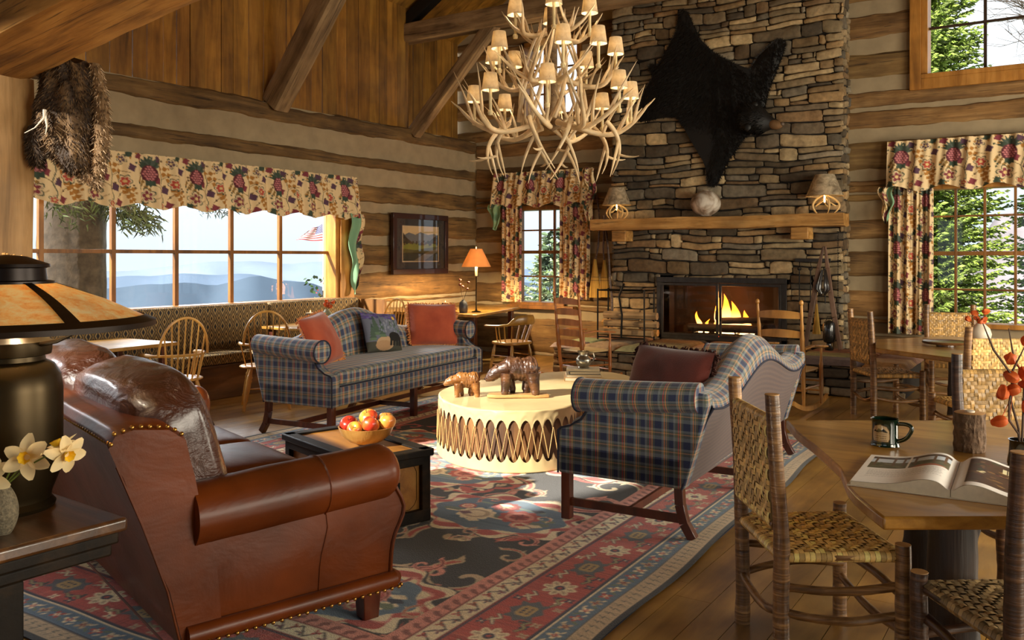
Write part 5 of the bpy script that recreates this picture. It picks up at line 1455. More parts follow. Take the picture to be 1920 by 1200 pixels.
def captain(label, loc, rz):
    t = thing('captains_chair', label, 'chair', loc, rz); m = M['captain']
    mb = MB(); pad(mb, (0, 0, .435), (.46, .44, .045), e1=.55, e2=.3); mb.build('seat', m, t)
    for sx in (-1, 1):
        for sy in (-1, 1):
            mb = MB(); turned(mb, (sx * .16, sy * .15, .42), (sx * .22, sy * .20, 0), .018); mb.build('leg', m, t)
        for z in (.16, .27):
            mb = MB(); mb.tube([(sx * .195, -.175, z), (sx * .195, .175, z)], .008, 6); mb.build('stretcher', m, t)
    for y in (-.17, .17):
        mb = MB(); mb.tube([(-.19, y, .22), (.19, y, .22)], .009, 6); mb.build('stretcher', m, t)
    rail = [(-.27, -.20, .655)] + [(math.cos(a) * .27, .03 + math.sin(a) * .23, .665 + .03 * math.sin(a)) for a in np.linspace(PI, 0, 19)] + [(.27, -.20, .655)]
    mb = MB()
    def rf(u, v):
        k = u * (len(rail) - 1); i = min(int(k), len(rail) - 2); p = Vector(rail[i]).lerp(Vector(rail[i + 1]), k - i); a = 2 * PI * v
        back = max(0, 1 - abs(u - .5) / .30); w = .022 + .012 * (abs(u - .5) > .42); h = .014 + .048 * min(1, back * 2.2)
        rad = Vector((p.x, p.y - .0, 0)).normalized()
        return p + rad * (math.cos(a) * w + back * .02) + Vector((0, 0, math.sin(a) * h + (h - .014)))
    mb.surf(rf, 50, 12, wv=True, capu=True); mb.build('arm_rail', m, t)
    for k in range(11):
        a = lerp(PI + .5, -.5, k / 10); x, y = math.cos(a), math.sin(a)
        mb = MB(); mb.tube([(x * .20, .0 + y * .19, .45), (x * .265, .03 + y * .225, .66)], [.009, .008], 6); mb.build('spindle', m, t)
    return t
captain('captain\'s chair with a low curved back beside the corner table, window behind it', (-6.14, 9.38, 0), R(-100))

def ladder_rocker(label, loc, rz, mat, slats=5, arms=True, tilt=8):
    t = thing('rocking_chair', label, 'rocking chair', loc, rz, 'ladder-back rockers by the hearth')
    tl = math.tan(R(tilt)); by = lambda z: .20 + (z - .40) * tl * (1 if z > .4 else .25)
    for sx in (-1, 1):
        mb = MB(); turned(mb, (sx * .205, by(.05), .05), (sx * .225, by(1.08), 1.08), .021, 10, (.42, .55, .68, .8, .9)); mb.ell((sx * .225, by(1.10), 1.10), (.022, .022, .028), 10, 8); mb.build('back_post', mat, t)
        mb = MB(); turned(mb, (sx * .24, -.20, .05), (sx * .24, -.20, .62), .019, 10, (.3, .7)); mb.build('leg', mat, t)
        mb = MB(); pts = [(sx * .225, y, .032 + .085 * (abs(y + .0) / .46) ** 2) for y in np.linspace(-.42, .52, 14)]
        for a, b in zip(pts[:-1], pts[1:]): mb.bar(a, b, .022, .045)
        mb.build('rocker_runner', mat, t)
        if arms:
            mb = MB(); A_ = [(sx * .225, by(.64) - .0, .64), (sx * .245, .05, .66), (sx * .255, -.12, .645), (sx * .26, -.24, .635)]
            for (a, b), w in zip(zip(A_[:-1], A_[1:]), (.04, .055, .075)): mb.bar(a, b, w, .018, w2=w + .012)
            mb.build('arm', mat, t, bevel=.004)
    for k in range(slats):
        z = lerp(.50, 1.01, k / max(1, slats - 1)) if slats > 2 else (.78, .97)[k]
        mb = MB(); mb.surf(lambda u, v, z=z: (lerp(-.21, .21, u), by(z) + .035 * (1 - (2 * u - 1) ** 2) + (.006 if v > .5 else -.006) * 0, z - .030 + v * (.060 + .022 * (1 - (2 * u - 1) ** 2) ** .8)), 14, 3)
        mb.surf(lambda u, v, z=z: (lerp(-.21, .21, u), by(z) + .012 + .035 * (1 - (2 * u - 1) ** 2), z - .030 + v * (.060 + .022 * (1 - (2 * u - 1) ** 2) ** .8)), 14, 3, flip=True)
        mb.surf(lambda u, v, z=z: (lerp(-.21, .21, u), by(z) + .012 * v + .035 * (1 - (2 * u - 1) ** 2), z + .030 + .022 * (1 - (2 * u - 1) ** 2) ** .8), 14, 1)
        mb.build('slat', mat, t)
    for (y, z) in ((-.20, .18), (-.20, .28), (by(.2), .22)):
        mb = MB(); mb.tube([(-.23, y, z), (.23, y, z)], .010, 8); mb.build('stretcher', mat, t)
    for sx in (-1, 1):
        mb = MB(); mb.tube([(sx * .23, -.20, .24), (sx * .21, by(.24), .24)], .010, 8); mb.build('stretcher', mat, t)
    mb = MB(); pad(mb, (0, -.01, .41), (.46, .42, .035), e1=.3, e2=.5)
    mb.build('woven_seat', M['hide'], t)
    return t
ladder_rocker('ladder-back rocking chair with five slats and arms at the left end of the hearth', (-5.02, 9.30, 0), R(160), M['rocker'])
ladder_rocker('ladder-back rocking chair in front of the fire, two upper slats showing above the right sofa', (-2.42, 8.92, 0), R(174), M['rocker2'], slats=2, arms=True, tilt=9)

# ---- hickory twig chairs with woven splint
def twig_pts(p, q, bend, n=9, seed=0, amp=.008):
    P = Vector(p); Q = Vector(q); r = []
    for k in range(n + 1):
        u = k / n; r.append(P.lerp(Q, u) + Vector(bend) * math.sin(PI * u) + Vector((nz(u * 3, seed), nz(u * 3, seed + 4), 0)) * amp)
    return r
def stick(mb, p, q, r0, r1=None, bend=(0, 0, 0), seed=0, n=10, sides=10, knots=True, amp=.008):
    r1 = r1 or r0; pts = twig_pts(p, q, bend, n * 2, seed, amp); m = len(pts)
    rr = [lerp(r0, r1, i / (m - 1)) * (1 + .07 * nz(i * 1.3, seed) + .06 * (nz(i * .5, seed + 3) > .25)) for i in range(m)]
    mb.tube(pts, rr, sides)
def weave(mb, O, U, V, N, w, h, cell=.0195, seed=0, bulge=.0045, herr=5, wrapU=True, tone=(.72, .56, .32)):
    """patches of interlaced splints over a w x h rectangle (O corner)"""
    O = Vector(O); U = Vector(U).normalized(); V = Vector(V).normalized(); N = Vector(N).normalized(); rnd = random.Random(seed)
    nu, nv = max(2, int(w / cell)), max(2, int(h / cell)); cu, cv_ = w / nu, h / nv
    colU = [rnd.uniform(.78, 1.2) for _ in range(nu + 1)]; colV = [rnd.uniform(.78, 1.2) for _ in range(nv + 1)]
    def over(i, j):
        s_ = j if (i // herr) % 2 == 0 else -j
        return (i + s_) % 4 < 2
    def patch(u0, u1, v0, v1, alongv, k):
        P = []; nn = 3; c = s2l(tuple(min(1, x * k) for x in tone))
        for a in range(nn + 1):
            for b in (0, 1):
                t_ = a / nn; lift = bulge * math.sin(PI * t_) + .0012
                if alongv: p = O + U * lerp(u0 + cu * .05, u1 - cu * .05, b) + V * lerp(v0 - cv_ * .25, v1 + cv_ * .25, t_)
                else: p = O + U * lerp(u0 - cu * .25, u1 + cu * .25, t_) + V * lerp(v0 + cv_ * .05, v1 - cv_ * .05, b)
                P.append(p + N * (lift if 0 < a < nn else -.0015) )
        mb.add(P, [(a * 2, a * 2 + 1, a * 2 + 3, a * 2 + 2) if alongv else (a * 2, a * 2 + 2, a * 2 + 3, a * 2 + 1) for a in range(nn)], None, c)
    for i in range(nu):
        j = 0
        while j < nv:
            if over(i, j):
                e = j
                while e + 1 < nv and over(i, e + 1): e += 1
                patch(i * cu, (i + 1) * cu, j * cv_, (e + 1) * cv_, True, colU[i]); j = e + 1
            else: j += 1
    for j in range(nv):
        i = 0
        while i < nu:
            if not over(i, j):
                e = i
                while e + 1 < nu and not over(e + 1, j): e += 1
                patch(i * cu, (e + 1) * cu, j * cv_, (j + 1) * cv_, False, colV[j]); i = e + 1
            else: i += 1
def wraps(mb, p, q, r_, w=.0195, seed=0, tone=(.72, .56, .32), a0=-.3, a1=PI + .3, flatdir=(0, 0, 1)):
    """splints wrapped around a rail from p to q"""
    P = Vector(p); Q = Vector(q); d = (Q - P); L = d.length; d.normalize(); z = Vector(flatdir); z = (z - d * z.dot(d)).normalized(); x = d.cross(z); rnd = random.Random(seed); n = int(L / w)
    for k in range(n):
        kk = rnd.uniform(.75, 1.2); c = s2l(tuple(min(1, v * kk) for v in tone)); vs = []; m = 8
        for a in range(m + 1):
            t_ = lerp(a0, a1, a / m); o = x * math.cos(t_) * r_ + z * math.sin(t_) * r_
            for b in (.04, .96): vs.append(P + d * (k + b) * L / n + o * (1 + .02 * rnd.random()))
        mb.add(vs, [(a * 2, a * 2 + 1, a * 2 + 3, a * 2 + 2) for a in range(m)], None, c)
def twig_chair(label, loc, rz, seed=1, bark='hickory', tone=(.74, .58, .33), W=.50, DP=.44, group='hickory twig chairs with woven seats', H=1.04):
    """front -y. rear posts at +y."""
    t = thing('twig_chair', label, 'chair', loc, rz, group); m = M[bark]; sz = .455; hw = W / 2; rnd = random.Random(seed)
    for sx in (-1, 1):
        mb = MB(); stick(mb, (sx * (hw - .02), DP / 2, 0), (sx * (hw - .025), DP / 2 + .035, H), .032, .027, (0, -.012, 0), seed + sx); mb.build('back_post', m, t)
        mb = MB(); stick(mb, (sx * (hw + .02), -DP / 2, 0), (sx * (hw + .02), -DP / 2, sz + .035), .030, .028, (0, 0, 0), seed + 3 + sx); p_ = mb.build('leg', m, t)
        for (py, pz) in ((-DP / 2, sz + .036),):
            e = MB(); e.lathe([(0, 0), (.0285, 0), (.0275, .002), (0, .0025)], 14, (sx * (hw + .02) + .0, py, pz - .0005)); e.build('cut_end', M['cutend'], p_)
        e = MB(); e.lathe([(0, 0), (.0275, 0), (.026, .003), (0, .0035)], 14, (sx * (hw - .025), DP / 2 + .035, H - .0005)); e.build('cut_end', M['cutend'], p_)
    # seat rails
    fr = [(-hw - .01, -DP / 2, sz - .015), (hw + .01, -DP / 2, sz - .015), (hw - .02, DP / 2 - .0, sz - .015), (-hw + .02, DP / 2 - .0, sz - .015)]
    for a, b in ((0, 1), (1, 2), (2, 3), (3, 0)):
        mb = MB(); stick(mb, fr[a], fr[b], .015, seed=seed + a); mb.build('seat_rail', m, t)
    # woven seat (trapezoid approximated by rectangle between rails)
    mb = MB(); w_ = W - .01
    weave(mb, (-w_ / 2, -DP / 2, sz + .004), (1, 0, 0), (0, 1, 0), (0, 0, 1), w_, DP, seed=seed, tone=tone)
    mb.box(-w_ / 2, w_ / 2, -DP / 2, DP / 2, sz - .022, sz + .001, col=s2l(tuple(x * .7 for x in tone)))
    wraps(mb, (-hw - .0, -DP / 2, sz - .015), (hw + .0, -DP / 2, sz - .015), .022, seed=seed, tone=tone, a0=0, a1=2 * PI)
    wraps(mb, (hw - .02, DP / 2, sz - .015), (-hw + .02, DP / 2, sz - .015), .021, seed=seed + 1, tone=tone, a0=0, a1=2 * PI)
    for sx in (-1, 1): wraps(mb, (sx * (hw + .002), -DP / 2 + .02, sz - .015), (sx * (hw - .018), DP / 2 - .02, sz - .015), .021, seed=seed + 2, tone=tone, a0=0, a1=2 * PI)
    mb.build('woven_seat', M['splint'], t, angle=70)
    # back rails + woven back
    zb0, zb1 = sz + .10, H - .10; yb = lambda z: DP / 2 + .035 * z / H
    for z in (zb0, zb1):
        mb = MB(); stick(mb, (-hw + .02, yb(z), z), (hw - .02, yb(z), z), .014, seed=seed + z); mb.build('back_rail', m, t)
    mb = MB(); wb_ = W - .09
    ny = (zb1 - zb0)
    for off, nn in ((.016, 1), (-.016, -1)):
        O_ = (-wb_ / 2 if nn < 0 else wb_ / 2, yb(zb0) + off * 1.0, zb0); weave(mb, O_, (1 if nn < 0 else -1, 0, 0), (0, yb(zb1) - yb(zb0), ny), (0, nn, 0), wb_, ny, seed=seed + 5 + nn, tone=tone)
    mb.add([(-wb_ / 2, yb(zb0) - .013, zb0), (wb_ / 2, yb(zb0) - .013, zb0), (wb_ / 2, yb(zb1) - .013, zb1), (-wb_ / 2, yb(zb1) - .013, zb1), (-wb_ / 2, yb(zb0) + .013, zb0), (wb_ / 2, yb(zb0) + .013, zb0), (wb_ / 2, yb(zb1) + .013, zb1), (-wb_ / 2, yb(zb1) + .013, zb1)], [(0, 1, 2, 3), (7, 6, 5, 4), (0, 4, 5, 1), (1, 5, 6, 2), (2, 6, 7, 3), (3, 7, 4, 0)], None, s2l(tuple(x * .65 for x in tone)))
    for z in (zb0, zb1): wraps(mb, (-wb_ / 2, yb(z), z), (wb_ / 2, yb(z), z), .0195, seed=seed + 8, tone=tone, a0=0, a1=2 * PI)
    mb.build('woven_back', M['splint'], t, angle=70)
    # curved stretchers
    k = 0
    for (a, b, bd) in (((-hw - .02, -DP / 2, .17), (hw + .02, -DP / 2, .19), (0, 0, -.03)), ((-hw - .02, -DP / 2, .30), (hw + .02, -DP / 2, .28), (0, 0, .02)), ((-hw + .02, DP / 2, .24), (hw - .02, DP / 2, .22), (0, 0, -.05)),
                       ((-hw, -DP / 2, .22), (-hw + .02, DP / 2, .24), (0, 0, -.03)), ((hw, -DP / 2, .24), (hw - .02, DP / 2, .21), (0, 0, .03)), ((-hw, -DP / 2, .33), (-hw + .02, DP / 2, .33), (0, 0, -.02)), ((hw, -DP / 2, .34), (hw - .02, DP / 2, .34), (0, 0, -.02))):
        k += 1; mb = MB(); stick(mb, a, b, .0175, .015, bd, seed + k, amp=.014); mb.build('stretcher', m, t)
    return t
twig_chair('large hickory twig chair with woven back in the foreground, beside the open book table', (-.86, 3.52, 0), R(126), 1, tone=(.94, .78, .48))
twig_chair('dark-posted hickory twig chair cut off by the bottom right corner', (-.085, 3.14, 0), R(215), 2, bark='hickory_dk', tone=(.62, .52, .36), H=1.0)
twig_chair('hickory twig chair at the far side of the book table behind the lantern flower twigs', (-.18, 4.98, 0), R(35), 3, bark='hickory_dk')
twig_chair('hickory twig chair at the left of the round dining table, in front of the hearth', (-1.50, 8.86, 0), R(124), 4)
twig_chair('hickory twig chair with its sunlit back to the viewer, near side of round table', (-.575, 7.36, 0), R(212), 5, tone=(.86, .70, .42))
twig_chair('hickory twig chair on the window side of the round dining table', (-1.02, 9.98, 0), R(18), 6)
# ================================================================ RIGHT-HAND TABLES AND WHAT STANDS ON THEM
def slab_table(name, label, cat, poly, z, th, mat, legs, loc, legmat, legr=.055, brace=True, group=None, dz=.0):
    t = thing(name, label, cat, loc, 0, group)
    mb = MB(); mb.prism([(x - loc[0], y - loc[1]) for x, y in poly], z - th, z); mb.build('tabletop', mat, t, bevel=.008)
    for i, (x, y) in enumerate(legs):
        mb = MB(); stick(mb, (x - loc[0], y - loc[1], 0), (x - loc[0], y - loc[1], z - th - .001), legr * 1.1, legr * .9, (0, 0, 0), i + 3, sides=12); mb.build('leg', legmat, t)
        if brace and len(legs) > 1:
            cx = sum(l[0] for l in legs) / len(legs); cy = sum(l[1] for l in legs) / len(legs)
            mb = MB(); stick(mb, (x - loc[0], y - loc[1], z * .45), (lerp(x, cx, .55) - loc[0], lerp(y, cy, .55) - loc[1], z - th - .01), .024, .02, (0, 0, -.03), i + 9); mb.build('brace', legmat, t)
    return t
octo = [(-.5 + 1.12 * math.cos(R(22.5 + 45 * k + 10)), 8.62 + 1.12 * math.sin(R(22.5 + 45 * k + 10))) for k in range(8)]
slab_table('dining_table', 'big round-cornered dining table of dark oak by the right hand window', 'table', octo, .755, .04, M['tabletop'], [(-.85, 8.4), (-.3, 8.3), (-.6, 8.9), (-.15, 8.85)], (-.5, 8.62, 0), M['darklog'], .07)
live = [(-1.17, 4.23), (-1.05, 3.97), (-.93, 3.76), (-.82, 3.55), (-.735, 3.38), (-.69, 3.24), (-.655, 3.13), (-.61, 3.03), (-.555, 2.93), (-.485, 2.815), (.55, 3.50), (-.02, 4.98)]
slab_table('dining_table', 'live-edge oak table in the right foreground with the open book on it', 'table', live, .755, .042, M['tabletop'], [(-.36, 3.42), (.12, 3.62), (-.52, 3.98), (-.05, 4.30)], (-.4, 3.7, 0), M['darklog'], .085)
def zt2(z=.755): return z + .0005
# white vase with red lantern flowers on the dining table
M['lantern'] = translucent('lantern_husk', (.88, .34, .12), .6, .35, .35, 18, c2=(.95, .50, .22)); M['twig'] = plain('dark_twig', (.28, .18, .10), .7)
def physalis(mb, p, r_, seed):
    rnd = random.Random(seed); ax = Euler((rnd.uniform(0, 6), rnd.uniform(0, 1), rnd.uniform(0, 6))).to_matrix()
    def f(u, v):
        a = 2 * PI * v; ph = PI * u; rr = math.sin(ph) ** .8 * (1 + .16 * math.cos(5 * a)) * (1 - .25 * u); return Vector(p) + ax @ Vector((rr * math.cos(a) * r_ * .9, rr * math.sin(a) * r_ * .9, -math.cos(ph) * r_ * (1.05 + .25 * (u > .8))))
    mb.surf(f, 12, 20, wv=True)
t = thing('flower_vase', 'round white vase holding red lantern flowers on the window side dining table', 'vase', (-.72, 9.06, zt2()))
mb = MB(); mb.lathe([(0, 0), (.05, 0), (.085, .035), (.095, .08), (.08, .13), (.045, .165), (.028, .18), (.022, .178), (.0, .15)], 32); mb.build('vase', M['white'], t)
for i, (x, y, z, r_) in enumerate(((-.045, 0, .27, .032), (-.03, .02, .22, .026), (.03, .01, .21, .032), (.045, -.01, .29, .032), (.01, 0, .19, .036), (-.10, .0, .215, .03))):
    mb = MB(); mb.tube([(0, 0, .16), (x * .6, y, z - .05), (x, y, z)], .0025, 5); s_ = mb.build('flower_stem', M['twig'], t); mb = MB(); physalis(mb, (x, y, z), r_, i); mb.build('lantern_flower', M['lantern'], s_)
t = thing('wooden_tray', 'flat dark wooden turntable on the window side dining table', 'tray', (-.95, 8.55, zt2())); mb = MB(); mb.lathe([(0, .012), (.10, .012), (.10, .02), (.19, .02), (.20, .03), (.19, .042), (.175, .034), (0, .034)], 40); mb.lathe([(0, 0), (.08, 0), (.08, .012), (0, .012)], 24); mb.build('turntable', M['darktop'], t)
# green mug
mg = Canvas(.36, .11, 700, (.05, .12, .08)); 
cx, cy = .09, .055
mg.poly([(cx - .036, cy - .033), (cx + .036, cy - .033), (cx + .042, cy - .02), (cx + .040, cy + .012), (cx + .028, cy + .03), (cx, cy + .038), (cx - .028, cy + .03), (cx - .040, cy + .012), (cx - .042, cy - .02)], (.70, .60, .46))
mg.poly([(cx - .034, cy + .006), (cx - .024, cy + .016), (cx - .016, cy + .010), (cx - .006, cy + .022), (cx + .004, cy + .014), (cx + .016, cy + .021), (cx + .034, cy + .006), (cx + .026, cy + .004), (cx + .01, cy + .009), (cx - .01, cy + .003), (cx - .02, cy + .006)], (.10, .10, .09))
for k, yy in enumerate((.0, -.010, -.018, -.026)):
    x = -.026
    while x < .026:
        w_ = .002 + .003 * ((k * 7 + int(x * 900)) % 3) / 2; mg.rect(cx + x, cx + x + w_, cy + yy - .0028, cy + yy, (.36, .28, .2)); x += w_ + .0018
mg.stroke([(cx - .036, cy - .033), (cx + .036, cy - .033), (cx + .042, cy - .02), (cx + .040, cy + .012), (cx + .028, cy + .03), (cx, cy + .038), (cx - .028, cy + .03), (cx - .040, cy + .012), (cx - .042, cy - .02), (cx - .036, cy - .033)], .003, (.35, .25, .15))
t = thing('coffee_mug', 'dark green glazed mug with a tan mountain badge beside the open book', 'mug', (-.665, 3.90, zt2()), R(-12))
M['mug'] = attrmat('mug_glaze', .12, 0, 40, .05, coat=.6)
U, V = np.meshgrid(np.linspace(0, 1, 260), np.linspace(0, 1, 80), indexing='ij')
rr = .052 + .004 * (np.abs(2 * V - 1) ** 6) + .003 * (V < .12) ; A_ = U * 2 * PI - PI / 2 - (.09 / .36) * 2 * PI
P_ = np.stack([rr * np.cos(A_), rr * np.sin(A_), V * .11], -1)
grid_mesh('mug_wall', P_, M['mug'], mg.sample(U * .36, V * .11), t)
mb = MB(); g_ = s2l((.05, .12, .08)); mb.curc = g_
mb.lathe([(.0, 0), (.056, 0), (.056, .002)], 40, col=g_, caps=False); mb.lathe([(.055, .11), (.053, .113), (.047, .11), (.046, .02), (0, .012)], 40, col=g_, caps=False)
body_ = mb.build('mug_inside', M['mug'], t)
mb = MB(); mb.tube(bez((.048, 0, .095), (.135, 0, .11), (.098, 0, .055), 10) + bez((.098, 0, .055), (.085, 0, .03), (.05, 0, .022), 6)[1:], .0085, 10, col=g_); mb.build('handle', M['mug'], t)
# log tea-light holder
t = thing('log_candle_holder', 'short bark covered log candle holder behind the open book', 'candle holder', (-.355, 3.98, zt2()))
mb = MB()
def lg(u, v):
    a = 2 * PI * v; r_ = .058 * (1 + .05 * nz(math.cos(a) * 5, math.sin(a) * 5, u * 3) + .16 * abs(nz(math.cos(a) * 11, math.sin(a) * 11, u * 3.5)) - .03); return (r_ * math.cos(a), r_ * math.sin(a), u * .155)
M['furrow'] = plain('furrowed_bark', (.40, .31, .23), .9, var=.5, scale=40, bmp=1.0)
mb.surf(lg, 24, 72, wv=True); mb.build('log', M['furrow'], t)
mb = MB(); mb.lathe([(0, .1552), (.058, .155), (.052, .1575), (0, .158)], 40); mb.build('sawn_top', M['cutend'], t)
mb = MB(); mb.lathe([(0, .158), (.019, .158), (.019, .163), (.017, .164), (0, .1625)], 20); mb.build('tealight', M['white'], t)
# open picture book
t = thing('open_book', 'large open picture book with photographs, white pages, near the table edge', 'book', (-.345, 3.38, zt2()), R(2))
def pageh(x):  # x from spine outwards 0..1
    return .016 + .028 * math.exp(-((x - .22) / .26) ** 2) * (1 - math.exp(-(x / .07) ** 2)) + .010 * (1 - x)
bkL, bkH = .31, .46
mb = MB()
for s in (-1, 1): mb.box(min(s * .006, s * (bkL + .012)), max(s * .006, s * (bkL + .012)), -bkH / 2 - .008, bkH / 2 + .008, .0, .004)
mb.box(-.012, .012, -bkH / 2 - .008, bkH / 2 + .008, 0, .0035); mb.build('cover', plain('book_board', (.80, .74, .64), .4, var=.04), t, bevel=.001)
bc = {}
cl = Canvas(bkL, bkH, 900, (.97, .95, .92)); rnd = random.Random(8)
for (x0, x1) in ((.018, .148), (.156, .288)):
    y0, y1 = .235, .43; cl.rect(x0, x1, y0, y1, (.36, .34, .22)); cl.rect(x0, x1, y0 + .10, y1 - .035, (.80, .84, .88)); cl.rect(x0, x1, y1 - .035, y1, (.28, .20, .12))
    for k in range(22): cl.ell(rnd.uniform(x0 + .012, x1 - .012), rnd.uniform(y0 + .01, y0 + .10), rnd.uniform(.006, .018), .006, rnd.choice([(.30, .33, .18), (.44, .42, .30), (.25, .24, .16), (.50, .48, .36)]))
    for xx in (x0 + .012, x0 + .075, x1 - .02): cl.rect(xx, xx + .009, y0 + .05, y1 - .01, (.42, .30, .18))
cl.poly([(.16, .235), (.288, .235), (.24, .265), (.19, .265)], (.66, .34, .18))
for k in range(9): 
    x = .03
    while x < .27:
        w_ = rnd.uniform(.004, .012); cl.rect(x, x + w_, .205 - k * .013, .208 - k * .013, (.62, .60, .58)); x += w_ + .0022
cr = Canvas(bkL, bkH, 900, (.97, .95, .92)); cr.rect(.035, .31, .05, .43, (.30, .20, .11))
for k in range(110):
    x = rnd.uniform(.05, .3); y = rnd.uniform(.06, .42); cr.ell(x, y, rnd.uniform(.004, .016), rnd.uniform(.003, .010), rnd.choice([(.20, .13, .08), (.42, .30, .16), (.50, .36, .18), (.36, .14, .12), (.24, .28, .16), (.55, .42, .24)]))
for (x0, y0, w_, h_) in ((.14, .30, .03, .07), (.17, .14, .025, .09), (.16, .27, .05, .02), (.23, .29, .035, .06), (.23, .17, .03, .05)): cr.rect(x0, x0 + w_, y0, y0 + h_, (.88, .84, .66)); cr.rect(x0 + w_ * .45, x0 + w_ * .55, y0, y0 + h_, (.3, .22, .1))
for k in range(8): cr.ell(.075 + .006 * rnd.uniform(-2, 2), .22 + .006 * rnd.uniform(-2, 2), .006, .005, (.92, .86, .66))
for s, cvx, nm in ((-1, cl, 'left_page'), (1, cr, 'right_page')):
    nu_, nv_ = 150, 150; U, V = np.meshgrid(np.linspace(0, 1, nu_), np.linspace(0, 1, nv_), indexing='ij')
    Z = np.vectorize(pageh)(U); P_ = np.stack([s * (U * bkL + .001), (V - .5) * bkH, Z + .001], -1)
    if s < 0: P_ = P_[::-1]; C_ = cvx.sample(U * bkL, V * bkH)
    else: C_ = cvx.sample(U * bkL, V * bkH)
    grid_mesh(nm, P_, M['printed'], C_, t)
mb = MB()
for s in (-1, 1):
    for y_ in (-bkH / 2, bkH / 2):
        mb.surf(lambda u, v, s=s, y_=y_: (s * (u * bkL + .001), y_, lerp(.004, pageh(u), v)), 30, 4, flip=(s * y_ > 0))
    mb.surf(lambda u, v, s=s: (s * (bkL + .001), lerp(-bkH / 2, bkH / 2, u), lerp(.004, pageh(1), v)), 4, 4, flip=s < 0)
mb.build('page_block', M['paper'], t)
# dark glass with lantern flower twigs
M['darkglass'] = plain('dark_glass', (.06, .05, .04), .08, coat=.8, var=.1)
t = thing('twig_vase', 'dark glass vase with tall twigs of orange lantern flowers at the right edge', 'vase', (-.165, 3.80, zt2()))
mb = MB(); mb.lathe([(0, 0), (.045, 0), (.048, .01), (.042, .05), (.040, .09), (.044, .098), (.039, .098), (.037, .05), (.04, .012), (0, .01)], 32); mb.build('glass', M['darkglass'], t)
def camv(u, v, dep):  # world direction helper kept offline; flowers are laid out in the vase's own frame
    return None
ex = Vector((.8368, .5476, 0)); ey = Vector((-.5476, .8368, 0))
def tp(a, b, c): return tuple(ex * a + ey * b + Vector((0, 0, c)))
stems = [[tp(0, 0, .02), tp(-.01, 0, .14), tp(-.035, .01, .25), tp(-.02, .02, .36), tp(.03, .02, .46)], [tp(0, 0, .02), tp(-.01, 0, .12), tp(-.045, .0, .17), tp(-.04, .01, .24), tp(-.02, .01, .33), tp(-.10, .01, .44), tp(-.135, .02, .54)],
         [tp(0, 0, .02), tp(.02, .02, .2), tp(.03, .03, .34), tp(-.01, .03, .40), tp(-.03, .03, .52)], [tp(0, 0, .02), tp(.015, -.02, .15), tp(.02, -.03, .30), tp(.05, -.02, .42)]]
fl_ = [[(3, -.03, .335), (2, -.065, .275), (4, .035, .475)], [(3, -.075, .165), (2, -.025, .285)], [(2, .03, .31), (3, -.035, .405), (3, .02, .345)], [(1, .03, .22), (2, .055, .30)]]
k = 0
for st, fs_ in zip(stems, fl_):
    mb = MB(); mb.tube(st, [.0045] * (len(st) - 1) + [.002], 6); so_ = mb.build('twig', M['twig'], t)
    for (i, a, c) in fs_:
        k += 1; mb = MB(); physalis(mb, tp(a, .01, c), .026, k + 20); mb.tube([tp(a, .01, c), st[i]], .0015, 4); mb.build('lantern_flower', M['lantern'], so_)
# ================================================================ CHINTZ CURTAINS
TW, TH = .56, .58
ct = Canvas(TW, TH, 420, (.91, .80, .61)); ct.wrap = True; rnd = random.Random(77)
mar, grn, ocr, pur, redd = (.50, .20, .24), (.22, .28, .22), (.68, .46, .18), (.34, .22, .30), (.72, .28, .22)
def vine(pts, w=.008, c=grn): ct.stroke(pts, w, c)
vine([(.28, 0), (.30, .10), (.27, .2), (.31, .32), (.29, .45), (.28, .58)]); vine([(.28, .2), (.18, .26), (.10, .24)], .006, (.45, .33, .16)); vine([(.31, .32), (.40, .38), (.50, .36)], .006, (.45, .33, .16)); vine([(.29, .45), (.22, .50), (.12, .50)], .006)
vine([(.0, .06), (.08, .1), (.16, .08), (.24, .12)], .006, (.55, .38, .18)); vine([(.35, .1), (.42, .16), (.52, .14)], .006, (.45, .33, .16))
def leaf(x, y, a, l, c, w=.35):
    d = (math.cos(a) * l, math.sin(a) * l); q = (-d[1] * w, d[0] * w); ct.poly([(x, y), (x + d[0] * .4 + q[0], y + d[1] * .4 + q[1]), (x + d[0], y + d[1]), (x + d[0] * .4 - q[0], y + d[1] * .4 - q[1])], c)
def pineapple(cx, cy, s):
    for a in np.linspace(.2, PI - .2, 9): leaf(cx, cy + .04 * s, a, .095 * s, grn if int(a * 10) % 2 else (.30, .34, .30), .18)
    ct.ell(cx, cy - .01 * s, .058 * s, .068 * s, (.36, .13, .17))
    for i in range(-3, 4):
        for j in range(-4, 5):
            x = (i + (j % 2) * .5) * .021 * s; y = j * .018 * s
            if (x / .052) ** 2 + (y / .062) ** 2 < s * s * .95: ct.ell(cx + x, cy - .01 * s + y, .0085 * s, .0075 * s, (.78, .48, .48))
    for a in (-2.3, -.9, -1.6): leaf(cx, cy - .06 * s, a, .055 * s, grn, .45)
def bloom(cx, cy, s, c1, c2, n=5, rot=0): ct.flower(cx, cy, .052 * s, (grn,), n, rot, grn); ct.flower(cx, cy, .045 * s, ((.86, .76, .60),), n, rot); ct.flower(cx, cy, .033 * s, (c1,), n, rot, c2); ct.ell(cx, cy, .011 * s, .011 * s, (.86, .74, .5))
for k in range(11): leaf(.30 + .020 * k, .46 - .031 * k, .2 if k % 2 else -1.9, .058, ocr, .5)
for k in range(9): leaf(.50 - .01 * k, .02 + .024 * k, 2.4 if k % 2 else .5, .052, ocr, .5)
for k in range(7): leaf(.02 + .02 * k, .30 - .014 * k, 1.4 if k % 2 else -1.2, .05, (.55, .42, .2), .4)
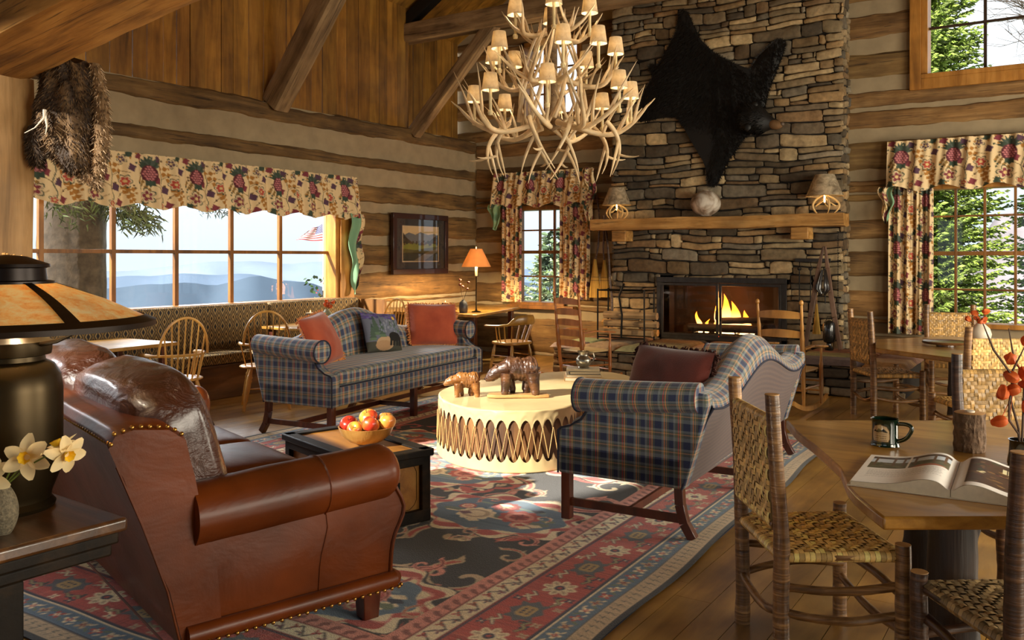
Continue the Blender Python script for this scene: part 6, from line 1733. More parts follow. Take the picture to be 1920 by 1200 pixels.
for (x, y, c) in ((.52, .42, pur), (.05, .55, mar), (.33, .20, pur), (.22, .30, mar), (.50, .56, grn), (.36, .04, mar), (.05, .04, grn), (.26, .52, pur)):
    for a in (.3, 2.0, 3.6, 5.2): leaf(x, y, a, .052, c, .55)
for k in range(34): x, y = rnd.uniform(0, TW), rnd.uniform(0, TH); leaf(x, y, rnd.uniform(0, 6), .034, rnd.choice([grn, (.4, .3, .18), ocr]), .4)
pineapple(.16, .38, 1.42)
bloom(.44, .27, 1.45, redd, mar, 6); bloom(.12, .13, 1.75, mar, pur, 5, .5); bloom(.42, .50, 1.15, pur, mar, 5, .9); bloom(.27, .03, .95, redd, mar, 5)
def cloth(name, label, axis, wall, a0, a1, z1, hfn, sgn=1, pleat=.18, amp=.025, res=.0085, uscale=1.0, seed=0, cat='curtain', group=None, colfn=None, flare=.06, zoff=0.0, tight=0.0, parent=None, uoff=0.0):
    """hanging cloth; hfn(a)->drop; offset = distance from wall"""
    nu = max(8, int(abs(a1 - a0) / res)); H = max(hfn(lerp(a0, a1, k / 20)) for k in range(21)); nv = max(8, int(H / res))
    U, V = np.meshgrid(np.linspace(0, 1, nu), np.linspace(0, 1, nv), indexing='ij'); A = a0 + (a1 - a0) * U
    drop = np.vectorize(hfn)(A[:, 0])[:, None] * V
    ph = A / pleat * 2 * PI + .5 * np.sin(A * 3 + seed)
    off = .03 + amp * (.45 + .55 * V) * np.sin(ph) + amp * .4 * np.sin(ph * 2.3 + V * 2 + seed) + flare * V
    X = wall + sgn * (off + zoff); Z = z1 - drop
    P_ = np.stack([X, A, Z], -1) if axis == 1 else np.stack([A, X, Z], -1)
    seg = np.sqrt(np.diff(off, axis=0) ** 2 + (np.diff(A, axis=0)) ** 2); S = np.concatenate([np.zeros((1, nv)), np.cumsum(seg, 0)], 0)[:, :1] * uscale
    C_ = ct.sample(S + uoff + 0 * V, (TH * 1.0 - drop) + 0 * S)
    if colfn: C_ = colfn(U, V, C_)
    o = grid_mesh(name, P_, M['fabric'], C_, parent)
    if label: tag(o, label, cat, group)
    return o
TOPZ = 2.62
def lining(t, pts, nrm_, seed=1, edge=True):
    pass
# left picture-window valance
sc = lambda a: .565 + .030 * math.sin((a - 5.48) / .55 * 2 * PI) + (.03 if a > 8.6 else 0)
def zl(a): return sc(a)
v1 = cloth('window_valance', 'long gathered floral chintz valance over the picture window', 1, XL + .03, 3.0, 8.70, 2.645, sc, 1, .55 / 2, .030, uscale=.86, seed=2, cat='valance', flare=.10)
# jabot with green lining at its right end
def jab(name, label, axis, wall, a0, a1, z1, h, sgn, seed, edge=.25, side=1):
    nu, nv = 40, int(h / .012); U, V = np.meshgrid(np.linspace(0, 1, nu), np.linspace(0, 1, nv), indexing='ij')
    wd = 1 - .62 * V ** 1.5; A = a0 + (a1 - a0) * ((U - .5) * wd + .5) + .02 * np.sin(V * 9 + seed)
    off = .075 + .028 * np.sin(U * 11 + V * 3 + seed) + .02 * np.sin(V * 12)
    Z = z1 - h * V * (.82 + .18 * np.sin(U * PI) ** 1) 
    P_ = np.stack([wall + sgn * off, A, Z], -1) if axis == 1 else np.stack([A, wall + sgn * off, Z], -1)
    g = np.array(s2l((.50, .66, .52))); f_ = ct.sample(U * .25, V * h); m = ((U > 1 - edge) if side > 0 else (U < edge))[..., None] * np.ones(3)
    C_ = np.where(m > 0, f_, g * (1 + .0 * f_)); o = grid_mesh(name, P_, M['fabric'], C_); return tag(o, label, 'curtain')
jab('curtain_jabot', 'cascading green lined chintz tail at the right end of the long valance', 1, XL + .05, 8.46, 8.76, 2.14, 1.10, 1, 1, .34)
# small window
sc2 = lambda a: .55 + .035 * math.cos((a + 6.99) / .46 * 2 * PI)
cloth('window_valance', 'floral chintz valance over the small back window behind the chandelier', 0, YB - .10, -7.86, -6.05, 2.90, sc2, -1, .24, .028, uscale=.9, seed=3, cat='valance', flare=.08)
cloth('window_curtain', 'gathered floral curtain at the left side of the small window', 0, YB - .04, -7.76, -7.36, 2.45, lambda a: 1.62, -1, .085, .030, uscale=.95, seed=5, group=None, flare=.0, uoff=.1)
cloth('window_curtain', 'gathered floral curtain between the small window and the mantel', 0, YB - .04, -6.66, -6.14, 2.45, lambda a: 1.55, -1, .10, .032, uscale=.95, seed=6, flare=.0, uoff=.3)
jab('curtain_jabot', 'short green lined tail left of the small window under its valance', 0, YB - .10, -7.93, -7.66, 2.40, .42, -1, 2, .0)
jab('curtain_jabot', 'floral tail at the right end of the small window valance', 0, YB - .10, -6.20, -5.98, 2.88, .95, -1, 4, 1.1)
# right window
sc3 = lambda a: .60 + .035 * math.cos((a + 1.55) / .55 * 2 * PI)
cloth('window_valance', 'floral chintz valance over the large right hand window', 0, YB - .10, -1.93, .9, 2.98, sc3, -1, .55 / 2, .032, uscale=.86, seed=4, cat='valance', flare=.12)
cloth('window_curtain', 'tall gathered floral curtain at the left of the right hand window', 0, YB - .05, -1.92, -1.42, 2.45, lambda a: 1.85, -1, .115, .045, uscale=.95, seed=8, flare=.0)
jab('curtain_jabot', 'small floral and green tail left of the right hand valance', 0, YB - .10, -2.02, -1.84, 2.42, .46, -1, 3, .6, -1)
# ================================================================ BLACK BEAR SKIN on the chimney
OUT = [(-4.56, 4.99), (-4.48, 4.95), (-4.4, 4.77), (-4.28, 4.51), (-4.08, 4.32), (-3.85, 4.17), (-3.69, 4.06), (-3.59, 4.05), (-3.49, 4.21), (-3.35, 4.32), (-3.25, 4.4), (-3.18, 4.39), (-3.13, 4.35), (-3.16, 4.22), (-3.25, 3.99), (-3.33, 3.8), (-3.37, 3.7), (-3.39, 3.6), (-3.42, 3.5), (-3.46, 3.40), (-3.54, 3.31), (-3.59, 3.21), (-3.67, 3.15), (-3.72, 3.1), (-3.78, 3.01), (-3.85, 2.91), (-3.88, 2.89), (-3.98, 2.7), (-4.05, 2.55), (-4.12, 2.51), (-4.18, 2.55), (-4.2, 2.73), (-4.18, 2.95), (-4.16, 3.05), (-4.15, 3.11), (-4.23, 3.19), (-4.38, 3.27), (-4.54, 3.38), (-4.63, 3.52), (-4.85, 3.54), (-5.06, 3.5), (-5.2, 3.5), (-5.22, 3.59), (-5.18, 3.76), (-5.14, 3.87), (-5.08, 3.99), (-4.97, 4.13), (-5.06, 4.24), (-5.04, 4.29), (-4.92, 4.26), (-4.87, 4.33), (-4.75, 4.5), (-4.63, 4.71), (-4.6, 4.89), (-4.59, 4.97)]
t = thing('bear_skin', 'black bear hide with head and claws hung flat on the stone chimney', 'animal hide', (-4.1, CY - .035, 3.7))
pl = [(x + 4.1, z - 3.7) for x, z in OUT]
def inside(x, y):
    c = False; n = len(pl)
    for i in range(n):
        (x1, y1), (x2, y2) = pl[i], pl[i - 1]
        if (y1 > y) != (y2 > y) and x < (x2 - x1) * (y - y1) / (y2 - y1) + x1: c = not c
    return c
def edist(x, y):
    d = 9
    for i in range(len(pl)):
        (x1, y1), (x2, y2) = pl[i], pl[i - 1]; L = (x2 - x1) ** 2 + (y2 - y1) ** 2 + 1e-9; q = max(0, min(1, ((x - x1) * (x2 - x1) + (y - y1) * (y2 - y1)) / L)); d = min(d, (x - x1 - q * (x2 - x1)) ** 2 + (y - y1 - q * (y2 - y1)) ** 2)
    return math.sqrt(d)
bm = bmesh.new(); vs = [bm.verts.new((x, 0, z)) for x, z in pl]; bm.faces.new(vs); bmesh.ops.triangulate(bm, faces=bm.faces[:])
for _ in range(4): bmesh.ops.subdivide_edges(bm, edges=[e for e in bm.edges if e.calc_length() > .045], cuts=1)
bm.normal_update(); mb = MB(); idx = {}
for v in bm.verts:
    d = edist(v.co.x, v.co.z); h = .05 * (1 - math.exp(-d / .05)) + .018 * nz(v.co.x * 9, v.co.z * 9) * min(1, d / .05); idx[v.index if v.index >= 0 else id(v)] = len(mb.v); mb.v.append(Vector((v.co.x, -h - .012, v.co.z))); mb.c.append((1, 1, 1))
bm.verts.index_update(); vi = {v: i for i, v in enumerate(bm.verts)}
for f in bm.faces: mb.f.append([vi[v] for v in f.verts]); mb.uv.append(None)
# fur tufts
rnd = random.Random(17); fl2 = MB(); cnt = 0
while cnt < 7500:
    x = rnd.uniform(-1.15, 1.0); z = rnd.uniform(-1.22, 1.32)
    if not inside(x, z): continue
    d = edist(x, z); 
    cnt += 1; h = .05 * (1 - math.exp(-d / .05)) + .012; L = rnd.uniform(.035, .075); a = -PI / 2 + rnd.uniform(-.7, .7) + .6 * math.sin(x * 3)
    dr = Vector((math.cos(a) * .8, -rnd.uniform(.15, .5), math.sin(a) * .8)).normalized(); q = Vector((-math.sin(a), 0, math.cos(a))) * .006; p = Vector((x, -h, z))
    fl2.add([p - q, p + q, p + dr * L], [(0, 1, 2)])
for i in range(len(pl)):   # shaggy rim
    (x1, y1), (x2, y2) = pl[i - 1], pl[i]; n = int(math.hypot(x2 - x1, y2 - y1) / .006) + 1
    for k in range(n):
        q_ = k / n; p = Vector((lerp(x1, x2, q_), -.018, lerp(y1, y2, q_))); e = Vector((x2 - x1, 0, y2 - y1)).normalized(); o_ = Vector((-e.z, 0, e.x)); 
        if inside(p.x + o_.x * .02, p.z + o_.z * .02): o_ = -o_
        d = (o_ + e * rnd.uniform(-.8, .8) + Vector((0, -rnd.uniform(-.1, .5), -.3))).normalized(); fl2.add([p - e * .005, p + e * .005, p + d * rnd.uniform(.02, .05)], [(0, 1, 2)])
pelt = mb.build('pelt', M['black_fur'], t, angle=80); fl2.build('fur', M['black_fur'], t, smooth=False)['kind'] = 'stuff'
mb = MB()   # head
hc = Vector((.64, -.17, -.37))
def hd(u, v):
    a = 2 * PI * v; x = lerp(-.24, .32, u); prof = [(0, .10), (.12, .18), (.35, .195), (.55, .165), (.68, .115), (.8, .078), (.93, .064), (1, .02)]
    for i in range(len(prof) - 1):
        if prof[i][0] <= u <= prof[i + 1][0] + 1e-6: r_ = lerp(prof[i][1], prof[i + 1][1], (u - prof[i][0]) / (prof[i + 1][0] - prof[i][0])); break
    q = Vector((x, math.cos(a) * r_ * .8 , math.sin(a) * r_ + (.02 if u < .5 else -.02 * (u - .5)))); q *= 1 + .03 * nz(x * 20, a * 2); q = Euler((0, R(14), 0)).to_matrix() @ q; return hc + q
mb.surf(hd, 26, 22, wv=True, capu=True); head = mb.build('head', M['black_fur'], t, angle=80)
hf = MB()
for k in range(1500):
    u = rnd.random() * .66; v = rnd.random(); p = hd(u, v); c_ = (hd(u, 0) + hd(u, .5)) / 2; o_ = (p - c_).normalized(); d = (o_ * .5 + Vector((-.7, 0, -.2)) + Vector((rnd.uniform(-.3, .3),) * 3)).normalized(); q = d.orthogonal().normalized() * .005; hf.add([p - q, p + q, p + d * rnd.uniform(.025, .055)], [(0, 1, 2)])
hf.build('head_fur', M['black_fur'], head, smooth=False)['kind'] = 'stuff'
mb = MB(); mb.M = Matrix.Translation(hc) @ Euler((0, R(14), 0)).to_matrix().to_4x4()
mb.ell((.245, -.012, -.010), (.105, .068, .064), 16, 12); mb.build('muzzle', plain('tan_muzzle', (.42, .30, .17), .8, var=.3), head)
mb = MB(); mb.M = Matrix.Translation(hc) @ Euler((0, R(14), 0)).to_matrix().to_4x4(); mb.ell((.342, -.018, .014), (.030, .030, .025), 12, 8); mb.build('nose', plain('bear_nose', (.38, .32, .27), .5), head)
for q in ((-.06, -.06, .19), (-.05, -.15, -.11)):
    mb = MB(); mb.M = Matrix.Translation(hc) @ Euler((0, R(14), 0)).to_matrix().to_4x4(); mb.ell(q, (.045, .022, .05), 10, 8); mb.build('ear', M['black_fur'], head)

# ================================================================ MANTEL LAMPS and POT
M['birchshade'] = translucent('birch_bark_shade', (.62, .54, .42), .8, .35, .5, 9, dist=1.5, c2=(.84, .78, .66))
def shade_mesh(r0, r1, h, z0, n=40, th=.003, sides=None, sx=1.0):
    mb = MB(); mb.lathe([(r0, z0), (r1, z0 + h), (r1 - th, z0 + h), (r0 - th, z0)], sides or n, caps=False); mb.lathe([(r0, z0), (r0 - th, z0)], sides or n, caps=False); return mb
def antler_curve(P0, P1, P2, n=10): return bez(P0, P1, P2, n)
def antler_lamp(label, loc, s, rz):
    t = thing('antler_lamp', label, 'lamp', loc, rz, 'antler lamps on the mantel')
    shade_mesh(.20 * s, .105 * s, .24 * s, .19 * s).build('lamp_shade', M['birchshade'], t)
    rim = MB(); rim.tube([(math.cos(a) * .20 * s, math.sin(a) * .20 * s, .19 * s) for a in np.linspace(0, 2 * PI, 40, endpoint=False)], .004, 6, closed=True); rim.build('shade_rim', M['thong'], t)
    m_ = plain('lamp_antler', (.84, .70, .46), .5, var=.2)  # even warm ivory colour for the lamp antlers
    for k in range(5):
        a = k * 2 * PI / 5 + .4; mb = MB(); c, s_ = math.cos(a), math.sin(a); w = .16 * s
        mb.tube(bez((c * .10 * s, s_ * .10 * s, 0), (c * w * 1.5, s_ * w * 1.5, .11 * s), (c * .02, s_ * .02, .20 * s), 10), [.004, .008, .010, .012, .013, .013, .013, .012, .011, .009, .007], 8)
        mb.tube(bez((c * .115 * s, s_ * .115 * s, .08 * s), (c * .05 * s, s_ * .1 * s, .10 * s), (-c * .02 * s, s_ * .02 * s, .16 * s), 8), [.009, .009, .008, .008, .007, .006, .005, .004, .003], 6); mb.build('antler', m_, t)
    mb = MB(); mb.tube([(0, 0, .12 * s), (0, 0, .30 * s)], .010, 8); mb.ell((0, 0, .26 * s), (.028, .028, .036), 12, 8); mb.build('bulb', emit('bulb_glow', (1, .80, .5), 9), t)
    return t
antler_lamp('antler based lamp with birch bark shade at the left end of the mantel', (-5.48, 11.12, 2.10), 1.03, .3)
antler_lamp('antler based lamp with birch bark shade at the right end of the mantel', (-2.60, 11.12, 2.10), 1.12, 1.1)
t = thing('round_pot', 'round mottled white clay pot in the middle of the mantel under the bear hide', 'pot', (-4.15, 11.12, 2.103))
m_, nt_, b_ = newmat('mottled_clay'); n_ = noise_n(nt_, coords(nt_), 4.5, 3, .5, 1.0); r_ = ramp(nt_, [(.30, s2l((.30, .24, .18))), (.42, s2l((.60, .52, .44))), (.58, s2l((.82, .78, .72)))]); nt_.links.new(n_, r_.inputs[0]); nt_.links.new(r_.outputs[0], b_.inputs['Base Color']); setp(b_, Roughness=.5)
mb = MB(); mb.lathe([(0, 0), (.07, 0)] + [(.203 * math.cos(a), .172 + .172 * math.sin(a)) for a in np.linspace(-1.15, 1.35, 24)] + [(.036, .352), (.03, .35), (.03, .33), (0, .32)], 36); mb.build('pot', m_, t)

# ================================================================ FIRE, DOORS, LOGS
t = thing('fireplace_doors', 'dark steel framed double glass doors closing the fireplace opening', 'fireplace doors', (-4.03, CY - .045, .41))
w2, h2 = .91, .86
mb = MB(); mb.box(-w2, w2, 0, .035, h2 - .075, h2); mb.box(-w2, -w2 + .07, 0, .035, 0, h2 - .075); mb.box(w2 - .07, w2, 0, .035, 0, h2 - .075); mb.box(-w2, w2, 0, .035, 0, .05); mb.build('frame', M['iron2'], t, bevel=.004)
for s in (-1, 1):
    a, b = (-w2 + .07, -.005) if s < 0 else (.005, w2 - .07)
    mb = MB(); mb.box(a, b, -.008, .012, h2 - .115, h2 - .08); mb.box(a, b, -.008, .012, .05, .08); mb.box(a, a + .035, -.008, .012, .08, h2 - .115); mb.box(b - .035, b, -.008, .012, .08, h2 - .115); d_ = mb.build('door', M['iron2'], t, bevel=.003)
    mb = MB(); mb.box(a + .03, b - .03, .0, .004, .075, h2 - .11); mb.build('glass_pane', glass('fire_glass', (1, .95, .9), .03), d_, smooth=False)
    mb = MB(); mb.tube([(-s * -.02, -.01, .44), (-s * -.03, -.035, .40), (-s * -.035, -.03, .30), (-s * -.02, -.01, .27)], .007, 6); mb.build('handle', M['iron'], d_)
M['char'] = plain('charred_log', (.10, .065, .045), .95, var=.6, scale=14, bmp=.6); M['ember'] = emit('ember', (1, .30, .06), 1.2)
grate = thing('fire_grate', 'black iron grate holding the burning logs in the fireplace', 'fire grate', (-4.0, CY + .27, .405)); 
for x in (-.45, -.15, .15, .45):
    mb = MB(); mb.tube([(x, -.19, .16), (x, -.17, .09), (x, .14, .09), (x, .17, .16)], .011, 6); mb.tube([(x, -.15, .0), (x, -.15, .09)], .010, 6); mb.tube([(x, .12, .0), (x, .12, .09)], .010, 6); mb.build('bar', M['iron'], grate)
mb = MB(); mb.tube([(-.5, -.12, .08), (.5, -.12, .08)], .009, 6); mb.tube([(-.5, .10, .08), (.5, .10, .08)], .009, 6); mb.build('cross_bar', M['iron'], grate)
for i, (a, b, r_, lab) in enumerate((((-.55, -.09, .155), (.50, -.06, .16), .055, 'thick charred log across the front of the burning fire'), ((-.42, .06, .16), (.60, .09, .165), .06, 'charred log at the back of the burning fire'), ((-.10, -.06, .26), (.62, .03, .29), .045, 'upper charred log slanting towards the right side of the fire'))):
    mb = MB(); P_ = Vector(a); mb.tube([P_.lerp(Vector(b), k / 12) - P_ + Vector((0, .01 * nz(k), .01 * nz(k, 3))) for k in range(13)], [r_ * (1 + .1 * nz(k * .9, i)) for k in range(13)], 12); o = mb.build('burning_log', M['char']); o.location = Vector(grate.location) + P_; tag(o, lab, 'log')
mb = MB(); rnd = random.Random(3)
for k in range(40): mb.ell((rnd.uniform(-.4, .5), rnd.uniform(-.12, .12), rnd.uniform(.005, .03)), (.02, .02, .012), 6, 4)
o = mb.build('embers', M['ember']); o.location = grate.location; tag(o, 'glowing embers under the grate', 'embers', kind='stuff')
fm = bpy.data.materials.new('flame'); fm.use_nodes = True; nt = fm.node_tree; nt.nodes.clear()
oo = nt.nodes.new('ShaderNodeOutputMaterial'); tr_ = nt.nodes.new('ShaderNodeBsdfTransparent'); em = nt.nodes.new('ShaderNodeEmission'); mx = nt.nodes.new('ShaderNodeMixShader'); at = nt.nodes.new('ShaderNodeAttribute'); at.attribute_name = 'Col'
lw = nt.nodes.new('ShaderNodeLayerWeight'); lw.inputs[0].default_value = .35; inv = nt.nodes.new('ShaderNodeMath'); inv.operation = 'SUBTRACT'; inv.inputs[0].default_value = 1.0; nt.links.new(lw.outputs['Facing'], inv.inputs[1])
pw = nt.nodes.new('ShaderNodeMath'); pw.operation = 'POWER'; pw.inputs[1].default_value = 1.6; nt.links.new(inv.outputs[0], pw.inputs[0])
nt.links.new(at.outputs['Color'], em.inputs[0]); em.inputs[1].default_value = 5.0; nt.links.new(pw.outputs[0], mx.inputs[0]); nt.links.new(tr_.outputs[0], mx.inputs[1]); nt.links.new(em.outputs[0], mx.inputs[2]); nt.links.new(mx.outputs[0], oo.inputs[0])
t = thing('fire', 'orange and yellow flames rising from the logs', 'fire', (-4.05, CY + .27, .56))
for i, (x, y, w, h, b) in enumerate(((-.36, .0, .055, .30, -.03), (-.28, .03, .045, .20, .02), (-.06, .02, .075, .52, -.05), (.06, .0, .10, .56, -.06), (.16, .02, .11, .46, -.04), (.27, .0, .09, .34, .02), (.0, .05, .12, .34, .0), (.37, .03, .05, .22, -.02), (-.15, .03, .05, .24, .03))):
    def ff(u, v, x=x, y=y, w=w, h=h, b=b, i=i):
        a = 2 * PI * v; r_ = w * (math.sin(PI * min(1, .15 + u * .85)) ** .8) * (1 - .55 * u) * (1 + .25 * nz(u * 4, i, math.sin(a)))
        return (x + math.cos(a) * r_ + b * u * 1.5 + .03 * math.sin(u * 6 + i) * u, y + math.sin(a) * r_ * .45, -.08 + u * h)
    mb = MB(); mb.surf(ff, 18, 14, wv=True, colfn=lambda u, v: (1, lerp(.68, .20, u ** .7), lerp(.26, .015, min(1, u * 1.4)))); mb.build('flame', fm, t)

# ================================================================ HEARTH TOOLS
t = thing('tool_hanger', 'flat iron bar with hooks and hanging pokers, right of the fireplace', 'tool hanger', (-2.76, CY - .075, 1.51))
mb = MB(); mb.box(-.24, .20, -.012, .012, -.022, .022); mb.build('bar', M['iron2'], t, bevel=.002)
for i, x in enumerate((-.18, -.04, .14)):
    mb = MB(); mb.tube([(x, -.01, -.02), (x, -.025, -.06), (x + .02, -.03, -.10), (x, -.03, -.13), (x - .02, -.03, -.10)], .005, 6); hk = mb.build('hook', M['iron'], t)
    mb = MB(); mb.tube([(x, -.03, -.10), (x, -.032, -.75 + .1 * i)], .007, 6); mb.tube([(x + math.cos(a) * .022, -.03, -.11 + math.sin(a) * .022) for a in np.linspace(0, 2 * PI, 12, endpoint=False)], .005, 6, closed=True)
    if i == 0: mb.tube([(x, -.032, -.75), (x + .03, -.04, -.80), (x + .01, -.05, -.84)], .008, 6)
    mb.build('poker', M['iron'], t)
M['yoke'] = wood('grey_yoke_wood', (.26, .18, .13), (.44, .33, .26), (.56, .45, .38), 2, .6, 7, 7, bmp=.3)
t = thing('ox_hames', 'pair of old wooden hames leaning as an A shape beside the fire', 'harness hames', (-2.58, 11.02, .412))
for s, q in ((-1, [(-.01, 0, 1.27), (-.07, 0, 1.0), (-.11, -.03, .70), (-.15, -.08, .40), (-.20, -.13, .01)]), (1, [(.01, 0, 1.27), (.04, 0, 1.0), (.08, -.03, .70), (.14, -.08, .40), (.22, -.13, .01)])):
    mb = MB(); 
    for (a, b), (w, w_) in zip(zip(q[:-1], q[1:]), ((.022, .05), (.05, .06), (.06, .055), (.055, .05))): mb.bar(a, b, w, .03, up=(0, 1, 0), w2=w_, h2=.035)
    mb.build('hame', M['yoke'], t, bevel=.006)
M['blackleather'] = plain('black_harness_leather', (.09, .065, .05), .3, coat=.5, var=.2)
mb = MB()
for x in (-.06, -.035, .02, .045): mb.tube([(x * .4, -.02, .98), (x, -.045, .84), (x * 1.3, -.05, .74), (x * .5, -.045, .68), (-x * .2, -.045, .74)], [.010, .018, .022, .018, .010], 8)
mb.build('leather_straps', M['blackleather'], t)
t = thing('hearth_broom', 'small straw hearth broom hanging between the wooden hames', 'broom', (-2.70, 11.13, .58))
mb = MB(); mb.surf(lambda u, v: (math.cos(2 * PI * v) * lerp(.055, .012, u ** .8) , math.sin(2 * PI * v) * .018, lerp(.0, .38, u)), 12, 16, wv=True, capu=True); M['straw'] = wood('broom_straw', (.52, .38, .12), (.72, .56, .22), (.84, .68, .34), 2, .8, 12, 20, bmp=.5); mb.build('bristles', M['straw'], t)
mb = MB(); mb.tube([(0, 0, .36), (0, 0, .60)], .009, 8); mb.build('handle', M['hickory'], t)
t = thing('black_bell', 'black iron lantern shaped bell on the hearth under the hames', 'bell', (-2.50, 10.92, .412))
mb = MB(); mb.lathe([(0, 0), (.05, 0), (.055, .02), (.03, .05), (.03, .08), (.065, .10), (.075, .14), (.075, .30), (.06, .34), (.02, .36), (.0, .365)], 24); mb.build('bell_body', plain('black_enamel', (.07, .07, .06), .25, coat=.5), t)
mb = MB(); mb.tube([(-.04, 0, .35), (-.02, 0, .41), (.02, 0, .41), (.04, 0, .35)], .004, 6); mb.build('handle', M['iron'], t)
t = thing('hanging_chain', 'long thin iron chain hanging down the chimney right of the hames', 'chain', (-2.475, CY - .06, .45)); mb = MB()
for k in range(46): mb.tube([(math.cos(a) * (.007 if k % 2 else .003), math.cos(a) * (.003 if k % 2 else .007), 1.38 - k * .03 + math.sin(a) * .019) for a in np.linspace(0, 2 * PI, 8, endpoint=False)], .0022, 4, closed=True)
mb.build('links', M['iron'], t)['kind'] = 'stuff'; mb = MB(); mb.tube([(0, .05, 1.42), (0, -.01, 1.42)], .006, 6); mb.build('nail', M['iron'], t)
# brooms and twisted sticks left of the chimney
for i, (x, z, s, lab) in enumerate(((-6.02, .94, 1.0, 'left of the two straw brooms hanging on the log wall by the chimney'), (-5.86, .95, .96, 'right of the two straw brooms hanging on the log wall by the chimney'))):
    t = thing('straw_broom', lab, 'broom', (x, 11.48, z), 0, 'straw brooms beside the chimney')
    mb = MB(); mb.surf(lambda u, v: (math.cos(2 * PI * v) * lerp(.10, .02, u ** 1.2) * s, math.sin(2 * PI * v) * .03, lerp(.0, .58, u) * s), 16, 18, wv=True, capu=True); b_ = mb.build('bristles', M['straw'], t)
    mb = MB()
    for zz in (.26, .31): w_ = lerp(.10, .02, (zz / .58) ** 1.2) * s + .002; mb.tube([(math.cos(a) * w_, math.sin(a) * .032, zz * s) for a in np.linspace(0, 2 * PI, 18, endpoint=False)], .003, 5, closed=True)
    mb.build('binding', M['piping'], b_)
    mb = MB(); stick(mb, (0, 0, .55 * s), (.03 + i * .08, .0, 1.55), .014, .012, (.06 * (1 - 2 * i), 0, 0), i + 5, amp=.02); mb.build('handle', M['hickory_dk'], t)
t = thing('walking_stick', 'dark twisted walking stick leaning against the chimney edge beside the brooms', 'walking stick', (-5.60, 11.20, .41)); mb = MB(); stick(mb, (0, 0, 0), (-.20, .12, 1.75), .020, .016, (.05, 0, 0), 4, amp=.03); mb.build('stick', M['hickory_dk'], t)
# firewood rack
t = thing('firewood_rack', 'wrought iron firewood rack on the left end of the hearth', 'firewood rack', (-5.15, 10.75, .412)); mb = MB()
for y in (-.16, .16):
    mb.tube([(-.36, y, 0), (-.36, y, .70)], .011, 6); mb.tube([(.34, y, 0), (.34, y, .70)], .011, 6); mb.tube([(-.36, y, .68), (.34, y, .68)], .010, 6); mb.tube([(-.36, y, .04), (.34, y, .04)], .010, 6)
for x in (-.36, .34): mb.tube([(x, -.16, .68), (x, .16, .68)], .010, 6)
mb.tube([(0, -.165, .04), (.02, -.18, .35), (-.02, -.19, .6), (.06, -.2, .78)], .014, 6)
mb.build('frame', M['iron'], t)
rnd = random.Random(2)
for i, (y, z, x0, x1, r_, lab) in enumerate(((-.07, .105, -.40, .42, .06, 'bottom front split log in the iron firewood rack'), (.07, .105, -.38, .44, .06, 'bottom back split log in the iron firewood rack'), (-.07, .225, -.30, .50, .058, 'middle front split log with a pale end in the firewood rack'), (.075, .225, -.4, .36, .055, 'middle back split log in the iron firewood rack'), (0, .335, -.34, .46, .058, 'topmost split log sticking out to the right of the firewood rack'))):
    mb = MB(); n = 5 + i % 3; pts = [(math.cos(2 * PI * k / n + i) * r_ * rnd.uniform(.8, 1), math.sin(2 * PI * k / n + i) * r_ * rnd.uniform(.8, 1)) for k in range(n)]
    mb.M = Matrix.Rotation(R(90), 4, 'Y'); mb.prism([(-b, a) for a, b in pts], 0, x1 - x0); o = mb.build('firewood_log', M['mantel'] if i % 2 else M['beam'], bevel=.006); o.location = (-5.15 + x0, 10.75 + y, .412 + z + .0); tag(o, lab, 'firewood', 'split firewood logs in the rack')

# ================================================================ PICTURE on the left wall
t = thing('framed_picture', 'dark framed landscape painting with wide grey mat between picture window and corner', 'picture', (XL + .065, 10.06, 1.745), R(90))
W_, H_ = 1.26, .86
pc = Canvas(W_, H_, 260, (.20, .20, .20))
pc.rect(.20, W_ - .20, .16, H_ - .16, (.78, .70, .56)); x0, x1, y0, y1 = .215, W_ - .215, .175, H_ - .175
pc.rect(x0, x1, y0, y1, (.80, .70, .52)); rnd = random.Random(6)
pc.poly([(x0, .55), (.35, .60), (.5, .57), (.62, .61), (.8, .57), (.95, .59), (x1, .56), (x1, .4), (x0, .4)], (.42, .42, .42)); pc.poly([(x0, .60), (.3, .52), (.42, .46), (.5, .44), (x0, .38)], (.24, .20, .14)); pc.poly([(x1, .58), (.95, .54), (.85, .48), (.7, .45), (x1, .38)], (.18, .16, .11))
pc.rect(x0, x1, .30, .44, (.50, .50, .18)); pc.poly([(x0, .30), (x0, .36), (.5, .34), (x1, .40), (x1, .30)], (.34, .32, .14)); pc.rect(x0, x1, y0, .30, (.20, .20, .12)); pc.poly([(.45, y0), (.7, y0), (x1, .33), (x1, .37), (.75, .30)], (.44, .40, .32))
for k in range(40): pc.ell(rnd.uniform(x0 + .02, x1 - .02), rnd.uniform(.42, .47), .02, .018, rnd.choice([(.18, .17, .10), (.28, .22, .12), (.34, .20, .10)]))
U, V = np.meshgrid(np.linspace(0, 1, 240), np.linspace(0, 1, 170), indexing='ij'); P_ = np.stack([(U - .5) * W_, 0 * U - .012, (V - .5) * H_], -1); grid_mesh('painting', P_, M['printed'], pc.sample(U * W_, V * H_), t, smooth=False)
mb = MB()
for (a, b, c, d) in ((-W_ / 2 - .02, W_ / 2 + .02, H_ / 2 - .06, H_ / 2 + .02), (-W_ / 2 - .02, W_ / 2 + .02, -H_ / 2 - .02, -H_ / 2 + .06), (-W_ / 2 - .02, -W_ / 2 + .06, -H_ / 2 + .06, H_ / 2 - .06), (W_ / 2 - .06, W_ / 2 + .02, -H_ / 2 + .06, H_ / 2 - .06)): mb.box(a, b, -.035, .02, c, d)
mb.build('frame', plain('dark_red_frame', (.20, .09, .05), .4, coat=.3), t, bevel=.006)
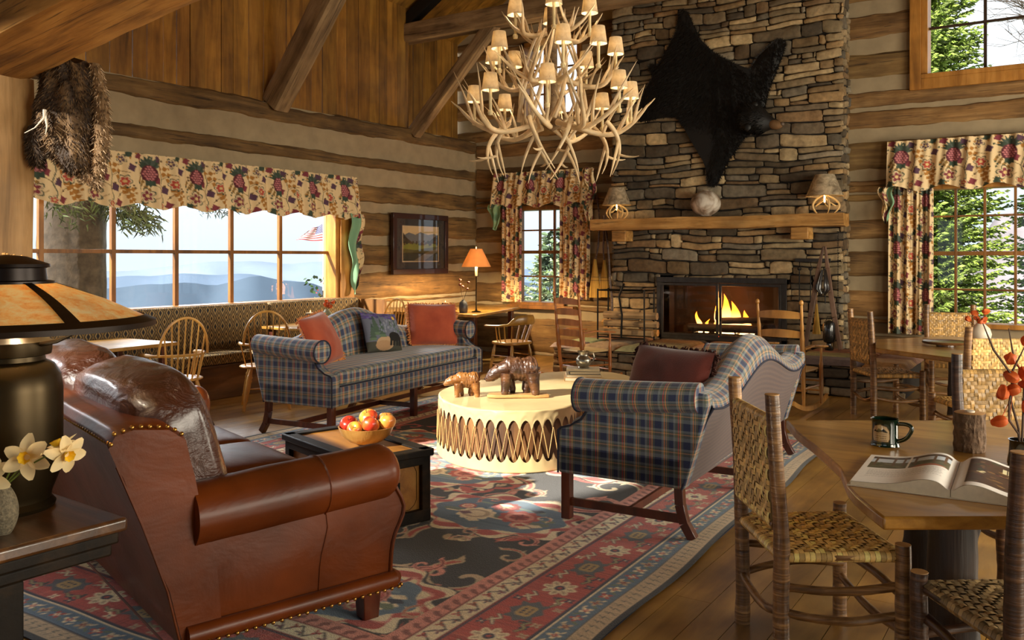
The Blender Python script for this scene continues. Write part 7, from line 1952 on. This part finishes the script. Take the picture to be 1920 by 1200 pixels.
mb = MB(); mb.box(-W_ / 2 + .05, W_ / 2 - .05, -.020, -.018, -H_ / 2 + .05, H_ / 2 - .05); mb.build('glass', glass('picture_glass', (1, 1, 1), .05), t, smooth=False)
mb = MB(); mb.box(-W_ / 2, W_ / 2, .0, .018, -H_ / 2, H_ / 2); mb.build('backing', M['piping'], t, smooth=False)

# ================================================================ BENCH AND ITS TABLES
t = thing('window_bench', 'long built-in bench with kilim patterned back and seat cushions under the picture window', 'bench', (XL, 5.6, 0))
by0, by1 = -3.4, 3.05
mb = MB(); mb.box(.04, .52, by0, by1, 0, .36); mb.box(.04, .60, by0, by1, .36, .385); mb.build('base', M['mahogany_base'] if 'mahogany_base' in M else wood('bench_wood', (.28, .17, .07), (.42, .27, .12), (.52, .35, .17), 1, .5, 7, 9, coat=.2, bmp=.1), t, smooth=False, bevel=.005)
for a, b in ((by0, -.95), (-.93, .85), (.87, by1)):
    mb = MB(); pad(mb, (.355, (a + b) / 2, .445), (.50, b - a - .01, .125), e1=.08, e2=.25); mb.build('seat_cushion', M['kilim'], t)
for a, b in ((by0, 1.48), (1.50, by1)):
    mb = MB(); mb.box(.045, .15, a, b, .48, 1.0); mb.build('back_cushion', M['kilim'], t, bevel=.03, bseg=3)
mb = MB(); mb.box(.04, .60, by1 + .005, by1 + .05, 0, .98); mb.build('end_panel', M['muntin'], t, bevel=.004)
def rustic_table(label, loc, w, d, rz, topmat='darktop'):
    t = thing('bench_table', label, 'table', loc, rz)
    mb = MB(); mb.box(-w / 2, w / 2, -d / 2, d / 2, .712, .745); mb.build('tabletop', M[topmat], t, bevel=.006)
    for sx in (-1, 1):
        for sy in (-1, 1):
            mb = MB(); mb.bar((sx * (w / 2 - .10), sy * (d / 2 - .10), .71), (sx * (w / 2 - .07), sy * (d / 2 - .07), 0), .06, .06, w2=.045, h2=.045); mb.build('leg', M['mahogany'], t, bevel=.004)
    return t
rustic_table('small bench table behind the leather sofa, left of the first windsor chair', (-7.50, 4.52, 0), .85, 1.05, R(3), 'captain')
rustic_table('bench table behind the left plaid sofa with birch candle and flower vase', (-7.45, 7.25, 0), 1.00, .95, R(2), 'captain')
t = thing('birch_candle_holder', 'bark covered candle holder on the bench table beside the flower vase', 'candle holder', (-7.55, 7.18, .746))
mb = MB(); mb.surf(lambda u, v: (.055 * math.cos(2 * PI * v) * (1 + .05 * nz(math.cos(2 * PI * v) * 6, math.sin(2 * PI * v) * 6, 1)), .055 * math.sin(2 * PI * v) * (1 + .05 * nz(math.cos(2 * PI * v) * 6, math.sin(2 * PI * v) * 6, 1)), u * .14), 6, 40, wv=True, capu=True); mb.build('log', M['furrow'], t)
mb = MB(); mb.lathe([(0, .14), (.052, .14), (.052, .146), (0, .146)], 24); mb.build('candle', M['candle'], t)
mb = MB(); mb.ell((0, 0, .162), (.005, .005, .012), 8, 6); mb.build('flame', emit('candle_flame', (1, .72, .3), 12), t)
t = thing('flower_vase', 'pale green mottled vase with red lantern flowers on the bench table', 'vase', (-7.52, 7.42, .746))
mb = MB(); mb.lathe([(0, 0), (.05, 0), (.07, .03), (.075, .08), (.06, .13), (.03, .16), (.026, .175), (.022, .175), (0, .16)], 28); mb.build('vase', plain('celadon', (.62, .64, .54), .4, var=.2, scale=30), t)
for i, (x, y, z) in enumerate(((-.03, .0, .23), (.03, .0, .25), (.0, .02, .215), (.045, .02, .21), (-.01, 0, .27), (.05, .05, .26))):
    mb = MB(); mb.tube([(0, 0, .16), (x, y, z)], .002, 4); s_ = mb.build('flower_stem', M['twig'], t); mb = MB(); physalis(mb, (x, y, z), .024, i + 50); mb.build('lantern_flower', M['lantern'], s_)
# corner table
t = thing('corner_table', 'heavy old wood table in the corner under the small lamp', 'table', (-7.45, 10.35, 0))
mb = MB(); mb.prism([(.66, -.85), (.16, 1.02), (-.76, 1.02), (-.76, -.95)], .725, .765); mb.build('tabletop', M['captain'], t, bevel=.008)
for (x, y) in ((.5, -.7), (.1, .85), (-.6, .85), (-.6, -.8)):
    mb = MB(); mb.cbox((x, y, .362), (.07, .07, .724)); mb.build('leg', M['mahogany'], t, bevel=.004)
t = thing('table_lamp', 'slim candlestick lamp with tan paper shade on the corner table', 'lamp', (-7.10, 9.92, .766))
mb = MB(); mb.lathe([(0, 0), (.07, 0), (.065, .012), (.015, .025), (.010, .05), (.009, .50), (.012, .505), (.036, .51), (.036, .516), (0, .516)], 24); mb.build('base', M['bronze'], t)
mb = MB(); mb.tube([(0, 0, .516), (0, 0, .64)], .018, 14); mb.build('candle_sleeve', M['candle'], t)
M['parch'] = translucent('parchment_shade', (.90, .74, .52), .8, .45, .06, 14)
shade_mesh(.21, .085, .255, .645).build('lamp_shade', M['parch'], t)
mb = MB(); mb.ell((0, 0, .76), (.025, .025, .03), 12, 8); mb.tube([(0, 0, .9), (0, 0, .93)], .006, 6); mb.build('bulb', emit('bulb_glow_b', (1, .74, .42), 7), t)
t = thing('candle_holder', 'dark bark candle holder with lit wick at the left on the corner table', 'candle holder', (-7.42, 9.62, .766)); mb = MB(); mb.lathe([(0, 0), (.045, 0), (.05, .02), (.05, .12), (.045, .14), (0, .135)], 20); mb.build('holder', M['furrow'], t); mb = MB(); mb.ell((0, 0, .155), (.005, .005, .014), 8, 6); mb.build('flame', emit('candle_flame_b', (1, .72, .3), 12), t)
t = thing('dark_vase', 'dark grey round shouldered vase with dried red twigs beside the lamp stem', 'vase', (-7.18, 9.72, .766)); mb = MB(); mb.lathe([(0, 0), (.05, 0), (.06, .02), (.065, .10), (.05, .15), (.025, .17), (.02, .185), (.016, .185), (0, .15)], 24); mb.build('vase', plain('slate_glaze', (.22, .23, .25), .4), t)
for i in range(5):
    mb = MB(); x, y = .07 * math.cos(i * 2.3), .07 * math.sin(i * 2.3); mb.tube([(0, 0, .17), (x * .5, y * .5, .26), (x, y, .34 + .03 * i)], .002, 4); s_ = mb.build('flower_stem', M['twig'], t); mb = MB(); physalis(mb, (x, y, .34 + .03 * i), .018, i); mb.build('dried_flower', plain('dried_red', (.42, .16, .08), .7), s_)

# ================================================================ NEAR LEFT: END TABLE, MICA LAMP, DAFFODILS
t = thing('end_table', 'dark glossy wooden end table behind the leather sofa in the bottom left corner', 'table', (-2.585, 1.66, 0), R(-3))
mb = MB(); mb.box(-.95, 0, -.85, 0, .655, .70); mb.build('tabletop', M['darktop'], t, bevel=.012, bseg=3)
mb = MB(); mb.box(-.93, -.02, -.83, -.02, .615, .655); mb.box(-.92, -.035, -.82, -.035, .575, .615); mb.build('apron', M['blackwood'], t, bevel=.008)
for (x, y) in ((-.13, -.39), (-.84, -.74), (-.84, -.12)):
    mb = MB(); mb.cbox((x, y, .2875), (.17, .17, .574)); mb.build('leg', M['blackwood'], t, bevel=.006)
t = thing('mica_lamp', 'large bronze table lamp with wide conical amber mica shade at the left edge', 'lamp', (-3.02, 1.49, .7005), R(20))
mb = MB(); mb.lathe([(0, 0), (.145, 0), (.150, .012), (.135, .03), (.138, .05), (.165, .12), (.172, .22), (.172, .40), (.165, .45), (.145, .485), (.118, .50), (.116, .515), (.135, .52), (.138, .535), (.138, .565), (.120, .575), (.085, .60), (.07, .64), (.07, .66), (0, .66)], 48); mb.build('body', M['bronze'], t)
for s in (-1, 1):
    mb = MB(); mb.tube([(s * .12, 0, .555), (s * .20, 0, .57), (s * .27, 0, .60), (s * .33, 0, .625)], [.009, .008, .007, .006], 8); mb.build('shade_arm', M['bronze'], t)
mb = MB(); mb.tube([(.05, -.12, .53), (.065, -.125, .58), (.06, -.12, .62)], .007, 6); mb.build('switch', M['brass'], t)
M['mica'] = bpy.data.materials.new('amber_mica'); mm_ = M['mica']; mm_.use_nodes = True; nt = mm_.node_tree; b = nt.nodes['Principled BSDF']; o_ = nt.nodes['Material Output']
n1 = noise_n(nt, coords(nt, (1, 1, 2.2)), 18, 10, .75, .5); r_ = ramp(nt, [(.30, s2l((.93, .66, .38))), (.46, s2l((1.0, .86, .60))), (.60, s2l((1.0, .97, .84)))]); nt.links.new(n1, r_.inputs[0]); nt.links.new(r_.outputs[0], b.inputs['Base Color']); setp(b, Roughness=.35, Coat_Weight=.3)
tl = nt.nodes.new('ShaderNodeBsdfTranslucent'); nt.links.new(r_.outputs[0], tl.inputs[0]); mx = nt.nodes.new('ShaderNodeMixShader'); mx.inputs[0].default_value = .6; nt.links.new(b.outputs[0], mx.inputs[1]); nt.links.new(tl.outputs[0], mx.inputs[2]); nt.links.new(mx.outputs[0], o_.inputs[0])
zb, zt_, rb, rt = .625, .765, .465, .135
mb = MB(); mb.lathe([(rb, zb), (lerp(rb, rt, .5), lerp(zb, zt_, .52) + .006), (rt, zt_), (rt - .004, zt_), (lerp(rb, rt, .5) - .004, lerp(zb, zt_, .52)), (rb - .006, zb)], 64, caps=False); mb.build('mica_shade', M['mica'], t)
mb = MB(); 
mb.lathe([(rb + .003, zb - .014), (rb + .004, zb + .004), (rb - .035, zb + .022), (rb - .035, zb + .018), (rb - .002, zb - .002), (rb - .001, zb - .014)], 64, caps=False)
for k in range(4):
    a = k * PI / 2 + R(-22); n = 8
    for i in range(n):
        u0, u1 = i / n, (i + 1) / n; P0 = [lerp(rb, rt, u0), lerp(zb, zt_, u0) + .012 * math.sin(PI * u0) + .003]; P1 = [lerp(rb, rt, u1), lerp(zb, zt_, u1) + .012 * math.sin(PI * u1) + .003]; h0 = lerp(.026, .013, u0); h1 = lerp(.026, .013, u1)
        c, s_ = math.cos(a), math.sin(a); mb.add([(P0[0] * c - h0 * s_, P0[0] * s_ + h0 * c, P0[1]), (P0[0] * c + h0 * s_, P0[0] * s_ - h0 * c, P0[1]), (P1[0] * c + h1 * s_, P1[0] * s_ - h1 * c, P1[1]), (P1[0] * c - h1 * s_, P1[0] * s_ + h1 * c, P1[1])], [(0, 1, 2, 3)])
mb.build('shade_frame', plain('dark_bronze', (.12, .08, .05), .4, .6), t, angle=60)
mb = MB(); mb.lathe([(rt + .012, .757), (rt + .012, .768), (rt - .012, .772), (rt - .016, .812), (rt - .002, .816), (rt - .004, .826), (.06, .852), (0, .858)], 48, caps=False); mb.build('vented_cap', plain('dark_bronze_cap', (.10, .06, .04), .35, .6), t)
mb = MB(); mb.ell((.1, 0, .69), (.028, .028, .035), 12, 8); mb.ell((-.1, 0, .69), (.028, .028, .035), 12, 8); mb.tube([(-.1, 0, .66), (.1, 0, .66)], .008, 6); mb.build('bulb', emit('bulb_glow_c', (1, .76, .45), 6), t)
# stone vase with daffodils
t = thing('stone_vase', 'small speckled grey stone vase with white daffodils on the end table', 'vase', (-2.76, 1.345, .7005))
M['granite'] = plain('speckled_stone', (.42, .38, .30), .8, var=.6, scale=120, bmp=.5)
mb = MB(); mb.surf(lambda u, v: ((.058 * math.sin(PI * (.12 + .80 * u)) ** .55) * math.cos(2 * PI * v) * 1.0, (.058 * math.sin(PI * (.12 + .80 * u)) ** .55) * math.sin(2 * PI * v) * .8, .145 * u), 18, 28, wv=True, capu=True); mb.build('vase', M['granite'], t)
M['petal'] = translucent('daffodil_petal', (.96, .88, .68), .6, .35, .04, 30); M['cup'] = plain('daffodil_cup', (.95, .78, .16), .6, var=.15, scale=60); M['stalk'] = plain('green_stalk', (.36, .42, .14), .6)
def daffodil(parent, p, nrm_, s, seed, base):
    nrm_ = Vector(nrm_).normalized(); a = nrm_.orthogonal().normalized(); b = nrm_.cross(a); p = Vector(p); rnd = random.Random(seed)
    mb = MB(); mb.tube(bez(base, (p.x * .6, p.y * .6, p.z + .01), tuple(p - nrm_ * .012), 8), .0028, 6); st = mb.build('flower_stem', M['stalk'], parent)
    mb = MB()
    for k in range(6):
        th = k * PI / 3 + rnd.uniform(-.1, .1); d = a * math.cos(th) + b * math.sin(th); q = nrm_.cross(d); tip = rnd.uniform(-.25, .25)
        mb.surf(lambda u, v, d=d, q=q, tip=tip: p + d * (s * u) + q * ((v - .5) * s * .62 * math.sin(PI * min(1, u * .86 + .08)) ** .8) + nrm_ * (s * (tip * u * u + .10 * (abs(v - .5) * 2) ** 2 * math.sin(PI * u))), 8, 6)
    mb.build('petals', M['petal'], st)
    mb = MB(); mb.surf(lambda u, v: p + (a * math.cos(2 * PI * v) + b * math.sin(2 * PI * v)) * (s * (.12 + .14 * u) * (1 + .08 * math.sin(14 * PI * v) * u)) + nrm_ * (s * .34 * u), 6, 28, wv=True); mb.build('cup', M['cup'], st)
tc_ = Vector((2.76, -1.345, .35)).normalized(); Rr = Vector((.8368, .5476, 0)); Ff = Vector((-.5476, .8368, 0)); Zz = Vector((0, 0, 1))
for i, (rx, fy, z, nv_, s) in enumerate(((-.02, -.02, .175, -Ff * .9 + Rr * .05 + Zz * .1, .052), (.075, -.005, .235, -Ff * .8 + Zz * .1 + Rr * .1, .056), (.150, .015, .262, Zz * .85 + Rr * -.35 - Ff * .1, .050), (.185, -.01, .245, Rr * .75 - Ff * .5 - Zz * .15, .050), (-.045, .01, .245, Rr * -.3 - Ff * .8 + Zz * .2, .054))):
    daffodil(t, Rr * rx * 1.12 + Ff * fy + Zz * z, nv_, s * 1.28, i, (0, 0, .13))
# dried bunch at the far left behind the lamp cap
t = thing('dried_plant', 'dried golden seed plant against the post above the mica lamp', 'plant', (-5.30, 2.60, 1.42)); rnd = random.Random(6); mb = MB()
for k in range(120):
    p = Vector((rnd.gauss(0, .04), rnd.gauss(0, .04), rnd.uniform(.0, .15))); mb.ell(p, (.007, .007, .007), 6, 4)
mb.tube([(0, 0, -.10), (0, 0, .1)], .004, 5); mb.build('seed_heads', plain('dry_gold', (.72, .52, .26), .8, var=.4), t)['kind'] = 'stuff'

# ================================================================ PELT hanging from the beam by the post
t = thing('animal_pelt', 'brown furry animal pelt hanging under the honey beam beside the post', 'animal hide', (-5.22, 2.92, 2.66), R(30))
M['pelt'] = attrmat('brown_pelt', .8, .6, 40, .35)
mb = MB(); dk, lt, md, wh = s2l((.22, .155, .095)), s2l((.44, .33, .20)), s2l((.34, .25, .15)), s2l((.74, .62, .48))
def pf(u, v):
    a = 2 * PI * v; z = lerp(.10, -.60, u); w = .21 * (1 - .25 * u) * (math.sin(PI * min(1, .12 + .85 * u)) ** .4); cx = .0 + .10 * u * u + .03 * math.sin(u * 7)
    return (cx + w * math.cos(a) * (1 + .25 * nz(math.cos(a) * 1.5, u * 4, 2)), .09 * math.sin(a) * (1 + .5 * nz(math.cos(a) * 3, u * 5, 3)), z + .05 * nz(math.cos(a) * 2, u * 5))
def pc_(u, v):
    k = nz(math.cos(2 * PI * v) * 2, math.sin(2 * PI * v) * 2, u * 4); return dk if k < -.08 else (lt if k > .16 else md)
mb.surf(pf, 50, 50, wv=True, capu=True, colfn=pc_); mb.build('pelt_body', M['pelt'], t, angle=80)
rnd = random.Random(8); mb = MB()
def tufts(mb, fn, n, L0, L1, cols, spread=.8):
    for k in range(n):
        u, v = rnd.random(), rnd.random(); p = Vector(fn(u, v)); c = Vector(fn(u, .0)).lerp(Vector(fn(u, .5)), .5); o = (p - c).normalized(); d = (o * .6 + Vector((rnd.uniform(-.4, .4), rnd.uniform(-.4, .4), -.9 * spread))).normalized(); q = d.orthogonal().normalized() * .0035; mb.add([p - q, p + q, p + d * rnd.uniform(L0, L1)], [(0, 1, 2)], None, rnd.choice(cols))
tufts(mb, pf, 5200, .02, .05, [dk, md, lt, md, dk]); mb.build('fur', M['pelt'], t, smooth=False)['kind'] = 'stuff'
for i, (cfn, r_, cols, nm) in enumerate(((lambda u: (.20 + .05 * math.sin(u * 3), -.02, .08 - u * .78), .045, [lt, md, wh], 'tail'), (lambda u: (.10 + .13 * u, -.03, -.56 - .10 * u), .038, [wh, wh, lt], 'paw'), (lambda u: (-.18 + .02 * u, -.02, -.30 - .25 * u), .05, [dk, md], 'leg'))):
    g = lambda u, v, cfn=cfn, r_=r_: Vector(cfn(u)) + Vector((math.cos(2 * PI * v), math.sin(2 * PI * v) * .8, 0)) * r_ * (math.sin(PI * min(1, .15 + u * .8)) ** .5)
    mb = MB(); mb.surf(g, 20, 14, wv=True, capu=True, colfn=lambda u, v, cols=cols: cols[0]); tufts(mb, g, 900, .02, .045, cols); mb.build(nm, M['pelt'], t, smooth=False)
mb = MB(); mb.tube([(-.05, -.12, -.22), (-.05, -.13, -.27), (-.10, -.14, -.33), (-.17, -.13, -.36)], [.012, .006, .003, .002], 6); mb.tube([(-.05, -.12, -.24), (-.03, -.13, -.32), (-.04, -.13, -.37)], [.010, .005, .002], 6); mb.build('string', M['white'], t)

# ================================================================ ANTLER CHANDELIER
CH = Vector((-3.86, 6.55, 0)); t = thing('antler_chandelier', 'large tiered antler chandelier with small birch bark shades hanging above the drum table', 'chandelier', CH)
F_, R_ = Vector((-.5476, .8368, 0)), Vector((.8368, .5476, 0))
def az(phi, r_, z): return R_ * (r_ * math.sin(phi)) - F_ * (r_ * math.cos(phi)) + Vector((0, 0, z))
rnd = random.Random(21)
def antler(phi, r0, z0, L, rise, drop, seed, twist=0.0, th=.021, tines=4, down=False):
    rr = random.Random(seed); out = az(phi, 1, 0); side = Vector((-out.y, out.x, 0)) * (1 if seed % 2 else -1); up = Vector((0, 0, 1)); P = []; n = 16
    for k in range(n + 1):
        u = k / n; x = r0 + L * (u - .12 * u ** 3); z = z0 - drop * math.sin(PI * min(1, u * 1.15)) + rise * u ** 2.6; P.append(out * x + side * (twist * math.sin(u * 2.6) + .05 * math.sin(u * 5)) + up * z)
    mb = MB(); mb.tube(P, [th * (1.35 if k == 0 else 1 - .1 * (k / n)) * (1 - (k / n) ** 4 * .85) for k in range(n + 1)], 9)
    for j in range(tines):
        u = (.10, .32, .52, .70, .84)[j] ; i = int(u * n); p = P[i]; tg = (P[i + 1] - P[i - 1]).normalized(); sgn = (1 if j % 2 == 0 else -1)
        l = L * rr.uniform(.34, .52) * (1 if j else .8); d = (tg * .35 + up * (.9 if not down else -.9) * (1 if j < 4 else .6) + side * sgn * rr.uniform(.2, .7)).normalized()
        q1 = p + d * l * .5; q2 = p + d * l * .92 + tg * l * .30 * (1 if j else -1) + up * l * .1 * (-1 if down else 1)
        mb.tube(bez(p, q1, q2, 8), [th * .72 * (1 - .9 * (k / 8) ** 1.5) for k in range(9)], 7)
    return mb
k = 0
for i in range(11):
    k += 1; antler(i * 2 * PI / 11 + .2, .18, 2.72, .78 + .06 * rnd.random(), .20, .10, k, .10, .023).build('antler', M['antler'], t)
for i in range(9):
    k += 1; antler(i * 2 * PI / 9 + .5, .12, 3.12, .60, .16, .08, k, .10, .021).build('antler', M['antler'], t)
for i in range(8):
    k += 1; antler(i * 2 * PI / 8 + .1, .08, 3.52, .42, .20, .05, k, .07, .019, 3).build('antler', M['antler'], t)
# hanging hooks below
for i in range(8):
    phi = i * 2 * PI / 8 + .35; p0 = az(phi, .40 + .10 * (i % 2), 2.72); out = az(phi, 1, 0); sd = Vector((-out.y, out.x, 0)) * (1 if i % 2 else -1)
    mb = MB(); P = bez(p0, p0 + out * .18 + sd * .1 + Vector((0, 0, -.18)), p0 + out * -.02 + sd * .22 + Vector((0, 0, -.44)), 12); mb.tube(P, [.021 * (1 - .85 * (q / 12) ** 2) for q in range(13)], 9)
    P2 = bez(P[5], P[5] + Vector((0, 0, -.16)) - sd * .1, P[5] + Vector((0, 0, -.32)) - sd * .14 - out * .03, 8); mb.tube(P2, [.015 * (1 - .85 * (q / 8) ** 2) for q in range(9)], 7)
    P3 = bez(P[8], P[8] + Vector((0, 0, -.04)) + out * .1, P[8] + Vector((0, 0, -.02)) + out * .18, 6); mb.tube(P3, [.012 * (1 - .85 * (q / 6) ** 2) for q in range(7)], 7); mb.build('antler', M['antler'], t)
# inner verticals linking the tiers
for i in range(9):
    phi = i * 2 * PI / 9; p0 = az(phi, .30, 2.74); p1 = az(phi + .5, .34, 3.1); p2 = az(phi + .8, .12, 3.55); mb = MB(); mb.tube(bez(p0, p1, p2, 12), [.022 * (1 - .5 * q / 12) for q in range(13)], 8); c_ = bez(p0, p1, p2, 12)[6]; mb.tube(bez(c_, Vector(c_) + az(phi, .12, .05), Vector(c_) + az(phi - .3, .24, .16), 8), [.014 * (1 - .9 * q / 8) for q in range(9)], 6); mb.build('antler', M['antler'], t)
mb = MB(); mb.tube([(0, 0, 2.75), (0, 0, 3.95)], .045, 12); mb.lathe([(0, 2.66), (.08, 2.70), (.10, 2.76), (.05, 2.80), (0, 2.80)], 16); mb.build('center_post', M['beam'], t)
mb = MB()
for q in range(30): mb.tube([(math.cos(a) * (.018 if q % 2 else .006), math.cos(a) * (.006 if q % 2 else .018), 3.98 + q * .055 + math.sin(a) * .036) for a in np.linspace(0, 2 * PI, 10, endpoint=False)], .005, 5, closed=True)
mb.build('chain', M['iron'], t)['kind'] = 'stuff'
M['minishade'] = translucent('birch_mini_shade', (.92, .86, .74), .8, .6, .15, 22, dist=.6, c2=(.96, .92, .84))
M['bulb'] = emit('chandelier_bulb', (1, .82, .52), 9)
CAND = [(-6, .70, 2.88), (-50, .70, 2.86), (-98, .70, 2.86), (-140, .66, 2.86), (172, .66, 2.86), (132, .66, 2.86), (92, .70, 2.88), (50, .70, 2.88),
        (7, .53, 3.24), (42, .55, 3.26), (78, .56, 3.24), (140, .52, 3.24), (180, .52, 3.24), (-140, .52, 3.24), (-104, .54, 3.22), (-56, .56, 3.24),
        (-82, .33, 3.60), (0, .30, 3.62), (84, .33, 3.62), (180, .3, 3.62)]
CPOS = []
cs0 = None
for (ph, r_, z) in CAND:
    p = az(R(ph), r_, z)
    if cs0 is None:
        mb = MB(); mb.tube([(0, 0, -.10), (0, 0, .12)], .0135, 10); mb.lathe([(0, -.13), (.02, -.125), (.024, -.10), (.018, -.09), (0, -.09)], 12); c_ = mb.build('candle_sleeve', M['candle'], t); cs0 = [c_]
        s_ = shade_mesh(.074, .054, .145, .080, 22, .002).build('lamp_shade', M['minishade'], c_); mb = MB(); mb.ell((0, 0, .15), (.014, .014, .022), 10, 6); b_ = mb.build('bulb', M['bulb'], c_); cs0 += [s_, b_]
        c_.location = p
    else:
        c_ = cs0[0].copy(); COL.objects.link(c_); c_.location = p
        for q in cs0[1:]: d_ = q.copy(); COL.objects.link(d_); d_.parent = c_
    CPOS.append(Vector(CH) + p + Vector((0, 0, .15)))
# ================================================================ CAMERA, WORLD, LIGHTS
cam = bpy.data.cameras.new('camera'); co = bpy.data.objects.new('camera', cam); COL.objects.link(co)
cam.sensor_width = 36; cam.lens = 36 * 1607 / 1920; cam.shift_y = -(600 - 482) / 1920; cam.clip_end = 5000
co.location = (0, 0, 1.55); co.rotation_euler = (R(90), 0, R(33.2)); SC.camera = co
w = bpy.data.worlds.new('world'); SC.world = w; w.use_nodes = True; nt = w.node_tree; bg = nt.nodes['Background']
tc = nt.nodes.new('ShaderNodeTexCoord'); sp = nt.nodes.new('ShaderNodeSeparateXYZ'); nt.links.new(tc.outputs['Generated'], sp.inputs[0])
rp = ramp(nt, [(0, (.58, .68, .76)), (.06, (.66, .76, .83)), (.16, (.78, .87, .93)), (.35, (.97, 1, 1)), (1, (.9, .97, 1))]); nt.links.new(sp.outputs[2], rp.inputs[0]); nt.links.new(rp.outputs[0], bg.inputs[0])
bg.inputs[1].default_value = WORLD_S = 1.15
def area(name, loc, rot, sx, sy, e, c):
    l = bpy.data.lights.new(name, 'AREA'); l.shape = 'RECTANGLE'; l.size = sx; l.size_y = sy; l.energy = e; l.color = c
    o = bpy.data.objects.new(name, l); COL.objects.link(o); o.location = loc; o.rotation_euler = rot; return o
def point(name, loc, e, c=(1, .68, .36), r_=.03):
    l = bpy.data.lights.new(name, 'POINT'); l.energy = e; l.color = c; l.shadow_soft_size = r_
    o = bpy.data.objects.new(name, l); COL.objects.link(o); o.location = loc; return o
# added fill lamps set in the unseen openings beside and behind the viewer
area('fill_light', (3.5, 2.7, 1.7), (0, R(90), 0), 1.8, 3.0, 190, (1, .90, .71))
area('fill_light', (3.5, 7.7, 1.7), (0, R(90), 0), 1.8, 3.4, 300, (1, .90, .71))
area('fill_light', (-3.9, -3.5, 1.7), (R(-90), 0, 0), 2.6, 1.8, 300, (1, .89, .68))
area('fill_light', (.5, -3.5, 1.5), (R(-90), 0, 0), 3.4, 2.2, 560, (1, .89, .68))
area('fill_light', (-14.0, 6.6, 4.6), (0, R(-108), 0), 2.0, 9.0, 2200, (.95, .97, 1))  # added sky fill lamp outside the picture window, above the view
# lamps of the room
for p in CPOS: point('chandelier_bulb_light', p, 6.0, (1, .78, .50), .02)
point('mantel_lamp_light', (-5.48, 11.12, 2.36), 9, (1, .70, .36), .03); point('mantel_lamp_light', (-2.60, 11.12, 2.38), 9, (1, .70, .36), .03)
point('corner_lamp_light', (-7.10, 9.92, 1.445), 170, (1, .72, .38), .03)
point('mica_lamp_light', (-2.93, 1.52, 1.40), 34, (1, .86, .64), .03); point('mica_lamp_light', (-3.11, 1.46, 1.40), 34, (1, .86, .64), .03)
point('fire_light', (-4.0, 11.45, .95), 16, (1, .42, .12), .15)
sun = bpy.data.lights.new('sun', 'SUN'); sun.energy = 9; sun.angle = R(1.2); sun.color = (1, .93, .80)
so = bpy.data.objects.new('sun', sun); COL.objects.link(so); so.rotation_euler = Vector((.25, .85, -.45)).to_track_quat('-Z', 'Y').to_euler()
vs = SC.view_settings; vs.view_transform = 'Standard'; vs.look = 'None'; vs.gamma = 1; vs.use_curve_mapping = False; vs.exposure = 0.45
SC.cycles.max_bounces = 8; SC.cycles.diffuse_bounces = 4; SC.cycles.glossy_bounces = 3; SC.cycles.transparent_max_bounces = 16; SC.cycles.transmission_bounces = 4
SC.cycles.sample_clamp_indirect = 6; SC.cycles.caustics_reflective = False; SC.cycles.caustics_refractive = False
